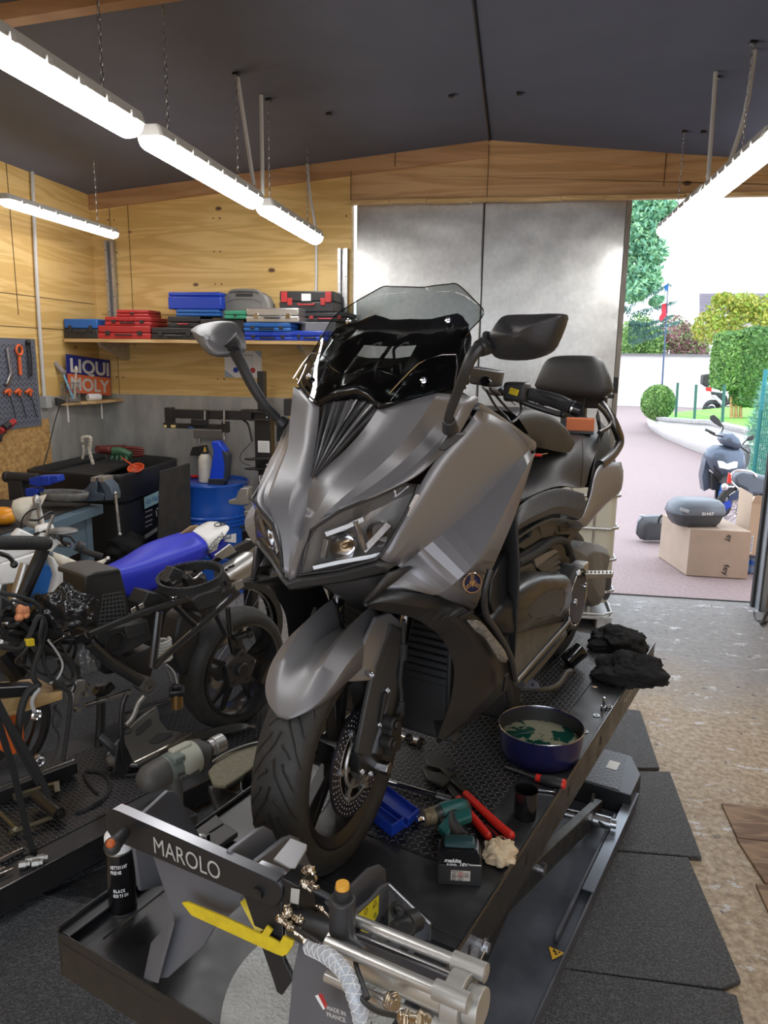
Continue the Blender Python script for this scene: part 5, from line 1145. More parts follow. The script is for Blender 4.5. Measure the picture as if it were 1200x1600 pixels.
for u in (.445,.59): g.beam(bb(u,.21,-.022),bb(u,.50,-.022),.0006,.0005,up=nn)
g.beam(bb(.31,.345,-.022),bb(.73,.345,-.022),.0006,.0005,up=nn); WW('label_symbols',g,M['ink'],lb)
g=G(); g.torus(bb(.52,.42,-.026),nn,.0046,.0008,16,5); WW('prohibition_ring',g,M['redb'],lb)
text('Makita BL1850B','label_text',bb(.31,.515,-.024),ex,ez,.0028,M['ink'],lb,off=.02,w=.026)
text('makita','brand_lettering',bb(.14,.86,-.03),ex,ez,.0098,M['winK'],up_b,off=.03,w=wB*.38,shear=.25)
text('5.0Ah','capacity_lettering',bb(.20,.755,-.045),ex,ez,.0058,M['winK'],up_b,off=.02,w=wB*.22); text('18V','voltage_lettering',bb(.47,.755,-.045),ex,ez,.0085,M['winK'],up_b,off=.02,w=wB*.2,shear=.2)
g=G(); g.beam(bb(.70,.80,-.04),bb(.97,.80,-.04),.0008,.002,up=nn); WW('white_line',g,M['winK'],up_b)
# crumpled things
def crumple(name,c,r,m,label,cat,seed,sq=(1,1,.6),amp=.35,n=40,k=24,freq=2.2,fine=.1):
    g=G(); vs=[]; fs=[]; c=V(c); off=V((seed*3.1,seed*1.7,seed))
    for i in range(k+1):
        for j in range(n):
            a=PI*i/k;b=2*PI*j/n; d=V((math.sin(a)*math.cos(b),math.sin(a)*math.sin(b),math.cos(a)))
            q=noise.noise(d*freq+off); q2=1-2*abs(noise.noise(d*freq*2.2+off*2)); q3=1-2*abs(noise.noise(d*freq*4.5+off))
            rr=r*(1+amp*q+amp*.35*q2+fine*q3); p=V((d.x*sq[0],d.y*sq[1],d.z*sq[2]))*rr; 
            p.z=max(p.z,-sq[2]*r*.62); vs.append(c+p)
    for i in range(k):
        for j in range(n): fs.append((i*n+j,(i+1)*n+j,(i+1)*n+(j+1)%n,i*n+(j+1)%n))
    g.add(vs,fs); return g.done(name,m,label=label,cat=cat,ang=70)
crumple('crumpled_paper',az(780,1358,Z0)+V((0,.03,.022)),.034,M['paper'],'crumpled brown paper towel beside the battery','paper towel',3,(1,.8,.85),.45,fine=.2)
crumple('cleaning_rag',az(968,1016,Z0)+V((0,.02,.034)),.085,M['cloth'],'black rag bunched up at the far end of the lift, topmost of the two','rag',5,(1.25,1.0,.62),.4,72,40,1.9,.09)
crumple('cleaning_rag',az(985,1066,Z0)+V((0,.02,.034)),.095,M['cloth'],'black rag draped at the right edge of the lift, nearest of the two','rag',9,(1.25,.85,.60),.4,72,40,1.9,.1)
# oil filter can lying tilted
c=az(896,1040,ZC); c=V((c.x,c.y,ZC+.03)); d=V((.6,.35,.45)).normalized()
c=c+V((0,0,.012)); g=G(); g.lathe(c-d*.04,d,[(0,0),(0,.034),(.08,.034),(.083,.031),(.078,.028),(.02,.028),(.015,0)],n=28); g.done('oil_filter',M['blackg'],label='glossy black filter cartridge tilted on the chequer plate left of the rags',cat='oil filter',ang=50)
# drain bolt, washers
t=T('drain_bolt','steel bolt with clip standing between the oil pan and the rags','bolt',az(943,1108,Z0)); b=az(943,1108,Z0)
g=G(); g.cyl(b,b+EZ*.012,.011,n=6); g.cyl(b+EZ*.012,b+EZ*.045,.0055,n=10); WW('bolt_shank',g,M['steel'],t,.001); g=G(); g.torus(b+V((.02,.01,.006)),EZ,.010,.003,18,6); g.torus(b+V((.015,-.004,.01)),(1,1,1),.008,.002,14,5); WW('clip',g,M['steel'],t)
for (x,y,l) in ((932,1118,'copper coloured washer nearest the drain bolt'),(914,1143,'washer beside the right rim of the oil pan')):
    b=az(x,y,Z0+.001); g=G(); g.lathe(b,EZ,[(0,.006),(0,.011),(.0015,.011),(.0015,.006),(0,.006)],n=24); g.done('washer',M['steel'],label=l,cat='washer')
g=G(); b=az(924,1073,Z0+.002); g.prism([b,b+V((.02,.006,0)),b+V((.022,-.003,0)),b+V((.01,-.01,0))],EZ*.002); g.done('paper_scrap',M['paper'],label='tiny torn brown scrap below the rags',cat='scrap')
for (x,y,l) in ((668,1418,'small pale dirt crumb on the plate near the joint'),(768,1409,'small pale dirt crumb near the right rim of the table')): pass
# brake cleaner can in the front tray
c=ltp(193,1425,LTZ-.03); c=LM@V((c.x+.0,c.y,LTZ-.0215)); 
rc=(ly(215,1380,LI.to_3x3()@V() and 0 or (LI@c).y)-ly(169,1380,(LI@c).y)).length/2
rc=.031
t=T('aerosol_can','black aerosol can of brake cleaner standing in the front tray','aerosol can',c)
g=G(); g.lathe(c,EZ,[(0,0),(0,rc*.96),(.004,rc),(.158,rc),(.158,0)],n=36); bc=WW('can_body',g,M['blackg'],t,ang=40)
g=G(); g.lathe(c,EZ,[(.158,rc*1.001),(.188,rc*1.001),(.192,rc*.97),(.200,rc*.7),(.206,rc*.45),(.206,0)],n=36); WW('can_shoulder',g,M['paperw'],t,ang=40)
g=G(); g.lathe(c,EZ,[(-.0002,rc*.97),(.004,rc*1.02),(.007,rc*1.01)],n=36); g.lathe(c,EZ,[(.155,rc*1.01),(.160,rc*1.012)],n=36); WW('can_rings',g,M['steel'],t)
g=G(); g.cyl(c+EZ*.205,c+EZ*.225,.009,n=14); WW('nozzle',g,M['white'],t)
vd=(CAM-c); vd.z=0; vd.normalize(); xd=V((-vd.y,vd.x,0))
def ctext(s,zz,h,w,sp=0):
    # letters bent round the can: one flat glyph strip per letter
    n=len(s); 
    for i,ch in enumerate(s):
        if ch==' ': continue
        a=-w/2/rc+ (i+.5)*w/n/rc+sp; dd=(vd*math.cos(a)+xd*math.sin(a)); x2=V((-dd.y,dd.x,0)); cw=w/n*.86
        text(ch,'can_lettering',c+dd*(rc+.0006)-x2*cw/2+EZ*zz,x2,EZ,h,M['winK'],bc,off=.03,w=cw if ch not in 'I1' else cw*.4)
ctext('NETTOYANT',.125,.0085,.037,-.15); ctext('FREINS',.112,.0085,.024,-.36)
ctext('BLACK',.066,.008,.026,-.2); ctext('EDITION',.054,.008,.032,-.12)
# ================================================================ second, lowered lift at the left with a stripped scooter frame
Z2=.14; a_=az(0,1391,Z2); b_=az(162,1305,Z2); t2=math.atan2(b_.x-a_.x,b_.y-a_.y); U2=V((math.sin(t2),math.cos(t2),0)); S2=V((U2.y,-U2.x,0))
O2=b_+U2*-1.0
def l2(u,s,z): p=b_+U2*u-S2*s; return V((p.x,p.y,z))      # u along, s to the left of the right edge
L2=T('lift_table','second black lift table, lowered, under the stripped scooter frame at left','lift table',M=mtx((b_.x,b_.y,0),-t2))
def WB(P,h,name,m,par=L2,bev=0): g=G(); g.prism(P,(0,0,h)); return g.done(name,m,par,world=True,bev=bev)
WB([l2(-1.0,0,Z2-.004),l2(1.5,0,Z2-.004),l2(1.5,.72,Z2-.004),l2(-1.0,.72,Z2-.004)],.004,'table_plate',BT)
WB([l2(-1.0,.105,Z2),l2(1.42,.105,Z2),l2(1.42,.60,Z2),l2(-1.0,.60,Z2)],.003,'chequer_plate',M['chk'])
for s in (0,.72): WB([l2(-1.0,s,.05),l2(1.5,s,.05),l2(1.5,s-.004,.05),l2(-1.0,s-.004,.05)],Z2-.052,'side_skirt',M['black'])
g=G(); g.cyl(l2(-1.0,0,Z2+.002),l2(1.5,0,Z2+.002),.004,n=8); g.done('rolled_edge',MC['worn bright black edge'],L2,world=True)
WB([l2(-1.0,.08,.005),l2(1.5,.08,.005),l2(1.5,.64,.005),l2(-1.0,.64,.005)],Z2-.012,'base_frame',M['black'])
# ---- carcass in the vertical plane through the rear wheel
CP=az(368,1130,Z2); 
def cc(x,y,s=0): d=ray(x,y); k=(s-(CAM-CP).dot(S2))/d.dot(S2); return CAM+d*k
def CL(L): return [cc(*p) for p in L]
car=T('scooter_frame','stripped black scooter frame with rear wheel, belt ring and loose wiring on the left lift','motorcycle frame',M=mtx((CP.x,CP.y,Z2),-t2))
def ct(L,r,name='frame_tube',m=M['black'],par=car,n=10,k=3):
    g=G(); g.tube(CL(L),r,n=n,k=k); return g.done(name,m,par,world=True)
def cpl(L,th,name,m=M['blackp'],bev=.004,par=car): g=G(); g.prism(CL(L),S2*-th); return g.done(name,m,par,world=True,bev=bev)
BKS=mat('semi gloss black frame',(.028,.028,.029),.22,.3,spec=.8)
ct([(240,1042,.16),(262,1022,.16),(372,926,.14)],.014,m=BKS); ct([(138,992,.15),(190,970,.15),(240,952,.15),(292,937,.14)],.013,m=BKS); ct([(238,1042,.155),(243,1000,.155),(248,955,.15)],.017,m=BKS)
ct([(272,945,.13),(306,978,.13)],.012,m=BKS); ct([(338,962,.1),(352,990,.1)],.012,m=BKS); ct([(356,950,.1),(360,990,.1)],.012,m=BKS); ct([(304,894,0),(352,868,0)],.012,m=BKS); ct([(352,912,.1),(388,893,.08)],.012,m=BKS); ct([(140,1006,.12),(172,1034,.13),(202,1054,.14),(232,1072,.15)],.022,m=BKS)
ct([(138,992,.10),(120,1000,.05),(90,1000,0)],.016,m=BKS)
# rear wheel
w0=V((CP.x,CP.y,Z2+.287)); g=G(); g.lathe(w0-S2*.075,S2,[(.012,.214),(.004,.245),(.025,.272),(.075,.287),(.125,.272),(.146,.245),(.138,.214)],n=64); rt=g.done('rear_tyre',M['tire'],car,world=True,ang=60)
g=G(); g.lathe(w0-S2*.07,S2,[(0,.220),(-.002,.208),(.03,.196),(.11,.196),(.142,.208),(.14,.220)],n=56); rr_=g.done('rear_rim',BKS,rt,world=True,ang=40)
g=G()
for k in range(5):
    a=2*PI*k/5+.3
    f=lambda r,an: w0+U2*(r*math.cos(an))+EZ*(r*math.sin(an))
    for da in (-.2,.2): g.prism([f(.05,a-.35)+S2*.03,f(.05,a+.35)+S2*.03,f(.20,a+da+.04)+S2*.02,f(.20,a+da-.04)+S2*.02],S2*-.02)
g.done('spokes',BKS,rr_,world=True,bev=.003)
g=G(); pts=[f(.075+(.022 if k%2==0 else 0),2*PI*k/10+.2)+S2*.05 for k in range(10)]; g.prism(pts,S2*-.05); g.cyl(w0,w0+S2*.07,.032,n=24); hub=g.done('hub_flange',mat('satin hub grey',(.05,.05,.052),.4,.4),rt,world=True,bev=.004)
g=G(); g.cyl(w0+S2*.0695,w0+S2*.071,.022,n=20)
g.done('hub_bore',M['ink'],hub,world=True)
for k in range(5): q=f(.068,2*PI*k/5+.2)+S2*.05; g=G(); g.cyl(q,q+S2*.002,.009,n=12); g.done('hub_bore',M['ink'],hub,world=True)
g=G(); g.lathe(w0-S2*.06,S2,[(0,.09),(0,.125),(.004,.125),(.004,.09),(0,.09)],n=40); g.done('brake_disc',M['steel'],rt,world=True)
g=G(); q=cc(378,993,.07); g.beam(q-U2*.05,q+U2*.05,.02,.04,up=S2); g.cyl(q+U2*.03,q+U2*.03+S2*.03,.016,n=14); g.done('shock_mount',mat('dark engine casting',(.04,.04,.04),.5,.5),car,world=True,bev=.004)
# battery style silver can
g=G(); a,b=cc(348,905,.05),cc(386,880,.05); g.cyl(a,b,.055,n=24); g.ball(b,.054,14,8); g.done('silver_canister',M['alus'],car,world=True); 
for (x,y) in ((352,890),(357,886),(362,884)): cpl([(x,y,.112),(x+4,y-2,.112),(x+5,y+1,.112),(x+1,y+3,.112)],.006,'worn_marking',M['wingb'],0)
# airbox, fan box, belly parts
g=G(); P=CL([(148,992,.11),(165,984,.11),(232,968,.11),(237,1000,.11),(205,1018,.11),(178,1030,.11),(155,1010,.11)]); g.prism(P,S2*-.2); ab=g.done('airbox',mat('dark matt airbox',(.03,.03,.03),.5),car,world=True,bev=.008)
q=cc(178,1004,.112); g=G(); g.lathe(q,S2,[(-.02,.040),(.012,.046),(.014,.040),(.004,.036),(-.03,.036)],n=28); g.done('intake_ring',BKS,ab,world=True); g=G(); g.cyl(q,q+S2*.002,.036,n=24); g.done('intake_hole',M['ink'],ab,world=True)
cpl([(196,978,.118),(231,970,.118),(233,992,.118),(198,1000,.118)],.01,'airbox_panel',mat('dark matt airbox',(.03,.03,.03),.5))
fbx=cpl([(133,902,.06),(150,896,.06),(188,890,.06),(197,925,.06),(203,968,.06),(152,980,.06),(134,940,.06)],.16,'fan_box',mat('dark box plastic',(.028,.028,.028),.45)); cpl([(134,900,.06),(150,893,.06),(186,888,.06),(190,897,.06),(150,906,.06),(134,908,.06)],.2,'box_lid',mat('dusty box lid',(.05,.048,.045),.55))
g=G()
for i in range(8): y=928+i*6.4; g.beam(cc(160-1.0*i,y+2,.063),cc(190+1.3*i,y-3,.063),.004,.003,up=S2)
for i in range(7): x=161+i*5; g.beam(cc(x,929,.063),cc(x-5+2.2*i,976-i,.063),.003,.003,up=S2)
g.done('grille_bars',M['greyl'] if 0 else mat('grille grey',(.09,.09,.09),.4),fbx,world=True)
cpl([(280,965,.02),(296,950,.02),(318,960,.02),(310,1010,.02),(300,1056,.02),(284,1056,.02),(268,1020,.02)],.1,'rear_hugger',M['blackp'],bev=.015); cpl([(198,1028,.08),(236,1010,.08),(240,1040,.08),(236,1058,.08),(204,1048,.08)],.12,'motor_block',M['blackp'])
a=cc(252,1000,.06);b=cc(254,1030,.06); g=G(); 
H=[a.lerp(b,i/60)+U2*(.036*math.cos(i*.7))+S2*(.036*math.sin(i*.7)) for i in range(61)]; g.tube(H,.007,n=6,k=1); g.done('shock_spring',mat('white spring',(.55,.54,.5),.5),car,world=True)
g=G(); q=cc(230,1071,.16); g.lathe(q,S2,[(-.05,.03),(.0,.032),(.01,.032),(.012,.022),(.008,.012),(.012,0)],n=24); g.done('pivot_bush',mat('worn grey steel',(.17,.165,.155),.45,.7),car,world=True)
for L in ([(203,956,.14),(206,950,.14)],): pass
cpl([(205,952,.15),(212,948,.15),(214,955,.15),(206,959,.15)],.004,'chrome_tab',M['alubright'],.001); cpl([(217,946,.15),(224,942,.15),(226,949,.15),(219,952,.15)],.004,'chrome_tab',M['alubright'],.001)
g=G(); q=cc(271,933,.12); g.ball(q,.014,10,7); g.cyl(q,q-EZ*.03,.010,n=10); g.done('chrome_fitting',M['chrome'],car,world=True)
cpl([(232,925,.1),(250,928,.1),(262,938,.1),(250,950,.1),(222,946,.1)],.1,'engine_bracket',mat('dark engine casting',(.04,.04,.04),.5,.5)); cpl([(300,938,.08),(318,925,.08),(350,918,.08),(345,945,.08),(310,958,.08)],.12,'tail_box',mat('dark matt airbox',(.03,.03,.03),.5),bev=.01)
cpl([(365,912,.1),(378,905,.1),(382,916,.1),(370,925,.1)],.01,'latch_plate',M['alu'],.002); cpl([(336,868,.05),(360,850,.05),(370,862,.05),(348,874,.05)],.01,'rear_plate',M['alu'],.002); cpl([(340,872,.03),(355,862,.03),(400,840,.0),(402,852,.0),(370,875,.02)],.03,'tail_bracket',M['wingb'],.003)
cpl([(384,850,.0),(392,842,.0),(402,850,.0),(396,864,.0),(386,862,.0)],.03,'lock_body',M['alu'],.004)
# tapered belt ring lying on top
q=cc(298,902,.10); R_b=.135; g=G(); dN=(EZ*.86-V((.1,.55,0))).normalized(); dN=V((-.05,-.16,1)).normalized(); g.lathe(q,dN,[(-.02,R_b),(.012,R_b),(.012,R_b-.012),(-.02,R_b-.012),(-.02,R_b)],n=72); br=g.done('drive_belt',M['rubber'],label='black toothed drive belt lying as a ring on top of the stripped frame',cat='belt'); 
brT=br; g=G(); RQ=rot_to(dN)
for i in range(84):
    an=2*PI*i/84; p=q+RQ@V(((R_b-.002)*math.cos(an),(R_b-.002)*math.sin(an),.013)); g.box(p,(.012,.0045,.007),R=RQ@Matrix.Rotation(an,3,'Z'))
tt_=g.done('belt_teeth',M['blackp'],None,keep=True); tt_.data.transform(Matrix.Translation(-brT.location)); tt_.parent=brT
# things inside ring
cpl([(258,910,.06),(272,886,.06),(286,892,.06),(284,912,.06),(266,918,.06)],.05,'relay_box',M['blackp']); cpl([(290,905,.05),(300,893,.05),(318,903,.05),(322,915,.05),(300,922,.05)],.05,'mounting_plate',mat('satin hub grey',(.05,.05,.052),.4,.4)); ct([(292,895,.08),(302,905,.08),(316,895,.08)],.006,'bare_pipe',M['steel']); ct([(262,906,.09),(268,914,.09),(276,908,.09)],.01,'hose_piece')
# stands, kick lever, rods
ct([(198,1085,.2),(192,1100,.2),(189,1134,.2),(191,1160,.2),(195,1200,.16)],.010,'side_stand',M['wingb']); cpl([(184,1160,.17),(192,1152,.17),(209,1190,.17),(203,1196,.17),(200,1210,.17),(178,1208,.17)],.008,'stand_plate',mat('sooty black steel',(.022,.022,.023),.5,.4)); ct([(170,1208,.16),(200,1212,.16),(235,1204,.16)],.007,'stand_foot',M['wingb'])
ct([(225,1088,.2),(216,1100,.2),(208,1120,.2),(197,1133,.2)],.010,'kick_lever',mat('worn aluminium peg',(.30,.29,.27),.4,.7)); g=G(); g.ball(cc(198,1142,.2),(.02,.02,.012),10,7); g.done('lever_rubber',M['rubber'],car,world=True)
ct([(132,1102,.1),(165,1092,.1),(204,1080,.12)],.010,'steel_rod',M['steel']); ct([(156,1070,.0),(158,1110,.0),(155,1165,.0)],.018,'centre_leg',M['black']); ct([(175,1070,.0),(160,1082,.0),(150,1078,.0)],.02,'centre_leg',M['black']); ct([(155,1150,.02),(172,1165,.05),(182,1178,.06)],.016,'centre_leg',M['blackp'])
ct([(196,1115,.15),(230,1102,.12),(262,1093,.1)],.006,'thin_rod',M['wingb'])
# fuel sender with bronze cylinder
q=cc(276,1080,.2); g=G(); g.box(q,(.06,.05,.025),R=(.2,0,.4)); g.cyl(q+EZ*.012,q+EZ*.03,.018,n=16); g.done('sensor_head',M['wingb'],car,world=True,bev=.005); g=G(); g.cyl(q-EZ*.01,q-EZ*.07,.024,n=18); g.done('bronze_body',M['bronze'],car,world=True); ct([(270,1068,.2),(262,1050,.2),(255,1040,.2)],.003,'sensor_wire',M['steel']); ct([(277,1068,.2),(272,1050,.2),(260,1038,.2)],.003,'sensor_wire',M['greyl'])
# front end: fork, bars, grip, cables
FG_=[(66,860,.0),(60,890,.0),(48,915,.0),(34,938,.0)]
ct([(68,858,.0),(34,936,.0)],.024,'fork_tube',M['black'],k=1); ct([(0,1018,-.02),(28,1055,-.02)],.036,'fork_leg',M['black'],k=1)
ct([(-20,848,.05),(10,848,.05),(74,849,.05)],.024,'grip',M['rubber'],k=1,n=16); g=G()
for i in range(12): x=8+i*4; a=cc(x,848.2,.05); b=cc(x+1.5,848.2,.05); g.cyl(a,b,.0252,n=16)
g.done('grip_rings',M['blackp'],car,world=True)
ct([(73,849,.05),(78,849.5,.05)],.020,'bar_end',M['wingb'],k=1,n=16); ct([(0,865,.08),(14,870,.08),(22,880,.08)],.008,'brake_lever',M['black'])
g=G(); g.ball(cc(22,882,.08),.013,8,6); g.done('lever_ball',M['black'],car,world=True)
mr=ct([(71,842,.03),(76,825,.03),(84,804,.03)],.006,'mirror_arm',M['steel']); ct([(84,804,.03),(78,800,.03),(60,812,.03),(46,812,.03)],.004,'mirror_wire',M['wingb'])
g=G(); g.ball(cc(98,830,.0),(.055,.05,.012),18,8); g.done('round_mirror',mat('grey mirror back',(.10,.10,.10),.4),car,world=True); ct([(98,832,0),(96,845,0),(104,852,0)],.006,'mirror_stem',M['black'])
random.seed(21)
for L,r,m in (([(0,926,.1),(30,932,.12),(58,945,.12),(64,968,.12)],.008,'rubber'),([(0,968,.1),(25,970,.1),(48,985,.1)],.009,'rubber'),([(0,1010,.15),(30,1013,.15),(48,990,.15),(58,966,.15),(68,968,.15),(70,985,.15),(62,1015,.15),(54,1040,.15),(53,1060,.15),(62,1072,.15)],.010,'rubber'),
    ([(68,968,.14),(66,1000,.14),(70,1040,.14),(85,1064,.14),(100,1070,.14)],.007,'rubber'),([(60,1018,.1),(90,1022,.1),(110,1035,.1),(118,1055,.1),(108,1068,.1),(85,1072,.1)],.014,'blackp'),([(0,994,.1),(40,1003,.1),(80,1010,.1)],.008,'rubber'),([(0,984,.1),(40,990,.1),(60,998,.1)],.007,'rubber'),
    ([(75,1000,.16),(90,1020,.16),(98,1040,.16),(90,1060,.16),(78,1068,.16)],.004,'greyl'),([(85,1064,.17),(100,1075,.17),(110,1090,.17),(104,1150,.17),(98,1190,.17)],.008,'rubber'),([(60,1072,.17),(45,1080,.17),(34,1105,.17),(28,1152,.17)],.013,'rubber'),([(62,1075,.18),(50,1095,.18),(56,1118,.18)],.007,'greyl'),
    ([(88,1100,.1),(82,1130,.1),(92,1150,.1),(88,1175,.1),(80,1192,.1)],.003,'blackp'),([(84,1105,.12),(95,1120,.12),(84,1140,.12)],.004,'blackp'),([(10,940,.05),(20,960,.05),(36,955,.05),(50,962,.05)],.006,'blackp'),([(100,975,.05),(112,1000,.05),(106,1020,.05)],.006,'rubber'),([(108,975,.05),(118,1010,.05),(112,1035,.05)],.006,'rubber')):
    ct(L,r,'cable',M[m],n=7,k=4)
for L,th,nm,m in (([(40,945,.1),(50,958,.1),(44,975,.1),(28,965,.1),(26,950,.1)],.05,'wiring_block','blackp'),([(66,975,.1),(86,972,.1),(106,985,.1),(108,1000,.1),(90,1004,.1),(72,995,.1)],.06,'fuse_box','blackp'),([(0,930,.05),(16,938,.05),(30,955,.05),(20,975,.05),(0,965,.05)],.06,'clock_housing','blackp'),([(84,1010,.08),(100,1012,.08),(104,1028,.08),(92,1030,.08)],.05,'pump','wingb'),([(36,966,.02),(60,972,.02),(58,1000,.02),(30,996,.02)],.05,'steering_head','black'),([(4,975,.02),(30,982,.02),(36,1005,.02),(6,1002,.02)],.05,'lamp_bracket','blackp')):
    cpl(L,th,nm,M[m],bev=.006)
for i in range(16):
    x=random.uniform(0,60);y=random.uniform(935,1020);P=[(x,y,random.uniform(.02,.16))]
    for k in range(4): x=min(125,max(-5,x+random.uniform(-12,34))); y+=random.uniform(-22,38); P.append((x,min(y,1120),random.uniform(.02,.18)))
    ct(P,random.choice((.0035,.005,.007)),'cable',M['rubber'] if i%4 else M['blackp'],n=6,k=4)
cpl([(42,1000,.17),(54,998,.17),(55,1009,.17),(43,1011,.17)],.02,'yellow_connector',M['yellow'],.002)
g=G()
for i in range(9): g.ball(cc(34+random.uniform(-5,7),956+random.uniform(-9,9),.13),random.uniform(.010,.018),8,6)
g.done('orange_tape',mat('peach orange tape',(.75,.30,.14),.6),car,world=True)
# silver caliper cluster
cpl([(120,1062,.12),(135,1060,.12),(138,1075,.12),(128,1085,.12),(122,1104,.12),(114,1104,.12),(112,1080,.12)],.05,'brake_caliper',mat('worn aluminium peg',(.30,.29,.27),.4,.7),.008); g=G(); 
for (x,y) in ((136,1072),(132,1083),(118,1108)): q=cc(x,y,.15); g.cyl(q,q+S2*.02,.010,n=12)
g.done('caliper_bolts',M['steel'],car,world=True)
g=G(); q=cc(57,1118,.19); g.torus(q,S2,.014,.006,16,6); g.done('chrome_eye',M['chrome'],car,world=True); g=G(); g.cyl(cc(98,990,.12),cc(107,988,.12),.012,n=10); g.cyl(cc(82,1004,.12),cc(106,990,.12),.005,n=8); g.done('cable_end',M['chrome'],car,world=True)
g=G(); g.tube(CL([(60,1192,.17),(58,1185,.17),(62,1180,.17)]),.012,n=8); g.torus(cc(62,1191,.19),S2,.014,.006,16,6); g.done('front_axle',M['steel'],car,world=True); ct([(62,1090,.05),(66,1120,.05),(60,1150,.05),(44,1180,.05)],.03,'down_leg',M['black'])
# plastic bag
def sheet(name,c,r,m,label,cat,seed,sq,amp=.5): return crumple(name,c,r,m,label,cat,seed,sq,.42,60,34,2.0,.07)
BAG=mat('glossy black bag film',(.015,.015,.016),.14,scale=20,bump=1.5,bscale=25)
sheet('plastic_bag',cc(100,955,.12),.10,BAG,'crumpled glossy black plastic bag beside the fan box of the stripped frame','plastic bag',4,(.9,.6,.75)); g=G(); q=cc(132,972,.19); g.lathe(q,S2,[(0,.018),(.008,.017),(.010,.008),(.006,0)],n=16); g.done('rubber_grommet',M['rubber'],car,world=True)
sheet('plastic_bag',cc(137,1035,.10),.05,mat('clear grey film',(.10,.10,.10),.1,scale=20,bump=1.5,bscale=25),'small clear grey plastic bag hanging inside the stripped frame','plastic bag',6,(.7,.7,1.1))
# square beam, wood blocks and orange jack stand under the front
t=T('jack_beam','black square steel beam under the front of the stripped frame','beam',cc(20,1075,.1)); g=G(); a,b=cc(-30,1080,.12),cc(50,1076,.12); g.beam(a,b,.06,.035); g.done('beam_body',M['black'],t,world=True,bev=.002); g=G(); g.cyl(a+EZ*.018+S2*.03,b+EZ*.018+S2*.03,.002,n=6); g.done('beam_edge',M['edge'],t,world=True)
g=G(); g.prism(CL([(0,1093,.12),(98,1080,.12),(98,1093,.12),(10,1122,.12),(0,1122,.12)]),S2*-.18); g.done('wood_block',M['shelf'],label='pine wood block under the black beam at left',cat='wood block',bev=.003)
t=T('jack_stand','orange steel jack stand under the wood block at the left edge','jack stand',cc(25,1175,.08)); g=G(); g.prism(CL([(8,1120,.08),(36,1112,.08),(40,1172,.08),(14,1182,.08)]),S2*-.10); g.done('stand_body',mat('jack orange paint',(.60,.12,.02),.45),t,world=True,bev=.004)
# loose parts on the left plate
z=Z2+.004
def at2(x,y,h=0): return az(x,y,z+h)
t=T('chock_bar','black bar with polished edge lying across the left lift','bar',at2(60,1215)); g=G(); a,b=at2(-30,1252,.04),at2(117,1196,.04); g.beam(a,b,.05,.05); g.done('bar_body',M['black'],t,world=True,bev=.003); g=G(); g.cyl(a+EZ*.025,b+EZ*.025,.004,n=8); g.done('bar_edge',M['chrome'],t,world=True)
t=T('fork_clamp','oily steel clamp with hollow tube lying on the left lift','clamp',at2(60,1270)); g=G(); g.cyl(at2(56,1242,.05),at2(92,1272,.03),.024,n=20); g.cyl(at2(86,1266,.032),at2(97,1274,.028),.014,n=16); g.done('hollow_tube',mat('oily tool steel',(.07,.068,.065),.35,.8),t,world=True); OS=mat('oily brass steel',(.20,.18,.12),.35,.8)
g=G(); g.cyl(at2(16,1302,.02),at2(90,1274,.02),.009,n=12); g.beam(at2(20,1246,.03),at2(88,1226,.03),.02,.02); g.beam(at2(88,1222,.04),at2(90,1238,.02),.02,.01); g.cyl(at2(0,1270,.02),at2(28,1298,.02),.008,n=8); g.cyl(at2(18,1302,.02),at2(24,1296,.02),.014,n=12); g.done('clamp_rods',OS,t,world=True)
for L,r,l in (([(-10,1350),(36,1328)],.010,'long shiny steel rod at the left edge of the left lift'),([(-6,1362),(8,1356)],.006,'short thin rod at the left edge of the left lift'),([(-6,1368),(20,1357)],.004,'thinner rod below the short one at the left edge')):
    g=G(); g.cyl(at2(*L[0],.01),at2(*L[1],.01),r,n=12); g.done('steel_rod',M['chrome'],label=l,cat='rod')
for i,(x,y) in enumerate(((30,1352),(40,1345),(50,1350),(58,1342))):
    p=at2(x,y,.012); g=G(); g.cyl(p,p+V((.02,.01,0)),.013,n=6); g.cyl(p+V((.018,.009,0)),p+V((.03,.016,0)),.009,n=10); g.done('hex_nut',mat('worn aluminium peg',(.30,.29,.27),.4,.7),label='greasy steel nut in the row at the left lift edge, %s from left'%('first','second','third','fourth')[i],cat='nut')
g=G(); g.tube([at2(118,1270,.004),at2(140,1262,.004),at2(165,1245,.004),at2(172,1225,.004),at2(160,1208,.004),at2(135,1205,.004),at2(133,1215,.004),at2(145,1232,.004),at2(152,1240,.004)],.007,n=6,k=5); 
for i in range(4): g.box(at2(148+i*3.5,1256-i*2,.010),(.01,.008,.008))
g.done('tie_strap',M['rubber'],label='black cable tie strap looped on the chequer plate of the left lift',cat='strap')
# ratchet straps hanging from the frame to the lift edge
ST=mat('black webbing',(.012,.012,.013),.7)
g=G()
for L in ([(-5,1120),(20,1200),(45,1310),(58,1350),(62,1385)],[(2,1110),(30,1170),(62,1225)],[(-5,1095),(8,1120),(50,1190),(78,1245)]):
    P=[apl(x,y,l2(0,.02,0),-U2*.3+S2) for x,y in L]; 
    for i in range(len(P)-1): g.beam(P[i],P[i+1],.022,.003,up=S2)
g.done('ratchet_strap',ST,label='black webbing straps running from the frame down to the left lift edge',cat='strap')
g=G(); P=[apl(x,y,l2(0,.0,0),-U2*.3+S2) for x,y in ((56,1340),(60,1352),(61,1370),(62,1385))]; g.tube(P,.008,n=8,k=2); g.box(P[-1],(.03,.03,.04)); g.done('strap_hook',M['wingb'],label='dark steel hook at the lower end of the left straps',cat='hook')
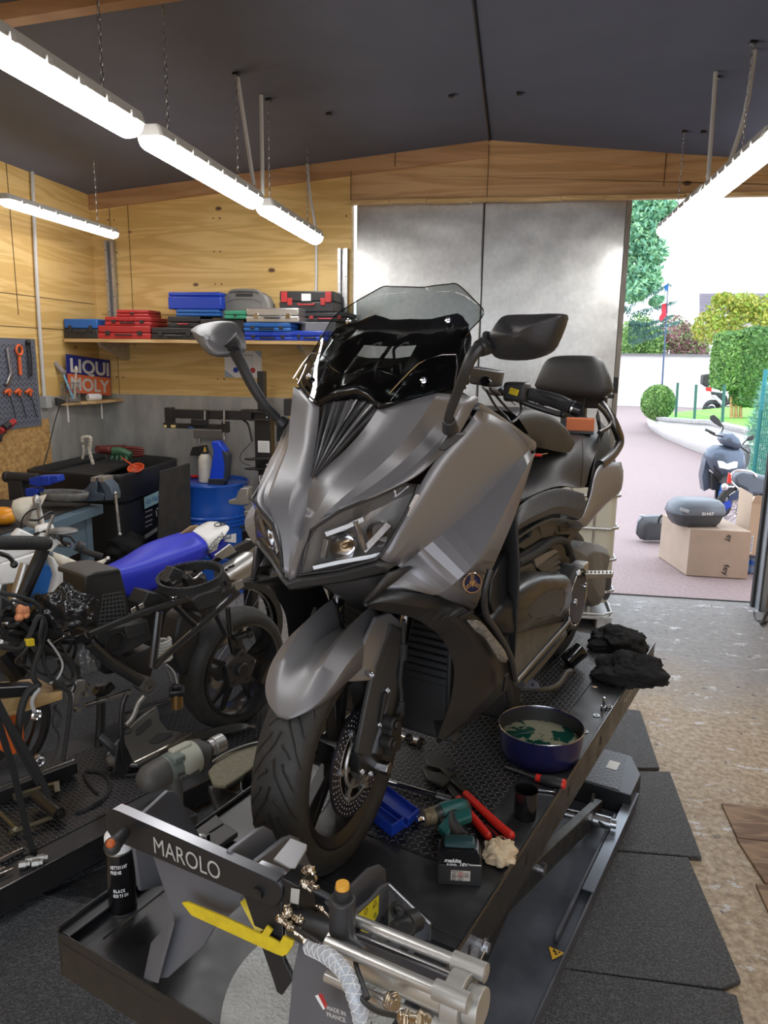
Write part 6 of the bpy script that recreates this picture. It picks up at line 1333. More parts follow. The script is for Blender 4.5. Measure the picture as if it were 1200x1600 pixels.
# grey rear rack cover and long curved trim
def flat(L,h,name,m,par=None,label=None,cat=None,bev=.004,th=.02):
    g=G(); g.prism([at2(x,y,h) for x,y in L],(0,0,-th)); return g.done(name,m,par,label=label,cat=cat,world=par is not None,bev=bev)
TZ=mat('bronze grey painted plastic',(.15,.145,.13),.3,.6)
t=T('rear_rack_cover','bronze grey rear rack cover with two oval slots on the left lift','body panel',at2(230,1160)); 
rc_=flat([(164,1185),(168,1192),(215,1193),(300,1150),(296,1145),(262,1140),(250,1124),(247,1106),(240,1104),(222,1115),(205,1130),(180,1160)],.05,'cover_shell',TZ,t,bev=.006)
for L in ([(212,1140),(232,1123),(237,1124),(237,1131),(219,1147),(212,1149)],[(232,1158),(247,1145),(270,1144),(270,1149),(250,1160),(236,1162)]): flat(L,.0525,'oval_slot',M['ink'],rc_,bev=0,th=.003)
g=G(); g.tube([at2(x,y,.055) for x,y in ((210,1192),(255,1170),(298,1146))],.006,n=6); g.tube([at2(x,y,.055) for x,y in ((168,1180),(190,1152),(222,1120),(243,1106))],.006,n=6); g.done('cover_rib',mat('polished bronze edge',(.38,.36,.32),.25,.8),rc_,world=True)
t=T('curved_trim','long curved dark trim piece lying across the rear rack cover','trim panel',at2(300,1160)); g=G(); P1=[at2(x,y,.04) for x,y in ((212,1196),(260,1172),(310,1148),(350,1134),(375,1132),(399,1138))]; P2_=[at2(x,y,.02) for x,y in ((215,1200),(262,1180),(312,1158),(350,1148),(378,1143),(399,1139))]; g.loft([P1,[a.lerp(b,.5)+EZ*.02 for a,b in zip(P1,P2_)],P2_],ks=4,kr=3); g.done('trim_shell',mat('dark bronze plastic',(.07,.068,.063),.3,.5),t,world=True,solid=.004)
g=G(); g.tube([p+EZ*.002 for p in P1],.003,n=6,k=4); g.done('trim_edge',MC['polished bronze edge'],t,world=True)
# impact wrench standing on its battery between the lifts
t=T('impact_wrench','big grey green cordless impact wrench with large socket standing between the lifts','impact wrench',az(270,1270,.3))
zr=.42; a=az(228,1222,zr); b=az(345,1165,zr-.01); d=(b-a); 
a=az(218,1224,.43); b=az(322,1172,.43); d=b-a; L=d.length
GRN=mat('dusty grey green housing',(.16,.19,.17),.5); CRM=mat('dusty cream housing',(.42,.42,.34),.5)
g=G(); g.lathe(a,d,[(0,0),(.004,.03),(.03,.048),(.08,.052),(.10,.052)],n=24); g.done('rear_housing',mat('dusty dark grey housing',(.085,.08,.075),.55),t,world=True,ang=50)
g=G(); g.lathe(a,d,[(.08,.050),(.12,.054),(L*.62,.056),(L*.62,0)],n=24); g.done('middle_housing',GRN,t,world=True,ang=50)
g=G(); g.lathe(a,d,[(L*.52,0),(L*.52,.056),(L*.58,.060),(L*.80,.059),(L*.84,.05)],n=28); g.done('front_housing',CRM,t,world=True,ang=50)
g=G(); g.lathe(a,d,[(L*.78,.058),(L*.82,.060),(L*.92,.052),(L*1.0,.034),(L*1.0,0)],n=28); g.done('rubber_nose',mat('dusty black nose',(.05,.048,.045),.6),t,world=True,ang=50)
g=G(); g.lathe(b,d,[(0,.018),(.012,.018),(.012,.030),(.03,.030),(.032,.034),(.075,.034),(.075,.024),(.05,.022),(.05,0)],n=24); g.done('socket',M['alu'],t,world=True,ang=30)
dn=d.normalized(); up2=(EZ-dn*EZ.dot(dn)).normalized(); sd2=dn.cross(up2)
g=G(); g.beam(a.lerp(b,.45)+up2*.052,a.lerp(b,.75)+up2*.052,.035,.03,up=up2); g.done('top_block',CRM,t,world=True,bev=.008); g=G(); g.beam(a.lerp(b,.38)+up2*.045+sd2*.02,a.lerp(b,.55)+up2*.045+sd2*.02,.06,.025,up=up2); g.done('side_block',GRN,t,world=True,bev=.006)
sgn=1 if sd2.dot(CAM-a)>0 else -1
g=G(); 
for i in range(6): g.beam(a.lerp(b,.47+.02*(i%3))+sd2*sgn*.045+up2*(.022-.012*(i//3)),a.lerp(b,.485+.02*(i%3))+sd2*sgn*.045+up2*(.022-.012*(i//3)),.004,.004,up=up2)
g.done('vent_holes',M['ink'],t,world=True)
g=G(); q=a.lerp(b,.5)-up2*.04; g.tube([q,q-EZ*.10,V((q.x,q.y,.24))],.026,n=14); g.done('handle',mat('dusty dark grey housing',(.085,.08,.075),.55),t,world=True); g=G(); g.box((q.x,q.y,.19),(.09,.12,.09),rz=-t2); g.done('battery',M['blackp'],t,world=True,bev=.008); 
g=G(); g.beam(a.lerp(b,.40)+sd2*sgn*.048-up2*.015,a.lerp(b,.74)+sd2*sgn*.050-up2*.02,.012,.04,up=up2); pn=g.done('side_panel',mat('dark side insert',(.06,.06,.058),.5),t,world=True,bev=.004)
xd=(d if (d.cross(up2)).dot(CAM-a)>0 else -d); text('DTW1002','model_lettering',a.lerp(b,.42)+sd2*sgn*.058-up2*.02,xd,up2,.010,M['winkg'],pn,w=.055)
g=G(); c=V((q.x,q.y,0)); g.box((q.x,q.y,.0725),(.22,.26,.145),rz=-t2); g.done('storage_box',M['blackp'],label='black box standing on the floor under the impact wrench',cat='box',bev=.01)
# under-seat tray with round opening left of the front wheel
t=T('panel_tray','dusty olive and black underseat tray leaning beside the front wheel','body panel',az(360,1240,.45)); OL=mat('dusty olive plastic',(.13,.12,.075),.7,scale=60,col2=(.18,.165,.11))
def tz(x,y,z): return az(x,y,z)
g=G(); g.prism([tz(x,y,.50) for x,y in ((325,1205),(345,1180),(412,1160),(412,1190),(398,1196),(372,1215),(352,1228),(333,1226))],EZ*-.012); g.done('olive_shell',OL,t,world=True,bev=.004)
g=G(); g.tube([tz(x,y,.51) for x,y in ((332,1190),(355,1176),(385,1164),(412,1158))],.004,n=8); g.done('tray_edge',M['alus'],t,world=True)
q=tz(403,1222,.47); g=G(); g.lathe(q,(-.15,-.35,1),[(-.07,.045),(0,.058),(.006,.060),(.006,.054),(0,.052),(-.065,.04),(-.065,0)],n=32); g.done('round_opening',M['blackp'],t,world=True,ang=40)
g=G(); g.torus(q+V((0,0,.006)),(-.15,-.35,1),.0585,.002,40,6); g.done('opening_rim',M['alus'],t,world=True); q2=tz(395,1243,.43); g=G(); g.cyl(q2,q2+V((.01,-.01,.01)),.010,n=12); g.done('bolt',M['steel'],t,world=True)
g=G(); g.prism([tz(x,y,.44) for x,y in ((325,1226),(352,1232),(372,1240),(360,1270),(342,1276))],EZ*-.03); g.prism([tz(x,y,.42) for x,y in ((355,1272),(412,1258),(412,1290),(385,1300),(352,1290))],EZ*-.05); g.done('black_flap',M['blackp'],t,world=True,bev=.004)
t=T('panel_tray','black segmented plastic panel lying below the olive tray','body panel',az(330,1310,.66))
for L in ([(300,1300),(338,1272),(350,1286),(318,1306)],[(318,1308),(352,1286),(372,1300),(330,1330)],[(330,1300),(300,1304),(310,1330),(330,1335)]): g=G(); g.prism([tz(x,y,.655) for x,y in L],EZ*-.015); g.done('panel_segment',M['gmd'],t,world=True,bev=.003)
g=G(); q=tz(312,1312,.68); g.ball(q,(.018,.018,.014),10,7); g.done('steel_boss',M['alu'],t,world=True)
# ================================================================ dirt bike behind
DP=az(330,830,.92); td=math.radians(34); UD=V((math.sin(td),math.cos(td),0)); SD=V((UD.y,-UD.x,0))
def dc(x,y,s=0): d=ray(x,y); k=(s-(CAM-DP).dot(SD))/d.dot(SD); return CAM+d*k
def DLx(L): return [dc(*p) for p in L]
db=T('dirt_bike','white and blue off road motorcycle with blue seat behind the stripped frame','motorcycle',M=mtx((DP.x,DP.y,0),-td))
def dpl(L,th,name,m,bev=.006,par=db): g=G(); g.prism(DLx(L),SD*-th); return g.done(name,m,par,world=True,bev=bev)
def dt(L,r,name,m,par=db,n=10,k=4): g=G(); g.tube(DLx(L),r,n=n,k=k); return g.done(name,m,par,world=True)
# seat loft: top edge, near side edge, bottom
tp=[(163,885),(190,872),(225,851),(260,838),(295,828)]; ed=[(168,893),(196,890),(240,878),(285,862),(322,847)]; bt=[(196,932),(215,932),(250,918),(292,893),(328,864)]
rows=[]
for (a,b,c) in zip(tp,ed,bt): rows.append([dc(*a,-.11)-EZ*.03,dc(*a,-.10),dc(a[0]*.5+b[0]*.5,a[1]*.5+b[1]*.5-1,0)+EZ*.008,dc(*b,.085),dc(b[0]*.5+c[0]*.5,b[1]*.5+c[1]*.5,.10),dc(*c,.095)])
g=G(); g.loft(rows,ks=3,kr=3); g.done('seat',M['seatblue'],db,world=True,ang=70,solid=.01)
g=G(); rows=[]
for (a,b,c) in (((293,829),(322,846),(327,865)),((310,822),(335,838),(340,858)),((325,815),(350,830),(338,852)),((340,815),(358,824),(350,838))): rows.append([dc(*a,-.10),dc((a[0]+b[0])/2,(a[1]+b[1])/2-1,0),dc(*b,.08),dc(*c,.10)])
g.loft(rows,ks=3,kr=3); rf=g.done('rear_fender',M['white'],db,world=True,ang=60,solid=.005)
o=dc(324,868,.103); e=dc(353,836,.103)-o; text('BRIDGESTONE','fender_lettering',o,e,EZ*1.0+UD*-.4,.032,M['ink'],rf,off=.01,w=e.length*.95)
g=G(); q=dc(341,823,.02)+EZ*.012; g.torus(q,(0,-.3,1),.02,.003,20,5); g.torus(q+UD*.03,(0,-.3,1),.014,.003,16,5); g.done('fender_emblem',M['ink'],rf,world=True)
dpl([(282,835,.06),(300,822,.06),(312,820,.06),(300,832,.06)],.02,'fender_tab',mat('brown tab',(.25,.16,.09),.6))
dpl([(325,862,.08),(345,850,.08),(352,838,.06),(360,842,.06),(345,866,.06),(335,878,.06)],.03,'blue_side_plate',M['seatblue'])
dpl([(349,846,.066),(349,837,.066),(369,834,.066),(369,848,.066)],.004,'white_sticker',M['white'],0); o=dc(350,846,.07); text('IQ','sticker_text',o,dc(362,838,.07)-o,EZ,.03,M['blue2'],db,w=.05); 
dpl([(0,880,.0),(60,862,.0),(62,870,.02),(50,895,.02),(25,912,.0),(0,915,.0)],.03,'front_shroud',M['white'],bev=.01); dpl([(-5,858,.0),(40,838,.0),(62,860,.0),(30,872,.0),(-5,885,.0)],.05,'tank_cover',M['white'],bev=.012)
dpl([(82,870,.05),(92,878,.06),(133,905,.06),(134,928,.06),(82,936,.06),(90,900,.06)],.04,'side_number_plate',M['white'],bev=.01); dpl([(78,868,.03),(90,874,.03),(94,900,.03),(84,935,.03),(76,940,.03),(86,900,.03)],.05,'shroud_edge',M['ivory'],bev=.01)
dpl([(44,896,-.02),(68,880,.0),(82,886,.0),(88,905,.0),(76,930,.0),(54,962,.0),(46,940,-.02)],.04,'radiator_shroud',mat('mid blue shroud',(.02,.13,.42),.4),bev=.012)
g=G(); q=dc(34,902,.03); g.lathe(q,SD,[(0,.02),(.01,.02),(.012,.012),(.004,0)],n=16); g.done('shroud_bolt',M['blackp'],db,world=True)
dpl([(60,825,.0),(84,818,.0),(95,850,.0),(80,866,.0),(66,855,.0)],.06,'tank_top',M['white'],bev=.012); dpl([(20,840,0),(32,826,0),(60,840,0),(50,850,0)],.05,'number_board',M['white'],bev=.01)
# handguards
rows=[[dc(82,862,.10),dc(100,868,.14),dc(130,880,.16),dc(155,876,.16),dc(171,869,.14)],[dc(84,872,.12),dc(102,882,.16),dc(130,890,.18),(dc(152,886,.18)),dc(172,873,.15)],[dc(92,884,.12),dc(108,896,.16),dc(124,899,.17),dc(140,894,.17),dc(168,876,.15)]]
g=G(); g.loft(rows,ks=4,kr=3); hg=g.done('hand_guard',M['ivory'],db,world=True,ang=60,solid=.006); o=dc(97,896,.185); text('RBiS','guard_lettering',o,dc(124,897,.185)-o,EZ+UD*.0,.022,M['ink'],hg,off=.01,w=.085)
g=G(); g.ball(dc(168,873,.155),.012,8,6); g.done('guard_bolt',M['chrome'],db,world=True)
dt([(120,855,.05),(135,862,.08),(160,870,.12)],.016,'grip',M['rubber']); dt([(120,852,.05),(130,857,.06)],.026,'throttle_housing',M['blackp'],n=14,k=1); dt([(60,845,-.1),(90,850,-.05),(112,852,.02)],.012,'handlebar',M['alus'])
for L in ([(82,835,.0),(96,845,.02),(110,850,.03)],[(92,838,.0),(108,838,.02),(118,848,.03)],[(40,850,-.05),(60,832,-.03),(78,838,0)],[(50,838,-.02),(70,830,0),(86,842,.02)]): dt(L,.006,'cable',M['wingb'],n=6)
rows=[[dc(20,782,-.5),dc(35,777,-.5),dc(60,775,-.48),dc(72,772,-.45)],[dc(18,795,-.48),dc(30,795,-.45),dc(50,800,-.43),dc(60,802,-.42)],[dc(24,812,-.48),dc(36,818,-.46),dc(52,826,-.44),dc(58,824,-.42)]]
g=G(); g.loft(rows,ks=4,kr=3); g.done('hand_guard',M['ivory'],db,world=True,ang=60,solid=.006)
dt([(58,785,-.4),(62,800,-.4),(66,820,-.38)],.013,'bar_clamp',M['alus']); dt([(56,782,-.42),(46,800,-.42),(38,815,-.42)],.007,'clutch_lever',M['alus']); dt([(34,842,-.4),(34,815,-.4),(44,800,-.4),(60,795,-.4),(80,800,-.4)],.004,'clutch_cable',M['wingb'],n=6); g=G(); g.ball(dc(57,782,-.42),(.02,.02,.03),10,7); g.done('mirror_clamp',M['alu'],db,world=True)
# hidden lower parts
g=G(); q=dc(230,930,-.02); g.box((q.x,q.y,.52),(.22,.6,.4),rz=-td); g.done('engine_block',M['wingb'],db,world=True,bev=.03)
for q in (DP+UD*.15,DP-UD*1.30):
    g=G(); c=V((q.x,q.y,.32)); g.lathe(c-SD*.05,SD,[(0,.25),(0,.29),(.05,.32),(.10,.29),(.10,.25)],n=40); w_=g.done('wheel',M['tire'],db,world=True); g=G(); g.torus(c,SD,.25,.012,40,8); g.cyl(c-SD*.05,c+SD*.05,.03,n=14)
    for i in range(16): an=2*PI*i/16; g.cyl(c,c+UD*(.25*math.cos(an))+EZ*(.25*math.sin(an)),.002,n=4)
    g.done('spoked_rim',M['steel'],w_,world=True)
g=G(); q=DP-UD*1.25; g.cyl(V((q.x,q.y,.3))+SD*.09,V((q.x,q.y,.95))+SD*.09+UD*.25,.025,n=12); g.cyl(V((q.x,q.y,.3))-SD*.09,V((q.x,q.y,.95))-SD*.09+UD*.25,.025,n=12); g.done('fork',M['alus'],db,world=True)
# clear headlamp lens shell on the bench
q=az(108,782,.95); t=T('lamp_lens','dusty clear headlamp lens shell lying in front of the bench vice','lens',q); g=G(); q=q+V((-.02,-.02,.0)); P=[(-.16,0),(-.13,.055),(-.04,.085),(.06,.08),(.15,.03),(.16,-.02),(.08,-.07),(-.04,-.085),(-.13,-.05)]
f=lambda k,z:[q+V((x*k,y*k,z)) for x,y in P+[P[0]]]
g.loft([f(1,.06),f(.98,.04),f(.9,.015),f(.6,.0)],ks=3); g.poly(f(.6,0)[:-1]); g.done('lens_shell',mat('hazy lens plastic',(.34,.34,.33),.25,scale=20,col2=(.22,.22,.21),trans=.35,ior=1.2),t,world=True,ang=60,solid=.003)
# black bag behind white plate
crumple('work_bag',az(158,868,.50)+V((.05,.25,0)),.12,M['cloth'],'black fabric bag on the floor side of the tub behind the dirt bike handlebar','bag',12,(1,1,.8),.3)
# ================================================================ back corner of the garage
YS=5.45
def fr(x0,y0,x1,y1,Y):
    xm=(x0+x1)/2; ym=(y0+y1)/2; a=ay(x0,ym,Y);b=ay(x1,ym,Y);t=ay(xm,y0,Y);u=ay(xm,y1,Y); return a.x,b.x,u.z,t.z
shz=ay(300,531,YS).z
g=G(); g.box(((XL+.02-1.40)/2-.0,(YS+D)/2,shz-.013),(-1.40-XL-.02,D-YS-.002,.026)); shf=g.done('wall_shelf',M['shelf'],label='long pine board shelf on the back wall full of tool cases',cat='shelf',bev=.002)
for x in (-3.2,-1.6):
    g=G(); g.prism([V((x,D-.002,shz-.028)),V((x,YS+.08,shz-.028)),V((x,YS+.10,shz-.05)),V((x,D-.06,shz-.16)),V((x,D-.002,shz-.16))],(.03,0,0)); g.done('shelf_bracket',M['galv'],shf,bev=.002,world=True)
def case(x0,y0,x1,y1,m,label,dy=0,depth=.3,z0=None,rz=0,lat=2,handle=True,lid=.45,m2=None,bev=.008,latm=None,group='tool cases on the shelf',ribs=0,Ylim=True):
    Y=YS+.02+dy; xa,xb,za,zb=fr(x0,y0,x1,y1,Y); 
    if z0 is not None: zb=zb-za+z0 if zb-za>0.02 else z0+.05; za=z0
    depth=min(depth,D-.01-Y); w=xb-xa; h=zb-za; cx=(xa+xb)/2
    t=T('tool_case',label,'tool case',(cx,Y+depth/2,za),rz,group)
    f=-depth/2
    g=G(); g.box((0,0,h*lid/2),(w,depth,h*lid)); g.done('case_base',M[m2 or m] if isinstance(m2 or m,str) else m,t,bev=bev)
    g=G(); g.box((0,0,h*lid+h*(1-lid)/2+.001),(w*.985,depth*.985,h*(1-lid)-.002)); g.done('case_lid',M[m],t,bev=bev)
    if ribs:
        g=G()
        for i in range(ribs): x=-w/2+w*(i+.5)/ribs; g.box((x,f-.001,h*.75),(w/ribs*.35,.004,h*.3))
        g.done('ribs',M[m],t,bev=.001)
    lm=M[latm] if latm else M['blackp']
    for i in range(lat):
        x=(-.3+.6*i/(max(1,lat-1)))*w if lat>1 else 0
        g=G(); g.box((x,f-.004,h*lid),(w*.085,.010,h*.34)); g.done('latch',lm,t,bev=.002)
    if handle:
        g=G(); g.tube([(-w*.13,f-.002,h*lid*.8),(-w*.13,f-.02,h*lid*.7),(w*.13,f-.02,h*lid*.7),(w*.13,f-.002,h*lid*.8)],.006,n=8,k=2); g.done('carry_handle',lm,t)
    return t,h
S0=shz+.0005
_,h=case(99,493,152,524,'blue2','blue and black tool case at the far left end of the shelf',m2='blackp',z0=S0,lid=.5,depth=.42)
_,h=case(152,509,235,530,'red','larger red tool case at the bottom of the red stack',z0=S0,depth=.34); z=S0+h
_,h=case(163,495,236,509,'red','middle red tool case with ribbed lid in the red stack',z0=z+.001,depth=.30,dy=.02,ribs=9); z+=h
_,h=case(181,484,232,495,'red','smallest red tool case on top of the red stack',z0=z+.002,depth=.22,dy=.04,lat=1,handle=False)
_,h=case(236,510,309,529,'blackp','flat black tool case at the bottom right of the red stack',z0=S0,depth=.36); z=S0+h
_,h=case(261,491,312,509,'blackp','small black case with a red end under the light blue case',z0=z+.001,depth=.28,dy=.05,lat=0,latm='red'); z+=h
_,h=case(274,480,342,491,mat('sky blue plastic',(.05,.22,.60),.4) and 'blue2','light blue flat case below the royal blue case',z0=z+.001,depth=.25,dy=.06,lat=0,handle=False); z+=h
_,h=case(262,453,345,480,'blue','royal blue case on top of the tall stack in the middle of the shelf',z0=z+.001,depth=.28,dy=.06,lat=0,handle=False,lid=.75)
_,h=case(312,497,382,530,'blackp','big black case hidden behind the left mirror of the scooter',z0=S0,depth=.36,dy=.03)
zg=S0+h
# grey moulded case standing on its edge with a handle hole
xa,xb,za,zb=fr(343,454,421,500,YS+.16); zb=zb-za+zg; za=zg+.001; w=xb-xa; h=zb-za
t=T('drill_case','grey moulded power tool case standing upright with a handle in its top','tool case',((xa+xb)/2,YS+.24,za),0,'tool cases on the shelf')
g=G(); ol=[(-.5,0),(.5,0),(.5,.55),(.42,.84),(.3,.97),(-.3,.97),(-.42,.84),(-.5,.55)]; P=[V((x*w,-.06,z*h)) for x,z in ol]
c0=V((0,0,h*.5))
g.loft([[p+V((0,.12,0)) for p in P+[P[0]]],P+[P[0]],[V((p.x*.93,p.y-.015,c0.z+(p.z-c0.z)*.93)) for p in P+[P[0]]]]); g.poly([V((p.x*.93,p.y-.015,c0.z+(p.z-c0.z)*.93)) for p in P]); g.poly([p+V((0,.12,0)) for p in P][::-1]); 
gc=mat('warm grey case plastic',(.17,.165,.155),.45); dc=g.done('case_shell',gc,t,bev=.004)
g=G(); g.box((0,-.077,h*.85),(w*.34,.006,h*.10)); g.done('handle_opening',M['blackp'],dc,bev=.004)
g=G(); g.tube([(-w*.3,-.07,h*.93),(-w*.2,-.078,h*1.0),(w*.2,-.078,h*1.0),(w*.3,-.07,h*.93)],.012,n=8,k=3); g.done('carry_handle',gc,t)
g=G(); g.tube([(-w*.36,-.078,h*.1),(-w*.36,-.078,h*.6),(-w*.2,-.078,h*.72),(w*.2,-.078,h*.72),(w*.36,-.078,h*.6),(w*.36,-.078,h*.1)],.004,n=6,k=1); g.done('moulded_rib',gc,dc)
_,h=case(350,484,385,497,'green','small green case below the grey drill case',z0=zg+.001,depth=.12,dy=.01,lat=1,handle=False)
_,h1=case(381,519,457,533,'blue','bright blue case at the bottom of the stack under the silver case',z0=S0,depth=.30); z=S0+h1
_,h=case(380,505,454,519,'blue2','darker blue case directly under the silver chequered case',z0=z+.001,depth=.28); z+=h
tt,h=case(384,482,467,505,'alubright','silver chequered aluminium flight case with two latches',z0=z+.001,depth=.24,latm='chrome',dy=.0)
_,h=case(455,516,514,532,'blue','small bright blue case at the front of the shelf behind the windscreen edge',z0=S0,depth=.16)
_,h1=case(454,513,472,531,'blackp','narrow dark blue case squeezed between the two blue stacks',z0=S0,depth=.3,dy=.17,lat=0,handle=False,group=None)
_,h=case(470,500,525,531,'grey','flat dark grey case under the two black and red cases',z0=S0,depth=.34,dy=.18,lat=0,m2='grey'); z=S0+h
_,h=case(472,485,545,500,'blackp','lower black case with red corners, nearly hidden by the windscreen',z0=z+.001,depth=.3,dy=.19,latm='red'); z+=h
tt,h=case(436,452,522,485,'blackp','upper black case with red corner latches and a white sticker',z0=z+.001,depth=.28,dy=.19,latm='red',lid=.5)
w=fr(436,452,522,485,YS+.21); w=w[1]-w[0]
for s in (-1,1):
    g=G(); g.box((s*w*.4,-.148,h*.72),(w*.11,.008,h*.5)); g.done('corner_plate',M['red'],tt,bev=.002)
g=G(); g.box((0,-.145,h*.7),(w*.17,.004,h*.34)); g.done('white_sticker',M['paperw'],tt)
# notice papers
for (x0,y0,x1,y1,lab) in ((351,548,409,590,'white printed notice sheet pinned under the board shelf'),):
    Y=D-.004; xa,xb,za,zb=fr(x0,y0,x1,y1,Y); t=T('notice_sheet',lab,'notice',((xa+xb)/2,Y,za)); w=xb-xa;h=zb-za
    g=G(); g.box((0,0,h/2),(w,.002,h)); g.done('sheet',M['paperw'],t)
    text('AR 2022','heading',(w*-.28,-.002,h*.80),(1,0,0),(0,0,1),.016,M['ink'],t,w=w*.55,world=False)
    g=G()
    for i in range(7): g.box((0,-.0015,h*(.74-.05*i)),(w*(.62-.1*(i%2)),.001,h*.010))
    g.prism([V((-w*.5,-.0015,0)),V((-w*.22,-.0015,0)),V((-w*.5,-.0015,h*.28))],(0,-.0005,0)); g.prism([V((w*.5,-.0015,h)),V((w*.3,-.0015,h)),V((w*.5,-.0015,h*.72))],(0,-.0005,0)); g.done('printed_lines',mat('pale blue grey print',(.35,.42,.5),.6),t)
    for x,m in ((-.2,'blue'),(.26,'red')): 
        g=G(); g.cyl((w*x,-.002,h*.28),(w*x,-.003,h*.28),w*.07,n=20); g.done('round_symbol',M[m],t)
# LIQUI MOLY sign leaning on the ledge in the corner
LX=XL+.02
o=V((-3.44,5.80,0)); 
P=[ax(103,553,-3.40),ay(172,563,D-.03),ay(182,618,D-.05),ax(113,618,-3.385)]
t=T('advertising_sign','blue and orange oil brand sign leaning in the corner on the small ledge','sign',P[3])
ex=(P[1]-P[0]).normalized(); w=(P[1]-P[0]).length; up=(P[0]-P[3]); up=(up-ex*up.dot(ex)).normalized(); h=(P[1]-P[2]).length; BL=P[0]-up*h; n=ex.cross(up)
def sg_(u,v,k=0): return BL+ex*(u*w)+up*(v*h)+n*k
g=G(); g.prism([sg_(0,0),sg_(1,0),sg_(1,1),sg_(0,1)],-n*.006); bd=g.done('sign_board',mat('sign navy blue',(.012,.018,.16),.4),t,world=True,bev=.002)
g=G(); g.prism([sg_(.012,.012,.0005),sg_(.988,.012,.0005),sg_(.988,.50,.0005),sg_(.012,.50,.0005)],n*.0008); g.done('red_field',mat('sign orange red',(.62,.13,.045),.45),t,world=True)
LM_=mat('sign silver lettering',(.50,.49,.46),.5)
text('LIQUI','upper_lettering',sg_(.06,.56,.002),ex,up,h*.36,LM_,t,off=.03,w=w*.88)
text('MOLY','lower_lettering',sg_(.06,.09,.002),ex,up,h*.34,LM_,t,off=.03,w=w*.88)
# small corner ledge
zL=1.47; 
g=G(); Q=[az(88,634,zL),az(130,632,zL),az(186,622,zL)]
g.prism([V((XL+.004,5.30,zL)),V((XL+.09,5.33,zL)),V((-3.27,5.60,zL)),V((-3.24,D-.01,zL)),V((XL+.004,D-.01,zL))],(0,0,-.02)); lg=g.done('corner_ledge',M['shelf'],label='small wooden ledge in the corner carrying the sign and wire basket',cat='shelf',bev=.002)
for x,y in ((103,640),(152,636)):
    a=V((XL+.07 if x<120 else -3.30,5.36 if x<120 else 5.72,zL-.02)); g=G(); g.beam(a,a+V((-.0,.0,-.13)),.012,.004,up=(0,1,0)); g.done('ledge_bracket',M['white'],lg,world=True)
# wire basket with brush
c=ax(111,626,XL+.085); c=V((c.x,c.y,zL)); r=.066
t=T('wire_basket','round wire basket on the corner ledge holding brushes','basket',c)
g=G()
for z in (.002,.05,.1,.15): g.torus(c+EZ*z,EZ,r,.0022,28,5)
for i in range(18): a=2*PI*i/18; p=c+V((r*math.cos(a),r*math.sin(a),0)); g.cyl(p,p+EZ*.155,.0016,n=5)
for i in range(-3,4): g.cyl(c+V((i*.018,-.055,.002)),c+V((i*.018,.055,.002)),.0014,n=5)
g.done('wire_mesh',M['steel'],t,world=True)
a=c+V((.02,0,.03)); b=ay(97,580,c.y-.02); d=(b-a)
t2=T('washing_brush','long handled washing brush with pale blue stem leaning in the wire basket','brush',a)
g=G(); g.tube([a,a.lerp(b,.6),b],.008,n=8); g.done('brush_stem',mat('pale sky blue plastic',(.18,.45,.65),.4),t2,world=True)
g=G(); b2=ay(85,566,c.y-.04); g.tube([b+V((.02,0,-.01)),b,b2],.020,n=12); g.done('bristles',mat('worn grey bristles',(.28,.25,.23),.9,scale=90,bump=1),t2,world=True)
g=G(); a=c+V((.025,.01,.03)); b=ay(119,577,c.y); g.cyl(a,b,.007,n=8); g.ball(b,(.013,.013,.026),10,7); g.done('dish_brush',M['ivory'],label='small white tipped brush standing in the wire basket',cat='brush')
c=ax(147,622,-3.32); c=V((-3.32,c.y,zL+.028)); g=G(); g.lathe(c+V((-.03,-.04,0)),(.5,1,0),[(0,.008),(0,.026),(.01,.028),(.10,.028),(.11,.026),(.11,.008)],n=20); g.done('paper_roll',M['paperw'],label='small white paper roll lying on the corner ledge in front of the sign',cat='roll')
# power socket
c=ax(72,628,XL+.03); t=T('power_socket','grey surface mounted power socket with black plug below the long conduit','socket',c); g=G(); g.box(c,(.055,.07,.09)); g.done('socket_box',M['greyl'],t,world=True,bev=.004)
g=G(); q=c+V((.03,.06,-.0)); g.prism([q+V((0,0,-.03)),q+V((0,0,.03)),q+V((.01,.08,.005)),q+V((.01,.08,-.015))],(.03,0,0)); g.done('plug',M['blackp'],t,world=True,bev=.003)
g=G(); g.tube([c+V((.05,.1,-.02)),ax(84,665,XL+.06),ax(76,700,XL+.10),ax(66,735,XL+.16)],.004,n=6,k=5); g.done('power_cord',M['rubber'],t,world=True)
# pegboard
ya,yb=ax(0,528,XL).y-1.2,ax(50,530,XL).y; zt=ax(48,530,XL).z; zb=ax(56,665,XL).z
t=T('pegboard','grey steel tool pegboard on the left wall','pegboard',(XL+.02,(ya+yb)/2,zb))
g=G(); g.box((XL+.018,(ya+yb)/2,(zt+zb)/2),(.004,yb-ya,zt-zb)); g.box((XL+.012,yb,(zt+zb)/2),(.02,.003,zt-zb)); g.box((XL+.012,(ya+yb)/2,zt),(.02,yb-ya,.003)); g.done('board_panel',mat('grey blue enamel',(.13,.145,.18),.45),t,world=True)
g=G(); y=yb-.03
k=0
while y>yb-.5:
    z=zb+.03+(.012 if k%2 else 0)
    while z<zt-.02:
        if k%2: g.box((XL+.0205,y,z),(.001,.010,.010))
        else: g.box((XL+.0205,y,z),(.001,.006,.016))
        z+=.038
    y-=.024; k+=1
g.done('slots',mat('slot shadow',(.02,.022,.028),.8),t,world=True)
def pegtool(name,label,cat,P,r,m,extra=None,ringr=0):
    t=T(name,label,cat,P[0]); g=G(); g.tube(P,r,n=8,k=3)
    if ringr: g.torus(P[0],(1,0,0),ringr,r,20,6)
    g.done('shaft',M[m],t,world=True); return t
px=lambda x,y,o=.035: ax(x,y,XL+o)
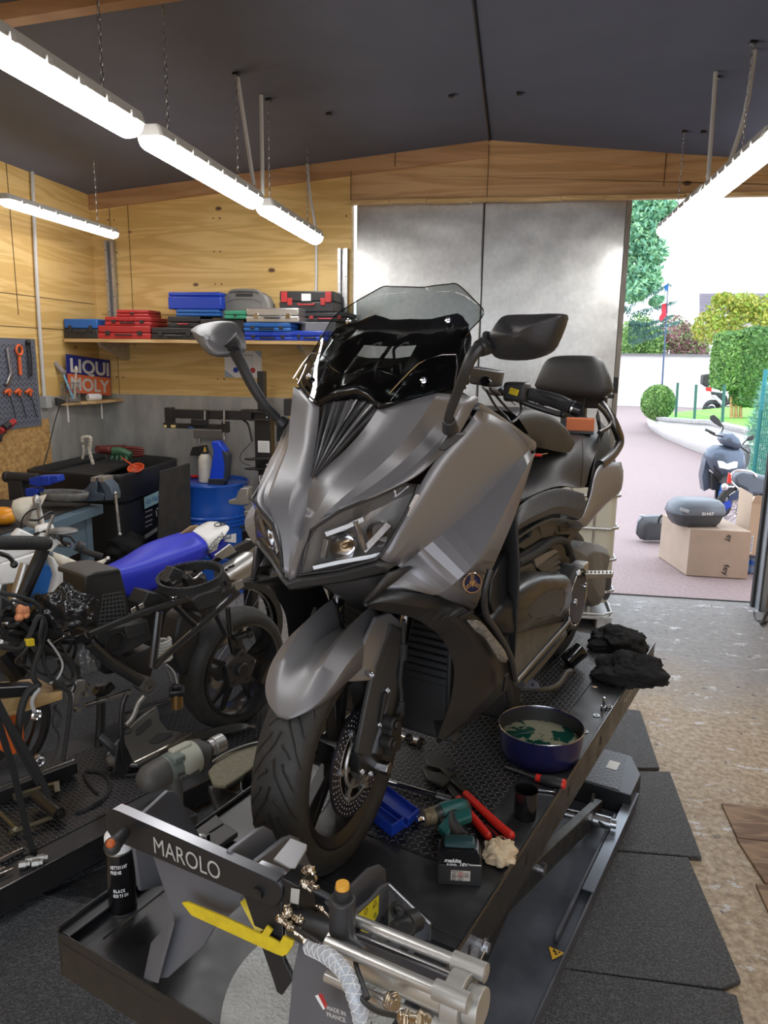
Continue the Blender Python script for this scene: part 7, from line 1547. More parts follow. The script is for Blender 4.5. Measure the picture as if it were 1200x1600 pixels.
t=pegtool('ratchet_wrench','chrome wrench hanging at the left of the pegboard','wrench',[px(11,543),px(14,565),px(17,585)],.008,'steel'); g=G(); g.beam(px(17,585),px(10,602),.02,.03); g.done('jaw',M['steel'],t,world=True,bev=.004)
t=pegtool('filter_wrench','orange ring handled wrench in the middle of the pegboard','wrench',[px(30,557),px(31,572),px(32,586)],.012,'orange'); g=G(); g.torus(px(30,547),(1,0,0),.032,.009,24,8); g.done('ring',M['orange'],t,world=True)
t=pegtool('slim_pliers','slim dark tool at the right edge of the pegboard','pliers',[px(43,536),px(44,560),px(46,590)],.006,'wingb'); g=G(); g.tube([px(46,536),px(49,560),px(50,588)],.006,n=8); g.ball(px(44,535),.02,8,6); g.done('second_leg',M['wingb'],t,world=True)
for x,l in ((13,'left'),(29,'middle'),(46,'right')):
    t=pegtool('t_handle_key','orange handled hex key on the pegboard, %s of the three'%l,'hex key',[px(x,612),px(x+6,630),px(x+12,652)],.003,'wingb'); g=G(); g.tube([px(x-6,614),px(x,609),px(x+4,612)],.010,n=8); g.tube([px(x,610),px(x+2,618)],.010,n=8); g.done('grip',M['orange'],t,world=True)
t=pegtool('cable_cutter','dark red handled cutter hanging at the lower left of the pegboard','cutter',[px(22,658,.06),px(10,668,.06),px(0,674,.06)],.022,'red'); g=G(); g.tube([px(14,663,.075),px(6,669,.075)],.023,n=10,k=1); g.tube([px(8,675,.06),px(2,680,.06),px(0,690,.05)],.012,n=8); g.done('dark_grip',M['blackp'],t,world=True)
# black tub (parts washer)
zt_=1.03; A=az(57,735,zt_); B=az(188,744,zt_); Cc=az(283,716,zt_); Dd=az(128,700,zt_)
A.x=max(A.x,XL+.03); Dd=V((XL+.05,min(5.9,Dd.y),zt_)); Cc.y=min(Cc.y,5.86); 
A=V((XL+.04,4.78,zt_))
rim=[A,B,Cc,Dd]; 
t=T('parts_washer','big black plastic parts washer tub in the corner','tub',sum(rim,V())/4-EZ*zt_)
cM=sum(rim,V())/4
def shr(P,k,z): return [V((cM.x+(p.x-cM.x)*k,cM.y+(p.y-cM.y)*k,z)) for p in P]
def rnd(P,q=.12):
    out=[]; n=len(P)
    for i in range(n):
        p=P[i];a=P[i-1];b=P[(i+1)%n]
        p1=p.lerp(a,q);p2=p.lerp(b,q)
        out+= [p1, p1.lerp(p,.5).lerp(p.lerp(p2,.5),.5)*1.0, p2]
    return out
rr=rnd(rim)
lv=[(.90,.0),(.945,.80),(.945,.82),(.985,.84),(1.0,1.0),(1.0,1.025),(.985,1.035),(.95,1.03),(.90,.98),(.88,.80)]
g=G(); rows=[shr(rr+[rr[0]],k,z) for k,z in lv]; g.loft(rows); g.poly(shr(rr,.88,.80)); g.poly(shr(rr,.90,0)[::-1]); tb=g.done('tub_body',mat('black moulded plastic tub',(.018,.018,.019),.42),t,world=True,bev=.004,ang=50)
g=G(); q=rim; a=q[0].lerp(q[3],.15); g.prism(shr([q[0].lerp(q[1],.06),q[0].lerp(q[1],.62),q[3].lerp(q[2],.45),q[3].lerp(q[2],.05)],.93,.985),(0,0,-.03)); g.done('work_tray',M['blackp'],t,world=True,bev=.01)
g=G(); P=[az(x,y,.99) for x,y in ((75,719),(82,725),(150,712),(145,704))]; g.prism([V((max(p.x,XL+.1),min(p.y,5.8),.99)) for p in P],(0,0,.003)); g.done('beige_strip',mat('dirty beige strip',(.32,.30,.22),.6,scale=15,col2=(.22,.2,.15)),t,world=True)
# segmented hose
def seg(P,r,name,label,m,cat):
    g=G(); H=crom(P,6)
    for i,p in enumerate(H): g.ball(p,r*(1 if i%2 else .85),8,6)
    return g.done(name,m,label=label,cat=cat)
yq=5.05
seg([ay(129,690,yq),ay(130,684,yq),ay(141,684,yq),ay(141,695,yq),ay(140,705,yq),ay(145,724,yq)],.015,'cooling_hose','beige segmented hose rising out of the black tub',mat('stained beige hose',(.50,.46,.38),.5),'hose')
seg([ay(130,697,yq),ay(131,706,yq),ay(129,716,yq)],.011,'cooling_hose','shorter drooping end of segmented hose at the back of the tub',MC['stained beige hose'],'hose')
def blob(name,P,r,m,label,cat,fl=.5):
    g=G(); g.tube(P,r,n=12,k=5); [g.ball(P[i],r[0] if isinstance(r,tuple) else r,10,7) for i in (0,-1)]; return g.done(name,m,label=label,cat=cat)
ym=5.55
t=T('rubber_glove','dark red rubber glove lying across the back rim of the tub','glove',ay(190,704,ym)); g=G(); g.tube([ay(152,702,ym-.1),ay(170,703,ym),ay(195,704,ym)],(.03,.045),n=12,k=4); 
for i in range(4): g.tube([ay(192,700+3*i,ym),ay(208,700+4*i,ym),ay(223,702+3.0*i,ym)],(.018,.013),n=8,k=3); g.ball(ay(223,702+3*i,ym),.013,8,6)
g.tube([ay(180,706,ym),ay(192,712,ym-.04),ay(205,714,ym-.05)],(.018,.013),n=8); g.done('glove_hand',mat('dark red rubber',(.13,.025,.022),.45),t,world=True,ang=80)
t=T('rubber_glove','green rubber glove hanging into the tub beside the red one','glove',ay(185,715,5.35)); g=G(); g.tube([ay(205,712,5.3),ay(190,706,5.3),ay(178,706,5.3)],(.028,.04),n=12,k=4)
for i in range(4): g.tube([ay(178+4*i,708,5.3),ay(176+7*i,714,5.28),ay(174+8*i,720-abs(i-2),5.27)],(.017,.012),n=8,k=3)
g.done('glove_hand',mat('dark green rubber',(.03,.10,.05),.5),t,world=True,ang=80)
g=G(); c=ay(212,731,4.95); g.torus(c,(0,-.5,1),.055,.006,24,8); g.lathe(c,(0,-.5,1),[(-.05,.01),(-.03,.03),(0,.055)],n=20); g.tube([c,ay(200,722,5),ay(190,715,5.1)],.006); g.done('funnel',mat('red orange funnel',(.60,.08,.02),.4),label='red orange funnel rim inside the black tub',cat='funnel')
# labels on the tub front face
bA,bB=shr([B,Cc],.985,.84); ext=(bB-bA).normalized()
def tubpt(x,y): return apl(x,y,shr([B],.93,.5)[0]+V((.045,0,0))*0,V((ext.y,-ext.x,0)))
L4=[tubpt(x,y) for x,y in ((219,777),(246,765),(246,783),(220,795))]
nrm=V((ext.y,-ext.x,.0)); 
if nrm.dot(CAM-L4[0])<0: nrm=-nrm
g=G(); g.prism([p+nrm*.03 for p in L4],nrm*.001); l1=g.done('tub_label',mat('pale turquoise label',(.35,.55,.60),.5),t,world=True)
o=L4[3].lerp(L4[0],.35)+nrm*.0315+ext*.02; text('Easy Wash','label_script',o,ext,EZ,.04,M['blue2'],l1,shear=.3,w=(L4[1]-L4[0]).length*.75)
for i,y in enumerate((800,808,816,823)):
    a=tubpt(221,y)+nrm*.031; g=G(); [g.beam(a+ext*(.0+.028*j),a+ext*(.020+.028*j),.001,.009,up=EZ) for j in range(4)]; g.done('small_print',M['winkg'],t,world=True)
g=G(); q=tubpt(241,800)+nrm*.031
for k in range(3):
    a=2*PI*k/3+.5; b=a+1.5; f=lambda an: q+ext*.035*math.cos(an)+EZ*.035*math.sin(an); g.beam(f(a),f(b),.014,.001,up=nrm)
g.done('recycling_mark',M['winkg'],t,world=True)
g=G(); g.prism([tubpt(x,y)+nrm*.03 for x,y in ((220,836),(240,823),(240,829),(220,843))],nrm*.001); g.done('small_label',M['winkg'],t,world=True)
# leaning black board
bp=[az(251,742,.93),az(297,720,.97),az(290,880,0.0),az(240,900,0.0)]
P=[ay(250,737,4.85),ay(297,724,5.15),ay(297,860,5.12),ay(238,872,4.72)]; P[2].z=P[3].z=.002
g=G(); g.prism(P,V((-.02,.03,0))); g.done('leaning_board',mat('sooty black board',(.02,.019,.018),.6,scale=12,col2=(.035,.033,.03)),label='black board leaning between the tub and the blue drum',cat='board',bev=.002)
# drum
c=V((-2.31,5.56,0)); R=.285
t=T('steel_drum','blue steel drum with ribbed sides beside the black board','drum',c)
g=G(); pf=[(0,0),(0,R),(.01,R+.006),(.02,R)]
z=.02
for zc in (.30,.33,.36,.56,.59,.62):
    pf+=[(zc-.014,R),(zc-.006,R+.010),(zc+.006,R+.010),(zc+.014,R)]
pf+=[(.68,R),(.70,R-.004),(.85,R),(.868,R+.008),(.88,R+.006),(.88,R-.006),(.862,R-.012),(.862,0)]
pf=sorted(pf[:-4],key=lambda q:q[0]) [:]+pf[-4:] if 0 else pf
g.lathe(c,EZ,pf,n=56); g.done('drum_shell',M['drum'],t,world=True,ang=25)
g=G(); b=az(304,746,.87); g.cyl(b,b+EZ*.02,.03,n=20); g.done('red_bung',M['redb'],t,world=True,bev=.003)
g=G(); b=az(373,745,.87); g.cyl(b,b+EZ*.012,.018,n=14); g.done('steel_bung',M['steel'],t,world=True)
# bottle and blue jug on the drum
b=az(322,753,.865); t=T('plastic_bottle','off white plastic bottle with amber nozzle on the blue drum','bottle',b); g=G(); g.lathe(b,EZ,[(0,0),(0,.052),(.005,.056),(.17,.055),(.20,.048),(.225,.028),(.235,.028),(.235,0)],n=28); g.done('bottle_body',M['ivory'],t,world=True); g=G(); g.cyl(b+EZ*.22,b+EZ*.24,.03,n=16); g.done('black_collar',M['blackp'],t,world=True); g=G(); g.cyl(b+EZ*.235,b+EZ*.275,.014,.006,n=12); g.done('nozzle',mat('amber nozzle',(.6,.35,.04),.35),t,world=True)
yb_=az(340,757,.865).y; t=T('oil_jug','blue plastic jug with dark base leaning on the white bottle on the drum','jug',az(340,757,.865))
P=[ay(x,y,yb_) for x,y in ((329,690),(341,689),(352,704),(352,745),(347,754),(326,754),(333,706))]; g=G(); g.prism(P,V((0,.09,0))); g.done('jug_body',mat('vivid blue jug',(.01,.06,.60),.35),t,world=True,bev=.010)
P=[ay(x,y,yb_-.001) for x,y in ((345,699),(357,711),(354,752),(347,754),(350,730))]; g=G(); g.prism(P,V((.0,.085,0))); g.done('dark_side',mat('dark jug side',(.03,.04,.06),.4),t,world=True,bev=.008)
P=[ay(x,y,yb_-.003) for x,y in ((325,748),(351,748),(348,760),(324,758))]; g=G(); g.prism(P,V((0,.10,0))); g.done('jug_base',M['blackp'],t,world=True,bev=.006)
# tyre machine column with arms
Yc_=5.55
t=T('tyre_machine_arm','black steel column with horizontal swing arm and notice sticker by the back wall','tyre machine arm',(ay(402,700,Yc_).x,Yc_,0))
def bxp(x0,y0,x1,y1,Y,dp,m,nm,par=t,bev=.003,rz=0):
    xa,xb,za,zb=fr(x0,y0,x1,y1,Y); g=G(); g.box(((xa+xb)/2,Y+dp/2,(za+zb)/2),(xb-xa,dp,zb-za),rz=rz); return g.done(nm,m,par,world=True,bev=bev)
K=M['black']
bxp(402,580,413,645,Yc_,.06,K,'mast'); col=bxp(398,640,423,736,Yc_,.10,K,'column'); xa,xb,za,zb=fr(404,735,416,800,Yc_+.02); g=G(); g.box(((xa+xb)/2,Yc_+.06,zb/2),(xb-xa,.08,zb)); g.done('foot_post',K,t,world=True)
bxp(262,641,390,655,Yc_-.03,.05,K,'upper_arm'); bxp(257,637,268,662,Yc_-.04,.07,K,'arm_elbow')
bxp(255,662,350,670,Yc_-.06,.04,K,'lower_arm'); bxp(298,655,322,666,Yc_-.08,.06,M['wingb'],'arm_slider',bev=.006); bxp(346,659,356,676,Yc_-.06,.05,K,'arm_end')
bxp(386,642,424,646,Yc_-.03,.14,K,'flange'); bxp(388,655,420,658,Yc_-.03,.12,K,'flange'); bxp(376,640,392,656,Yc_-.04,.08,K,'arm_joint')
for (x,y0,y1) in ((320,642,660),(350,640,662),(350,676,687)):
    a,b=ay(x,y0,Yc_-.07),ay(x,y1,Yc_-.07); g=G(); g.cyl(a,b,.009 if y0<670 else .014,n=12); g.done('guide_pin',M['steel'],t,world=True)
for x0,x1 in ((256,260),(267,274)): bxp(x0,664,x1,668,Yc_-.065,.01,mat('pale yellow mark',(.65,.5,.2),.5),'yellow_mark',bev=0)
bxp(295,667,299+3,669,Yc_-.065,.01,M['blue2'],'blue_mark',bev=0)
bxp(403,689,421,707,Yc_-.004,.004,M['paperw'],'notice_sticker',bev=0)
g=G()
for i in range(5): xa,xb,za,zb=fr(405,692+3*i,418,692.6+3*i,Yc_-.006); g.box(((xa+xb)/2,Yc_-.006,(za+zb)/2),(xb-xa,.001,zb-za))
g.done('sticker_lines',M['greyl'],t,world=True)
for y in (716,731): 
    a=ay(382,y,Yc_-.1); b=ay(422,y,Yc_-.1); g=G(); g.prism([a,a+V((.05,-.03,0)),b+V((0,-.03,0)),b+V((0,.1,0)),a+V((.05,.08,0))],(0,0,-.012)); g.done('bracket_plate',K,t,world=True,bev=.002)
g=G(); g.tube([ay(392,692,Yc_),ay(376,710,Yc_),ay(378,722,Yc_),ay(392,728,Yc_)],.003); g.tube([ay(380,656,Yc_),ay(388,664,Yc_),ay(394,690,Yc_)],.008); g.done('cable',M['rubber'],t,world=True)
for (y,) in ((646,),(652,),(731,),(726,)): 
    g=G(); g.cyl(ay(417,y,Yc_-.002),ay(417,y,Yc_-.012),.006,n=6); g.done('bolt',M['steel'],t,world=True)
bxp(443,624,470,650,Yc_+.1,.15,M['blackp'],'control_box',bev=.006); bxp(440,655,450,690,Yc_+.05,.05,K,'side_strut')
bxp(302,673,350,685,D-.05,.03,mat('grey wood block',(.16,.15,.135),.6),'grey_block',bev=.003)
t=T('hand_brush','black hand brush hanging on the back wall above the drum','brush',ay(312,706,D-.05)); g=G(); g.cyl(ay(311,685,D-.04),ay(311,698,D-.04),.008,n=8); g.done('brush_handle',M['steel'],t,world=True); g=G(); g.prism([ay(x,y,D-.08) for x,y in ((300,699),(320,696),(324,712),(296,712))],(0,.05,0)); g.done('brush_head',M['blackp'],t,world=True,bev=.004)
# workbench with vice
zb_=.90; BA=az(161,788,zb_); BBx=az(100,806,zb_)
X1=BA.x; YB=BA.y; Y1=YB-1.55
t=T('workbench','blue grey enamelled steel workbench left of the black tub','workbench',(X1-.4,YB-.7,0))
g=G(); c=V((X1-.38,YB-.775,zb_-.03)); g.box(c,(.76,1.55,.06)); g.done('bench_top',M['bench'],t,world=True,bev=.004)
g=G(); g.box(c+V((-.03,0,.033)),(.68,1.5,.006)); g.done('rubber_mat_top',M['rubber'],t,world=True)
for x,y in ((X1-.06,Y1+.05),(X1-.70,Y1+.05),(X1-.06,YB-.12),(X1-.70,YB-.12)):
    g=G(); g.box((x,y,.45),(.06,.06,.88)); g.done('leg',M['bench'],t,world=True,bev=.003)
g=G(); g.box((X1-.05,YB-.8,.74),(.02,1.3,.2)); g.box((X1-.4,YB-.1,.74),(.6,.02,.2)); g.done('side_panel',M['bench'],t,world=True)
vy=YB-.12; VB=mat('worn blue grey vice',(.09,.12,.16),.45,.3,scale=20,rvar=.1,nz=1)
t=T('bench_vice','blue grey bench vice with steel jaws on the workbench','vice',(ay(170,780,vy).x,vy,zb_))
def vp(L,Y,dp,m,nm,bev=.004): g=G(); g.prism([ay(x,y,Y) for x,y in L],V((0,dp,0))); return g.done(nm,m,t,world=True,bev=bev)
vp([(124,770),(135,762),(143,752),(152,752),(150,770),(165,772),(165,782),(124,785)],vy,.10,VB,'fixed_jaw'); vp([(155,752),(163,751),(172,760),(176,772),(176,782),(160,782),(164,770),(158,760)],vy,.10,VB,'moving_jaw')
vp([(125,770),(170,769),(172,781),(125,784)],vy+.02,.06,VB,'slide'); vp([(142,746),(151,746),(149,753),(141,753)],vy-.002,.11,M['alu'],'jaw_plate',.001); vp([(153,746),(162,746),(163,753),(154,753)],vy-.002,.11,M['alu'],'jaw_plate',.001)
g=G(); g.cyl(ay(174,774,vy+.04),ay(183,774,vy+.04),.018,n=14); g.cyl(ay(180,771,vy+.02),ay(187,835,vy-.02),.009,n=10); g.ball(ay(180,771,vy+.02),.014,8,6); g.ball(ay(187,835,vy-.02),.014,8,6); g.done('spindle_bar',M['steel'],t,world=True)
# second vice near the drum
vy=4.6; t=T('bench_vice','small grey vice standing beside the blue drum, left of the headlight','vice',(ay(385,800,vy).x,vy,.4))
ALU=M['alu']
vp([(357,782),(368,780),(372,768),(376,763),(388,763),(386,775),(390,786),(380,790),(357,788)],vy,.09,ALU,'fixed_jaw'); vp([(392,774),(402,774),(400,792),(386,800),(380,792),(390,788)],vy,.09,ALU,'moving_jaw'); vp([(381,799),(394,799),(397,808),(382,808)],vy-.02,.12,ALU,'jaw_plate',.002)
vp([(384,808),(396,808),(398,830),(386,830)],vy,.08,K,'vice_base'); g=G(); a=ay(390,828,vy+.04); g.cyl(V((a.x,a.y,0)),a,.05,n=18); g.cyl(ay(376,824,vy),ay(398,822,vy),.009,n=8); g.done('pedestal',K,t,world=True)
# blue tool, black roller and yellow thing on the bench
vy=YB-.25
t=T('tyre_bead_tool','bright blue plastic clamp tool lying on the workbench by the black roller','clamp',ay(65,760,vy))
for L,nm in (([(44,748),(60,744),(90,743),(92,753),(78,757),(60,761),(46,758)],'upper_jaw'),([(38,764),(50,762),(60,765),(56,776),(40,776)],'lower_jaw')):
    g=G(); g.prism([ay(x,y,vy) for x,y in L],V((0,.07,0))); g.done(nm,M['blue'],t,world=True,bev=.006)
g=G(); g.prism([ay(x,y,vy-.01) for x,y in ((64,746),(76,744),(78,758),(66,760))],V((0,.09,0))); g.done('clamp_block',M['blue'],t,world=True,bev=.004)
g=G(); g.cyl(ay(8,745,vy+.3),ay(62,748,vy+.3),.035,n=20); g.cyl(ay(8,745,vy+.3),ay(14,745,vy+.3),.037,n=20); a=ay(24,750,vy+.3); g.box(V((a.x+.02,a.y,a.z/2)),(.10,.08,a.z)); g.done('roller_stand',M['blackp'],label='black padded roller stand at the left behind the blue clamp',cat='stand',bev=.003)
g=G(); a=az(4,806,zb_+.06); g.ball(a,(.09,.07,.05),16,10); g.done('amber_lamp_cover',mat('amber plastic',(.75,.30,.02),.3),label='amber plastic cover at the left edge on the bench',cat='cover')
# ================================================================ outside
def asphalt():
    m=bpy.data.materials.new('reddish tarmac'); m.use_nodes=True; nt=m.node_tree; N=nt.nodes; L=nt.links; b=N['Principled BSDF']; b.inputs['Roughness'].default_value=.85
    tc=N.new('ShaderNodeTexCoord'); n=N.new('ShaderNodeTexNoise'); n.inputs['Scale'].default_value=70; n.inputs['Detail'].default_value=4; L.new(tc.outputs['Object'],n.inputs['Vector'])
    r=N.new('ShaderNodeValToRGB'); r.color_ramp.elements[0].position=.35; r.color_ramp.elements[1].position=.65; r.color_ramp.elements[0].color=(.20,.15,.155,1); r.color_ramp.elements[1].color=(.36,.29,.295,1); L.new(n.outputs['Fac'],r.inputs[0])
    n2=N.new('ShaderNodeTexNoise'); n2.inputs['Scale'].default_value=.35; n2.inputs['Detail'].default_value=5; L.new(tc.outputs['Object'],n2.inputs['Vector'])
    mx=N.new('ShaderNodeMixRGB'); mx.inputs[2].default_value=(.33,.25,.25,1); L.new(n2.outputs['Fac'],mx.inputs[0]); L.new(r.outputs[0],mx.inputs[1]); L.new(mx.outputs[0],b.inputs['Base Color']); return m
AS=asphalt()
g=G(); g.box((12,45,-.03),(90,77.9,.05)); g.box((0,-12,-.03),(40,20.7,.05)); g.done('driveway',AS,kind='structure',keep=True)
# white boundary wall with dark coping
WHT=mat('white rendered wall',(.80,.80,.79),.8,scale=1.5,col2=(.74,.74,.73))
WY=32.5; ztop=ay(1040,556,WY).z
g=G(); g.box((8,WY+.1,ztop/2),(30,.2,ztop)); g.done('garden_wall',WHT,label='long white rendered boundary wall at the far side of the driveway',cat='wall',keep=False)
g=G(); g.box((8,WY+.1,ztop+.04),(30,.4,.08)); g.done('wall_coping',mat('slate coping',(.20,.20,.21),.7),label='dark slate coping on top of the white boundary wall',cat='coping')
# raised planter with curved white wall
base=[az(1011,662,0),az(1014,668,0),az(1023,676,0),az(1038,685,0),az(1056,693,0),az(1080,703,0),az(1104,712,0),az(1130,722,0),az(1165,735,0),az(1215,755,0)]
ph=lambda p,i: .22+.42*min(1,i/6)
back=[p+V((1.2,2.2,0)) for p in base]
g=G(); bs=crom(base,3); bk=crom(back,3); n=len(bs); hs=[ph(None,i/3) for i in range(n)]
g.loft([[p for p in bs],[V((p.x,p.y,hs[i])) for i,p in enumerate(bs)]]); g.done('planter_wall',WHT,label='curved white retaining wall of the raised lawn',cat='wall',solid=.2)
g=G(); g.loft([[V((p.x-.06,p.y-.06,hs[i])) for i,p in enumerate(bs)],[V((p.x-.06,p.y-.06,hs[i]+.06)) for i,p in enumerate(bs)],[V((p.x+.15,p.y+.3,hs[i]+.06)) for i,p in enumerate(bs)],[V((p.x+.15,p.y+.3,hs[i])) for i,p in enumerate(bs)]]); g.done('planter_coping',mat('grey stone coping',(.42,.42,.41),.8,scale=8,col2=(.3,.3,.3)),label='grey stone coping along the curved retaining wall',cat='coping')
LA=[V((p.x+.1,p.y+.25,hs[i]+.02)) for i,p in enumerate(bs)]
far=[V((6.2,24.5,.30)),V((7.5,24.5,.4)),V((9,23.5,.5)),V((11,21,.6)),V((11,13,.64))]
g=G(); g.poly(LA+far[::-1]) if 0 else g.add(LA+[V((p.x+4.5,p.y+2.5,.62)) for p in LA],[(i,i+1,len(LA)+i+1,len(LA)+i) for i in range(len(LA)-1)]); 
GRS=mat('bright lawn grass',(.16,.42,.05),.8,scale=30,col2=(.24,.55,.09),bump=1.5,bscale=120)
g.done('lawn',GRS,kind='stuff',label='bright green raised lawn behind the curved white wall',cat='lawn')
def leaf(name,cs,n,size,cols,label,cat,seed,par=None,flat=1.0,shell=.55,group=None,core=True,boxy=False):
    random.seed(seed); g=G(); vs=[];fs=[]
    for q in range(n):
        c,r=random.choice(cs) if len(cs)>1 else cs[0]
        while True:
            d=V((random.uniform(-1,1),random.uniform(-1,1),random.uniform(-1,1)))
            if .05<d.length<=1: break
        d=d.normalized()
        if boxy: k=max(abs(d.x),abs(d.y),abs(d.z)); d=d*(.35+.65/k)*.93
        d=d*(shell+(1-shell)*random.random()**.6)
        p=V((c[0]+d.x*r[0],c[1]+d.y*r[1],c[2]+d.z*r[2])); a=V((random.uniform(-1,1),random.uniform(-1,1),random.uniform(-.6,1))).normalized(); b=a.orthogonal().normalized(); cc=a.cross(b); s=size*random.uniform(.6,1.4); t=random.uniform(0,6.3); u=b*math.cos(t)+cc*math.sin(t); v=a.cross(u)
        o=len(vs); vs+=[p-u*s,p-v*s*.45,p+u*s,p+v*s*.45]; fs.append((o,o+1,o+2,o+3)); g.fm.append(random.randrange(len(cols)))
    g.v=vs; g.f=[list(f) for f in fs]
    if core:
        for c,r in cs:
            k0=len(g.f); g.mi=0; g.ball(c,tuple(x*shell*.98 for x in r),14,9)
    return g.done(name,cols,par,label=label,cat=cat,group=group,ang=180,keep=True) if par is None else g.done(name,cols,par,ang=180,world=True)
def gm(n,c): return mat(n,c,.7)
GA=[gm('leaf mid green',(.17,.33,.09)),gm('leaf light green',(.28,.46,.13)),gm('leaf dark green',(.09,.20,.06))]
GT=[gm('leaf bluish green',(.20,.44,.26)),gm('leaf fresh green',(.30,.56,.30)),gm('leaf teal green',(.14,.36,.24))]
def P3(x,y,Y): return tuple(ay(x,y,Y))
# clipped ball shrub
c=P3(1028,629,20.5); leaf('ball_shrub',[(c,(.42,.42,.45))],5200,.035,GA,'clipped round shrub at the near end of the curved wall','shrub',1,shell=.9)
# big clipped hedge
for (x,y,rx,ry,rz,n,sd,l) in ((1138,564,.35,.5,.72,6000,2,'left block of the tall clipped hedge beside the parked motorcycle'),(1178,574,.46,.6,.98,6500,3,'right darker block of the tall clipped hedge')):
    c=P3(x,y,19.0); leaf('clipped_hedge',[(c,(rx,ry,rz))],n,.05,GA if sd==2 else [GA[0],GA[2],GA[2]],l,'hedge',sd,shell=.93,boxy=True)
for x in (1146,1153,1160):
    a=ay(x,640,19); b=ay(x-3,620,19); a.z=.35; g=G(); g.cyl(a,b,.05,.035,n=8); g.done('hedge_trunk',M['frieze'],label='short woody trunk under the clipped hedge, %s of three'%('left' if x==1146 else 'middle' if x==1153 else 'right'),cat='trunk')
# bushes beyond the wall
c=[(P3(x,y,34.5),(r,1.0,h)) for x,y,r,h in ((985,535,.9,.9),(1000,530,.8,1.1),(1015,540,.7,.8))]; leaf('garden_bush',c,5000,.075,GA,'grey green bush behind the white wall at the left','bush',4)
c=[(P3(x,y,34.5),(r,1.0,h)) for x,y,r,h in ((1052,528,.75,1.0),(1072,536,.7,.8),(1085,545,.6,.5))]; leaf('purple_bush',c,4200,.075,[gm('leaf purple brown',(.24,.12,.12)),gm('leaf dusty rose',(.32,.20,.18)),GA[0]],'reddish purple leaved bush behind the white wall','bush',5)
YG=[gm('leaf yellow green',(.36,.44,.06)),gm('leaf lime green',(.28,.40,.07)),gm('leaf amber',(.45,.40,.08))]
c=[(P3(x,y,27),(r,.9,h)) for x,y,r,h in ((1108,512,.55,.55),(1132,495,.7,.6),(1175,500,.8,.7),(1160,474,.45,.35),(1128,468,.28,.22),(1195,486,.5,.55))]; leaf('yellow_shrub',c,5200,.07,YG,'yellow green loose shrub above the clipped hedge','shrub',6,shell=.35,core=False)
# big tree on the left of the opening
c=[(P3(x,y,21),(r,.8,h)) for x,y,r,h in ((996,325,.55,.55),(1015,345,.55,.5),(1000,372,.6,.5),(1016,395,.45,.4),(1000,420,.55,.45),(1012,440,.35,.3),(990,455,.35,.3),(1028,330,.35,.4),(990,345,.4,.6),(1045,330,.12,.2),(970,380,.8,1.0),(1025,470,.1,.1))]
t=T('broadleaf_tree','large light green tree hanging into view beside the steel door','tree',(ay(965,600,21).x,21,0)); leaf('foliage',c,9000,.075,GT,None,None,7,par=t,shell=.2,core=False)
a=ay(925,640,21); a.z=0; g=G(); g.tube([a,ay(928,520,21),ay(940,420,21),ay(965,330,21)],(.22,.06),n=10); g.tube([ay(938,460,21),ay(985,430,21),ay(1005,400,21)],(.06,.02),n=8); g.tube([ay(942,420,21),ay(990,380,21),ay(1015,340,21)],(.06,.02),n=8); g.done('trunk',mat('tree bark',(.12,.09,.07),.9),t,world=True)
# conifer with drooping boughs
t=T('conifer','dark blue green conifer with drooping boughs behind the flag','tree',(ay(940,560,30).x,30,0)); g=G(); a=ay(945,560,30); a.z=0; g.cyl(a,ay(950,400,30),.16,.05,n=8); g.done('trunk',MC['tree bark'],t,world=True)
random.seed(8); vs=[];fs=[];fm=[]
for (x0,y0,x1,y1) in ((985,470,1048,442),(985,488,1055,470),(985,512,1050,492),(985,500,1015,505),(985,455,1030,452),(985,520,1062,500),(985,530,1045,515),(985,440,960,430),(985,480,950,470)):
    A_=ay(x0,y0,30);B_2=ay(x1,y1,30)
    for q in range(330):
        u=random.random(); p=A_.lerp(B_2,u)+V((random.gauss(0,.05),random.gauss(0,.25),-abs(random.gauss(0,.10))*(1.3-u))); d=V((random.uniform(-.3,.3),random.uniform(-.3,.3),-1)).normalized(); e=d.orthogonal().normalized()*.03; o=len(vs); s=random.uniform(.06,.16)
        vs+=[p-e,p+d*s*.5-e*.3,p+d*s,p+e]; fs.append([o,o+1,o+2,o+3]); fm.append(random.randrange(2))
g=G(); g.v=vs;g.f=fs;g.fm=fm; g.done('needles',[gm('needle blue green',(.05,.14,.12)),gm('needle teal',(.10,.22,.18))],t,world=True,ang=180)
# blue green cypress at the right edge with green mesh fence
random.seed(11); vs=[];fs=[];fm=[]
for q in range(3800):
    u=random.random()**.8; y=600+150*u; w=6+26*min(1,u*2.2); x=1198+random.uniform(-1,1)*w+4; Y=12+random.uniform(-.4,.4); p=ay(x,y,Y); d=V((random.uniform(-1,.4),random.uniform(-.6,.6),random.uniform(-.1,1))).normalized(); e=d.orthogonal().normalized()*.008; o=len(vs); s=random.uniform(.06,.16); vs+=[p-e,p+d*s,p+e]; fs.append([o,o+1,o+2]); fm.append(random.randrange(3))
g=G(); g.v=vs;g.f=fs;g.fm=fm; g.done('cypress',[gm('spray pale teal',(.25,.45,.38)),gm('spray green',(.14,.36,.20)),gm('spray deep teal',(.06,.22,.17))],label='pale blue green cypress at the right picture edge outside',cat='shrub',ang=180)
FG=mat('green coated wire',(.02,.17,.14),.5)
g=G()
for i in range(9):
    x=1186+3.2*i; g.cyl(ay(x,640,11.2),V((ay(x,640,11.2).x,11.2,0)),.006,n=5)
for i in range(26):
    z=.15+i*.055; a=ay(1186,640,11.2); g.cyl(V((a.x,11.2,z)),V((a.x+.8,11.2,z)),.004,n=4)
g.done('wire_fence',FG,label='green wire mesh fence in front of the cypress',cat='fence')
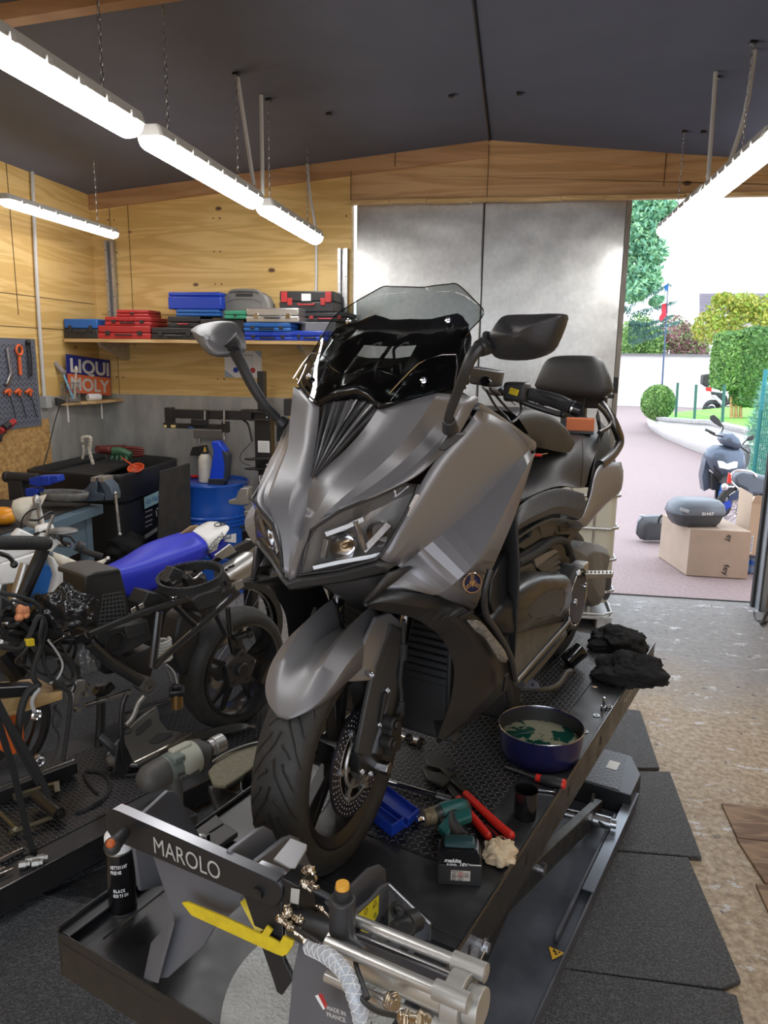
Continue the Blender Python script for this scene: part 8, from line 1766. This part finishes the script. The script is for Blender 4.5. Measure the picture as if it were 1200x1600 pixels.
g=G(); a=ay(1194,600,11.25); g.cyl(V((a.x,11.25,0)),V((a.x,11.25,1.75)),.03,n=10); g.done('fence_post',mat('teal painted post',(.02,.22,.24),.5),label='teal fence post by the cypress at the right edge',cat='post')
# fence posts on the lawn and wire
for i,(x,y0,y1) in enumerate(((1058,598,650),(1087,601,656),(1131,601,662),(1035,612,640))):
    Yp=(19.5,17.5,15.5,21.5)[i]; a=ay(x+1,y0,Yp);b=ay(x-2,y1,Yp); g=G(); g.cyl(a,V((b.x,b.y,min(b.z,.5))),.03,n=8); g.done('fence_post',mat('green painted post',(.03,.13,.10),.5),label='green steel fence post on the lawn, %s'%('left of the middle one','middle one of the row','nearest one below the hedge','farthest one beside the round shrub')[i],cat='post')
g=G(); p0=ay(1040,604,20.5);p1=ay(1058,602,19.5);p2=ay(1087,604,17.5);p3=ay(1131,606,15.5)
for k in range(9):
    dz=-.1*k
    for a,b in ((p0,p1),(p1,p2),(p2,p3)): g.cyl(a+EZ*dz,b+EZ*dz,.003,n=3)
g.done('fence_wire',FG,label='thin green fence wires strung between the posts on the lawn',cat='wire')
# flag
t=T('flag_pole','thin bent pole with a blue, white and red flag behind the round shrub','flag',(ay(1033,626,21).x,21,0)); g=G(); b=ay(1033,626,21); g.tube([V((b.x,21,0)),b,ay(1037,560,21),ay(1041,500,21),ay(1044,440,21)],(.03,.012),n=8); g.done('pole',mat('dark blue pole',(.06,.10,.22),.5),t,world=True)
def flagp(L,m,nm): g=G(); P=[ay(x,y,21) for x,y in L]; g.prism([p+V((0,.04*math.sin(i*2.1),0)) for i,p in enumerate(P)],(0,.02,0)); g.done(nm,m,t,world=True)
flagp([(1044,443),(1039,446),(1038,454),(1044,453)],mat('flag blue',(.02,.16,.55),.7),'blue_field'); flagp([(1044,453),(1038,454),(1035,474),(1043,473)],M['paperw'],'white_field'); flagp([(1043,473),(1035,475),(1033,490),(1029,497),(1034,502),(1041,493),(1044,488)],mat('flag red',(.70,.04,.07),.7),'red_field')
# house roof far away
t=T('house','distant house with a grey purple slate roof behind the yellow shrub','house',(12,46,0))
a=ay(1093,492,46);b=ay(1260,492,46);c=ay(1260,458,48);d=ay(1093,458,48)
g=G(); g.prism([a,b,c,d],(0,.15,.02)); rf=g.done('roof',mat('slate roof tiles',(.22,.20,.24),.7),t,world=True)
g=G()
for i in range(14): p=a.lerp(d,i/14)+V((0,-.03,.03)); q=b.lerp(c,i/14)+V((0,-.03,.03)); g.beam(p,q,.05,.05)
g.done('tile_rows',mat('slate tile edge',(.32,.29,.34),.7),rf,world=True)
g=G(); g.box(((a.x+b.x)/2,49,a.z/2),(b.x-a.x,4,a.z)); g.done('house_wall',WHT,t,world=True)
# cardboard boxes
CB=M['card']
def obox(name,L,h,label,flap=False,txt=None,cat='box'):
    "L: base corners (world) in order"
    t=T(name,label,cat,sum(L,V())/4); g=G(); g.prism(L,(0,0,h)); bx=g.done('carton',CB,t,world=True,bev=.004); return t,bx
b0=az(1072,899,0); b1=az(1167,905,0); b3=az(1029,870,0); hB2=(ay(1076,826,b0.y)-b0).z
b2=b1+(b3-b0); t,bx=obox('cardboard_box',[b0,b1,b2,b3],hB2,'large cardboard box with a motorcycle top case on it')
n=(b1-b0).normalized(); 
g=G(); q=EZ*hB2; g.prism([b0.lerp(b1,.52)+q,b0.lerp(b1,.60)+q,b3.lerp(b2,.60)+q,b3.lerp(b2,.52)+q],(0,0,.001)); g.done('tape',mat('brown tape',(.36,.25,.15),.4),t,world=True)
nf=V((n.y,-n.x,0)); 
text('ey','printed_letters',b0.lerp(b1,.60)+EZ*(hB2-.035)+nf*.004,-EZ,n,.05,M['ink'],bx,off=.01,w=.06); text('fey','printed_letters',b0.lerp(b1,.60)+EZ*.12+nf*.004,-EZ,n,.05,M['ink'],bx,off=.01,w=.10)
Yb=az(1185,905,0).y+.25
xa,xb,za,zb=(ay(1171,820,6.9).x,ay(1230,820,6.9).x,ay(1176,868,6.9).z,ay(1180,773,6.9).z)
t=T('cardboard_box','pale cardboard box standing on the bottled water, cut by the door post','box',((xa+xb)/2,6.9,za)); g=G(); g.box(((xa+xb)/2,7.1,(za+zb)/2-.04),(xb-xa,.4,zb-za-.08)); g.done('carton',mat('pale cardboard',(.52,.40,.30),.75),t,world=True,bev=.003); g=G(); g.prism([V((xa,6.9,zb-.08)),V((xb,6.9,zb-.08)),V((xb,6.86,zb)),V((xa+.01,6.86,zb))],(0,.004,0)); g.box((xa,7.1,zb-.04),(.004,.4,.08)); g.done('flap',MC['pale cardboard'],t,world=True)
g=G(); g.box((xa+.035,6.897,za+.10),(.02,.001,.16)); g.done('paper_label',M['paperw'],t,world=True); g=G(); [g.box((xa+.035,6.896,za+.04+.02*j),(.010,.001,.010)) for j in range(7)]; g.done('label_print',M['blue2'],t,world=True)
c=V(((xa+xb)/2,7.05,0)); 
for i in range(3):
    for j in range(2):
        x=xa-.005+.09*i+.02; y=6.98+.1*j; h=za-.004
        t=T('water_bottle','clear blue tinted water bottle in a six pack below the pale cardboard box','bottle',(x,y,0),0,'shrink wrapped water bottles'); g=G(); g.lathe(V((x,y,0)),EZ,[(0,0),(0,.04),(.01,.044),(h*.35,.044),(h*.38,.040),(h*.42,.044),(h*.75,.044),(h*.9,.02),(h,.015),(h,0)],n=18); g.done('bottle_body',mat('pale blue bottle plastic',(.45,.60,.85),.12,trans=.4),t,world=True); g=G(); g.lathe(V((x,y,0)),EZ,[(h*.45,.0445),(h*.68,.0445)],n=18); g.done('bottle_label',mat('blue water label',(.06,.18,.6),.4),t,world=True)
# top cases
def topcase(c,rz,label,sc_=1.0,rx=0,txt=None):
    t=T('top_case',label,'luggage case',M=Matrix.Translation(c)@Euler((rx,0,rz)).to_matrix().to_4x4()); 
    w,d,h=.30*sc_,.22*sc_,.29*sc_
    def sec(k,z): return [V((w*k*x,d*k*y,z)) for x,y in ((-1,-.5),(-.8,-.92),(0,-1),(.8,-.92),(1,-.5),(1,.5),(.7,.95),(-.7,.95),(-1,.5),(-1,-.5))]
    g=G(); g.loft([sec(.72,0),sec(.86,.05*sc_),sec(.97,h*.48)],ks=1); g.poly(sec(.72,0)[:-1][::-1]); g.done('case_tub',mat('dark grey case plastic',(.06,.065,.075),.45),t,ang=50)
    g=G(); g.loft([sec(.99,h*.48),sec(1.0,h*.52),sec(.94,h*.80),sec(.76,h*.97),sec(.4,h*1.02)],ks=1); g.poly(sec(.4,h*1.02)[:-1]); g.done('case_shell',mat('grey blue case lid',(.13,.155,.19),.4),t,ang=50)
    g=G(); g.box((-w*.75,-d*.93,h*.68),(w*.35,.01,h*.12),R=(0,.3,0)); g.done('reflector',mat('pale reflector',(.4,.45,.5),.2),t,bev=.003)
    if txt: text(txt,'case_lettering',(-w*.12,-d*1.012,h*.50),(1,0,0),(0,0,1),.028,M['winK'],t,off=.02,w=.11,world=False)
    return t
cb=sum([b0,b1,b2,b3],V())/4; topcase(V((cb.x-.12,cb.y-.10,hB2+.002)),.25,'grey motorcycle top case with white lettering standing on the cardboard box',.80,txt='SH47')
c=az(1028,856,0); tc2=topcase(V((c.x+.02,c.y+.18,.125)),.2,'black motorcycle case lying on its side left of the cardboard box',.62,rx=-1.35)
g=G(); p=V((c.x+.02,c.y+.1,.285)); g.tube([p+V((-.02,0,-.05)),p+V((0,-.02,.03)),p+V((.12,-.02,.03)),p+V((.16,0,-.04))],.012,n=8); g.done('case_handle',M['blackp'],tc2,world=True)
# parked scooter outside
Yk=9.6; t=T('parked_scooter','dark grey sport scooter parked outside behind the cardboard box, facing the garage','scooter',(ay(1128,790,Yk).x,Yk,0)); cx=ay(1128,700,Yk).x
def kp(L,dy=0): return [ay(x,y,Yk+dy) for x,y in L]
SG=mat('metallic slate paint',(.10,.125,.17),.3,.5)
def kpan(L,nm,m,dy=0,th=.12,bev=.008): g=G(); g.prism(kp(L,dy),V((0,th,0))); return g.done(nm,m,t,world=True,bev=bev)
def dome(L,nm,m,dy,bul,par=t):
    g=G(); P=kp(L,dy); c=sum(P,V())/len(P); rows=[[p+V((0,.25,0)) for p in P+[P[0]]],P+[P[0]],[c+(p-c)*.8+V((0,-bul*.6,0)) for p in P+[P[0]]],[c+(p-c)*.4+V((0,-bul,0)) for p in P+[P[0]]]]; g.loft(rows); g.poly(rows[-1][:-1]); return g.done(nm,m,par,world=True,ang=50)
fs_=dome([(1112,704),(1125,698),(1155,700),(1163,706),(1166,730),(1160,750),(1145,756),(1128,748),(1113,735),(1106,715)],'front_shield',SG,0,.07)
dome([(1133,678),(1145,677),(1155,685),(1160,698),(1150,702),(1134,697),(1128,688)],'headset',SG,-.02,.06)
g=G(); P=kp([(1121,720),(1130,721),(1136,725),(1148,721),(1153,722),(1152,731),(1138,734),(1124,731)],-.085); g.prism(P,(0,.02,0)); g.done('headlight',mat('pale lamp glass',(.8,.82,.85),.15),t,world=True,bev=.004)
for i in range(3): kpan([(1115,728+5*i),(1127,738+5*i),(1126,740+5*i),(1115,731+5*i)],'vent',M['ink'],-.05,.02,0)
kpan([(1103,715),(1112,706),(1108,735),(1112,762),(1100,768),(1097,745)],'leg_panel',SG,.15,.2); kpan([(1112,738),(1128,750),(1130,766),(1112,766)],'inner_panel',M['blackp'],.05,.2)
g=G(); 
for L in ([(1117,678),(1102,671)],): a,b=kp(L,.02); g.cyl(a,b,.016,n=10)
g.done('grip',M['blackp'],t,world=True)
g=G(); g.tube(kp([(1108,675),(1118,680),(1135,684),(1160,700),(1170,708)],.05),.011,n=8); g.done('handlebar',M['blackp'],t,world=True)
for L,P in (([(1127,676),(1130,668),(1125,660)],[(1110,650),(1116,648),(1124,655),(1129,664),(1127,668),(1117,662),(1110,656)]),([(1160,695),(1164,690),(1170,685)],[(1168,684),(1176,680),(1180,682),(1176,688),(1169,689)])):
    g=G(); g.tube(kp(L),.008,n=8); mr=g.done('mirror_stalk',M['blackp'],t,world=True); g=G(); g.prism(kp(P,-.02),(0,.03,0)); g.done('mirror_head',M['blackp'],mr,world=True,bev=.006)
a=ay(1130,765,Yk); g=G(); g.lathe(V((a.x-.05,Yk-.05,.26)),(1,0,0),[(0,.15),(0,.22),(.02,.25),(.08,.25),(.10,.22),(.10,.15)],n=32); g.done('front_wheel',M['tire'],t,world=True); g=G(); g.cyl((a.x-.03,Yk-.05,.26),(a.x+.04,Yk-.05,.26),.15,n=24); g.done('wheel_rim',M['blue2'],t,world=True)
g=G(); g.box((a.x+.30,Yk+.75,.62),(.30,.9,.30),rz=-.35); g.done('seat_body',M['blackp'],t,world=True,bev=.05)
g=G(); g.lathe(V((a.x+.45,Yk+1.2,.26)),(1,0,0),[(0,.0),(0,.22),(.02,.25),(.08,.25),(.10,.22),(.10,0)],n=28); g.done('rear_wheel',M['tire'],t,world=True)
# old motorcycle, rear end
Ym_=8.3; t=T('parked_motorcycle','old motorcycle with chrome grab rail and spoked wheel behind the box, beside the post','motorcycle',(ay(1170,800,Ym_).x,Ym_,0))
Yk=Ym_
kpan([(1148,745),(1160,738),(1195,745),(1215,752),(1215,772),(1168,774),(1165,765),(1150,758)],'seat',mat('worn grey seat vinyl',(.10,.12,.15),.45),0,.25,.03)
kpan([(1165,775),(1180,774),(1200,776),(1200,795),(1178,795),(1168,788)],'side_cover',mat('silver side cover',(.38,.36,.40),.35,.3),.05,.1)
g=G(); g.tube(kp([(1162,770),(1146,756),(1141,748),(1146,738),(1158,735),(1175,738),(1182,745)]),.012,n=8,k=4); g.done('grab_rail',M['chrome'],t,world=True)
a,b=kp([(1162,776),(1150,808)],-.02); g=G(); g.cyl(a,b,.014,n=8); sh=g.done('shock',M['chrome'],t,world=True); g=G(); 
for i in range(9): g.torus(a.lerp(b,.15+.08*i),(b-a),.026,.006,16,6)
g.done('spring',M['chrome'],sh,world=True)
w=ay(1158,812,Ym_+.08); g=G(); g.torus((w.x,w.y,.31),(.25,-1,0),.27,.04,44,12); g.done('rear_tyre',M['tire'],t,world=True); g=G(); g.torus((w.x,w.y,.31),(.25,-1,0),.23,.012,40,8); g.cyl((w.x,w.y-.05,.31),(w.x,w.y+.05,.31),.04,n=14)
for i in range(18): an=2*PI*i/18; g.cyl((w.x,w.y,.31),V((w.x,w.y,.31))+rot_to((.25,-1,0))@V((.23*math.cos(an),.23*math.sin(an),0)),.003,n=4)
g.done('spoked_rim',M['chrome'],t,world=True)
g=G(); P=kp([(1132,800),(1140,775),(1160,770),(1172,790),(1168,794),(1158,778),(1144,782),(1136,802)],.0); g.prism(P,(0,.14,0)); g.done('mudguard',mat('dark blue mudguard',(.03,.05,.12),.3),t,world=True)
g=G(); c=kp([(1133,761)],-.05)[0]; g.ball(c,.04,12,8); g.cyl(c,c+V((.1,.05,0)),.01,n=8); g.done('turn_signal',M['chrome'],t,world=True); kpan([(1139,740),(1141,739),(1144,755),(1137,755)],'tail_light',M['redb'],-.05,.04,.003); kpan([(1130,786),(1142,782),(1143,792),(1132,798)],'blue_strap',M['blue'],-.02,.03,.003)
# motorcycle far away by the hedge
Yk=26.5; t=T('distant_motorcycle','white and black motorcycle with top box parked beside the white wall','motorcycle',(ay(1118,640,Yk).x,Yk,0))
kpan([(1099,586),(1110,584),(1112,600),(1107,606),(1098,600)],'top_box',M['blackp'],0,.4,.03); kpan([(1103,606),(1112,604),(1112,612),(1104,611)],'tail_light',M['redb'],-.02,.1,.01); kpan([(1113,612),(1130,614),(1133,622),(1116,622)],'seat',M['blackp'],0,.3,.03)
kpan([(1112,618),(1118,617),(1134,632),(1130,636)],'silencer',M['white'],-.1,.15,.03); 
for x in (1112,1139): 
    c=ay(x,634,Yk); g=G(); g.torus((c.x,c.y,.30),(.35,-1,0),.24,.075,28,10); g.cyl((c.x,c.y-.05,.30),(c.x,c.y+.05,.30),.12,n=14); g.done('wheel',M['tire'],t,world=True)
kpan([(1118,620),(1136,618),(1140,632),(1124,634)],'engine',M['wingb'],.05,.25,.03)
# strap end inside by the post
c=az(1190,970,0); g=G(); g.tube([az(1178,955,.004),az(1179,965,.004),az(1185,970,.006),az(1196,972,.006),az(1210,968,.006)],.006,n=6); g.box(az(1192,972,.012),(.04,.03,.024)); g.tube([az(1190,975,.02),az(1200,955,.03),az(1215,940,.03)],.012,n=6); g.done('buckle_strap',M['blackp'],label='black strap with buckle on the concrete beside the right door post',cat='strap')
# IBC tank inside the door
t=T('liquid_tank','white plastic tank in a galvanised tube cage in front of the steel door','tank',(.2,5.5,0))
x1=ay(968,840,5.12).x; X0=x1-1.0; y0=5.10; y1=5.96
g=G(); g.box(((X0+x1)/2,(y0+y1)/2,.66),(.95,.82,.93)); g.done('tank_bottle',mat('milky tank plastic',(.60,.60,.52),.35),t,world=True,bev=.06)
g=G(); g.box(((X0+x1)/2,(y0+y1)/2,.33),(.955,.825,.22)); g.done('tank_fluid',mat('dark tank level',(.05,.05,.055),.4),t,world=True,bev=.05)
for z in (.14,.30,.52,.74,.96,1.13):
    g=G(); o=.012; P=[V((X0+o,y0+.06,z)),V((X0+.06,y0+o,z)),V((x1-.06,y0+o,z)),V((x1-o,y0+.06,z)),V((x1-o,y1-.06,z)),V((x1-.06,y1-o,z)),V((X0+.06,y1-o,z)),V((X0+o,y1-.06,z))]; g.tube(P,.010,n=8,k=1,closed=True); g.done('cage_hoop',M['galv'],t,world=True)
for i in range(6):
    x=X0+.03+(x1-X0-.2)*i/5; g=G(); g.cyl((x,y0+.02,.12),(x,y0+.02,1.13),.009,n=8); g.done('cage_upright',M['galv'],t,world=True)
g=G(); g.box(((X0+x1)/2,(y0+y1)/2,.115),(.98,.86,.02)); 
for x in (X0+.06,(X0+x1)/2,x1-.06): g.box((x,(y0+y1)/2,.053),(.10,.84,.105))
g.done('pallet',M['galv'],t,world=True,bev=.003)
# rubber mats on the floor
RM=mat('crumb rubber mat',(.035,.036,.038),.5,scale=150,col2=(.10,.105,.115),bump=2.2,bscale=150,ramp=(.45,.62))
def mat_(L,label,th=.018):
    g=G(); g.prism([az(x,y,0)+EZ*.0005 for x,y in L],(0,0,th)); g.done('rubber_mat',RM,label=label,cat='mat',bev=.003,group=None)
mat_([(910,1105),(1000,1115),(1030,1205),(880,1205)],'crumb rubber floor mat farthest away, beside the far end of the lift')
mat_([(860,1208),(1046,1211),(1096,1346),(965,1334),(800,1330)],'crumb rubber floor mat second from the far end, with one sharp corner')
mat_([(790,1332),(963,1337),(1075,1346),(1157,1539),(1128,1552),(900,1522),(700,1500)],'large crumb rubber mat with a broken corner right of the lift')
mat_([(700,1506),(884,1522),(1128,1556),(1150,1563),(1180,1680),(600,1680)],'nearest crumb rubber floor mat at the bottom edge right of the lift')
mat_([(-60,1450),(60,1405),(200,1345),(260,1660),(-200,1700)],'crumb rubber mat at the lower left in front of the lift')
mat_([(-900,1380),(-40,1420),(460,1100),(400,960),(-100,950),(-700,1000)],'wide dark rubber mat under and behind the left lift',.004)
mat_([(62,1404),(140,1362),(470,1190),(560,1240),(260,1420),(205,1440)],'crumb rubber mat between the two lifts')
# ---------------------------------------------------------------- camera and world
cam=bpy.data.cameras.new('camera'); co=bpy.data.objects.new('camera',cam); COL.objects.link(co)
R=Matrix(((_X.x,-_X.y,-_X.z),(_Y.x,-_Y.y,-_Y.z),(_Z.x,-_Z.y,-_Z.z)))
co.matrix_world=Matrix.Translation(CAM)@R.to_4x4()
cam.sensor_fit='HORIZONTAL'; cam.sensor_width=36; cam.lens=36*F_/1200; cam.clip_start=.05; cam.clip_end=500
scn.camera=co
w=bpy.data.worlds.new('sky'); scn.world=w; w.use_nodes=True; N=w.node_tree.nodes; L=w.node_tree.links
bg=N['Background']; bg.inputs['Color'].default_value=(.84,.91,1,1); bg.inputs['Strength'].default_value=3.0
vs=scn.view_settings; scn.display_settings.display_device='sRGB'; vs.view_transform='Standard'; vs.look='None'; vs.gamma=1; vs.exposure=.2; vs.use_curve_mapping=False
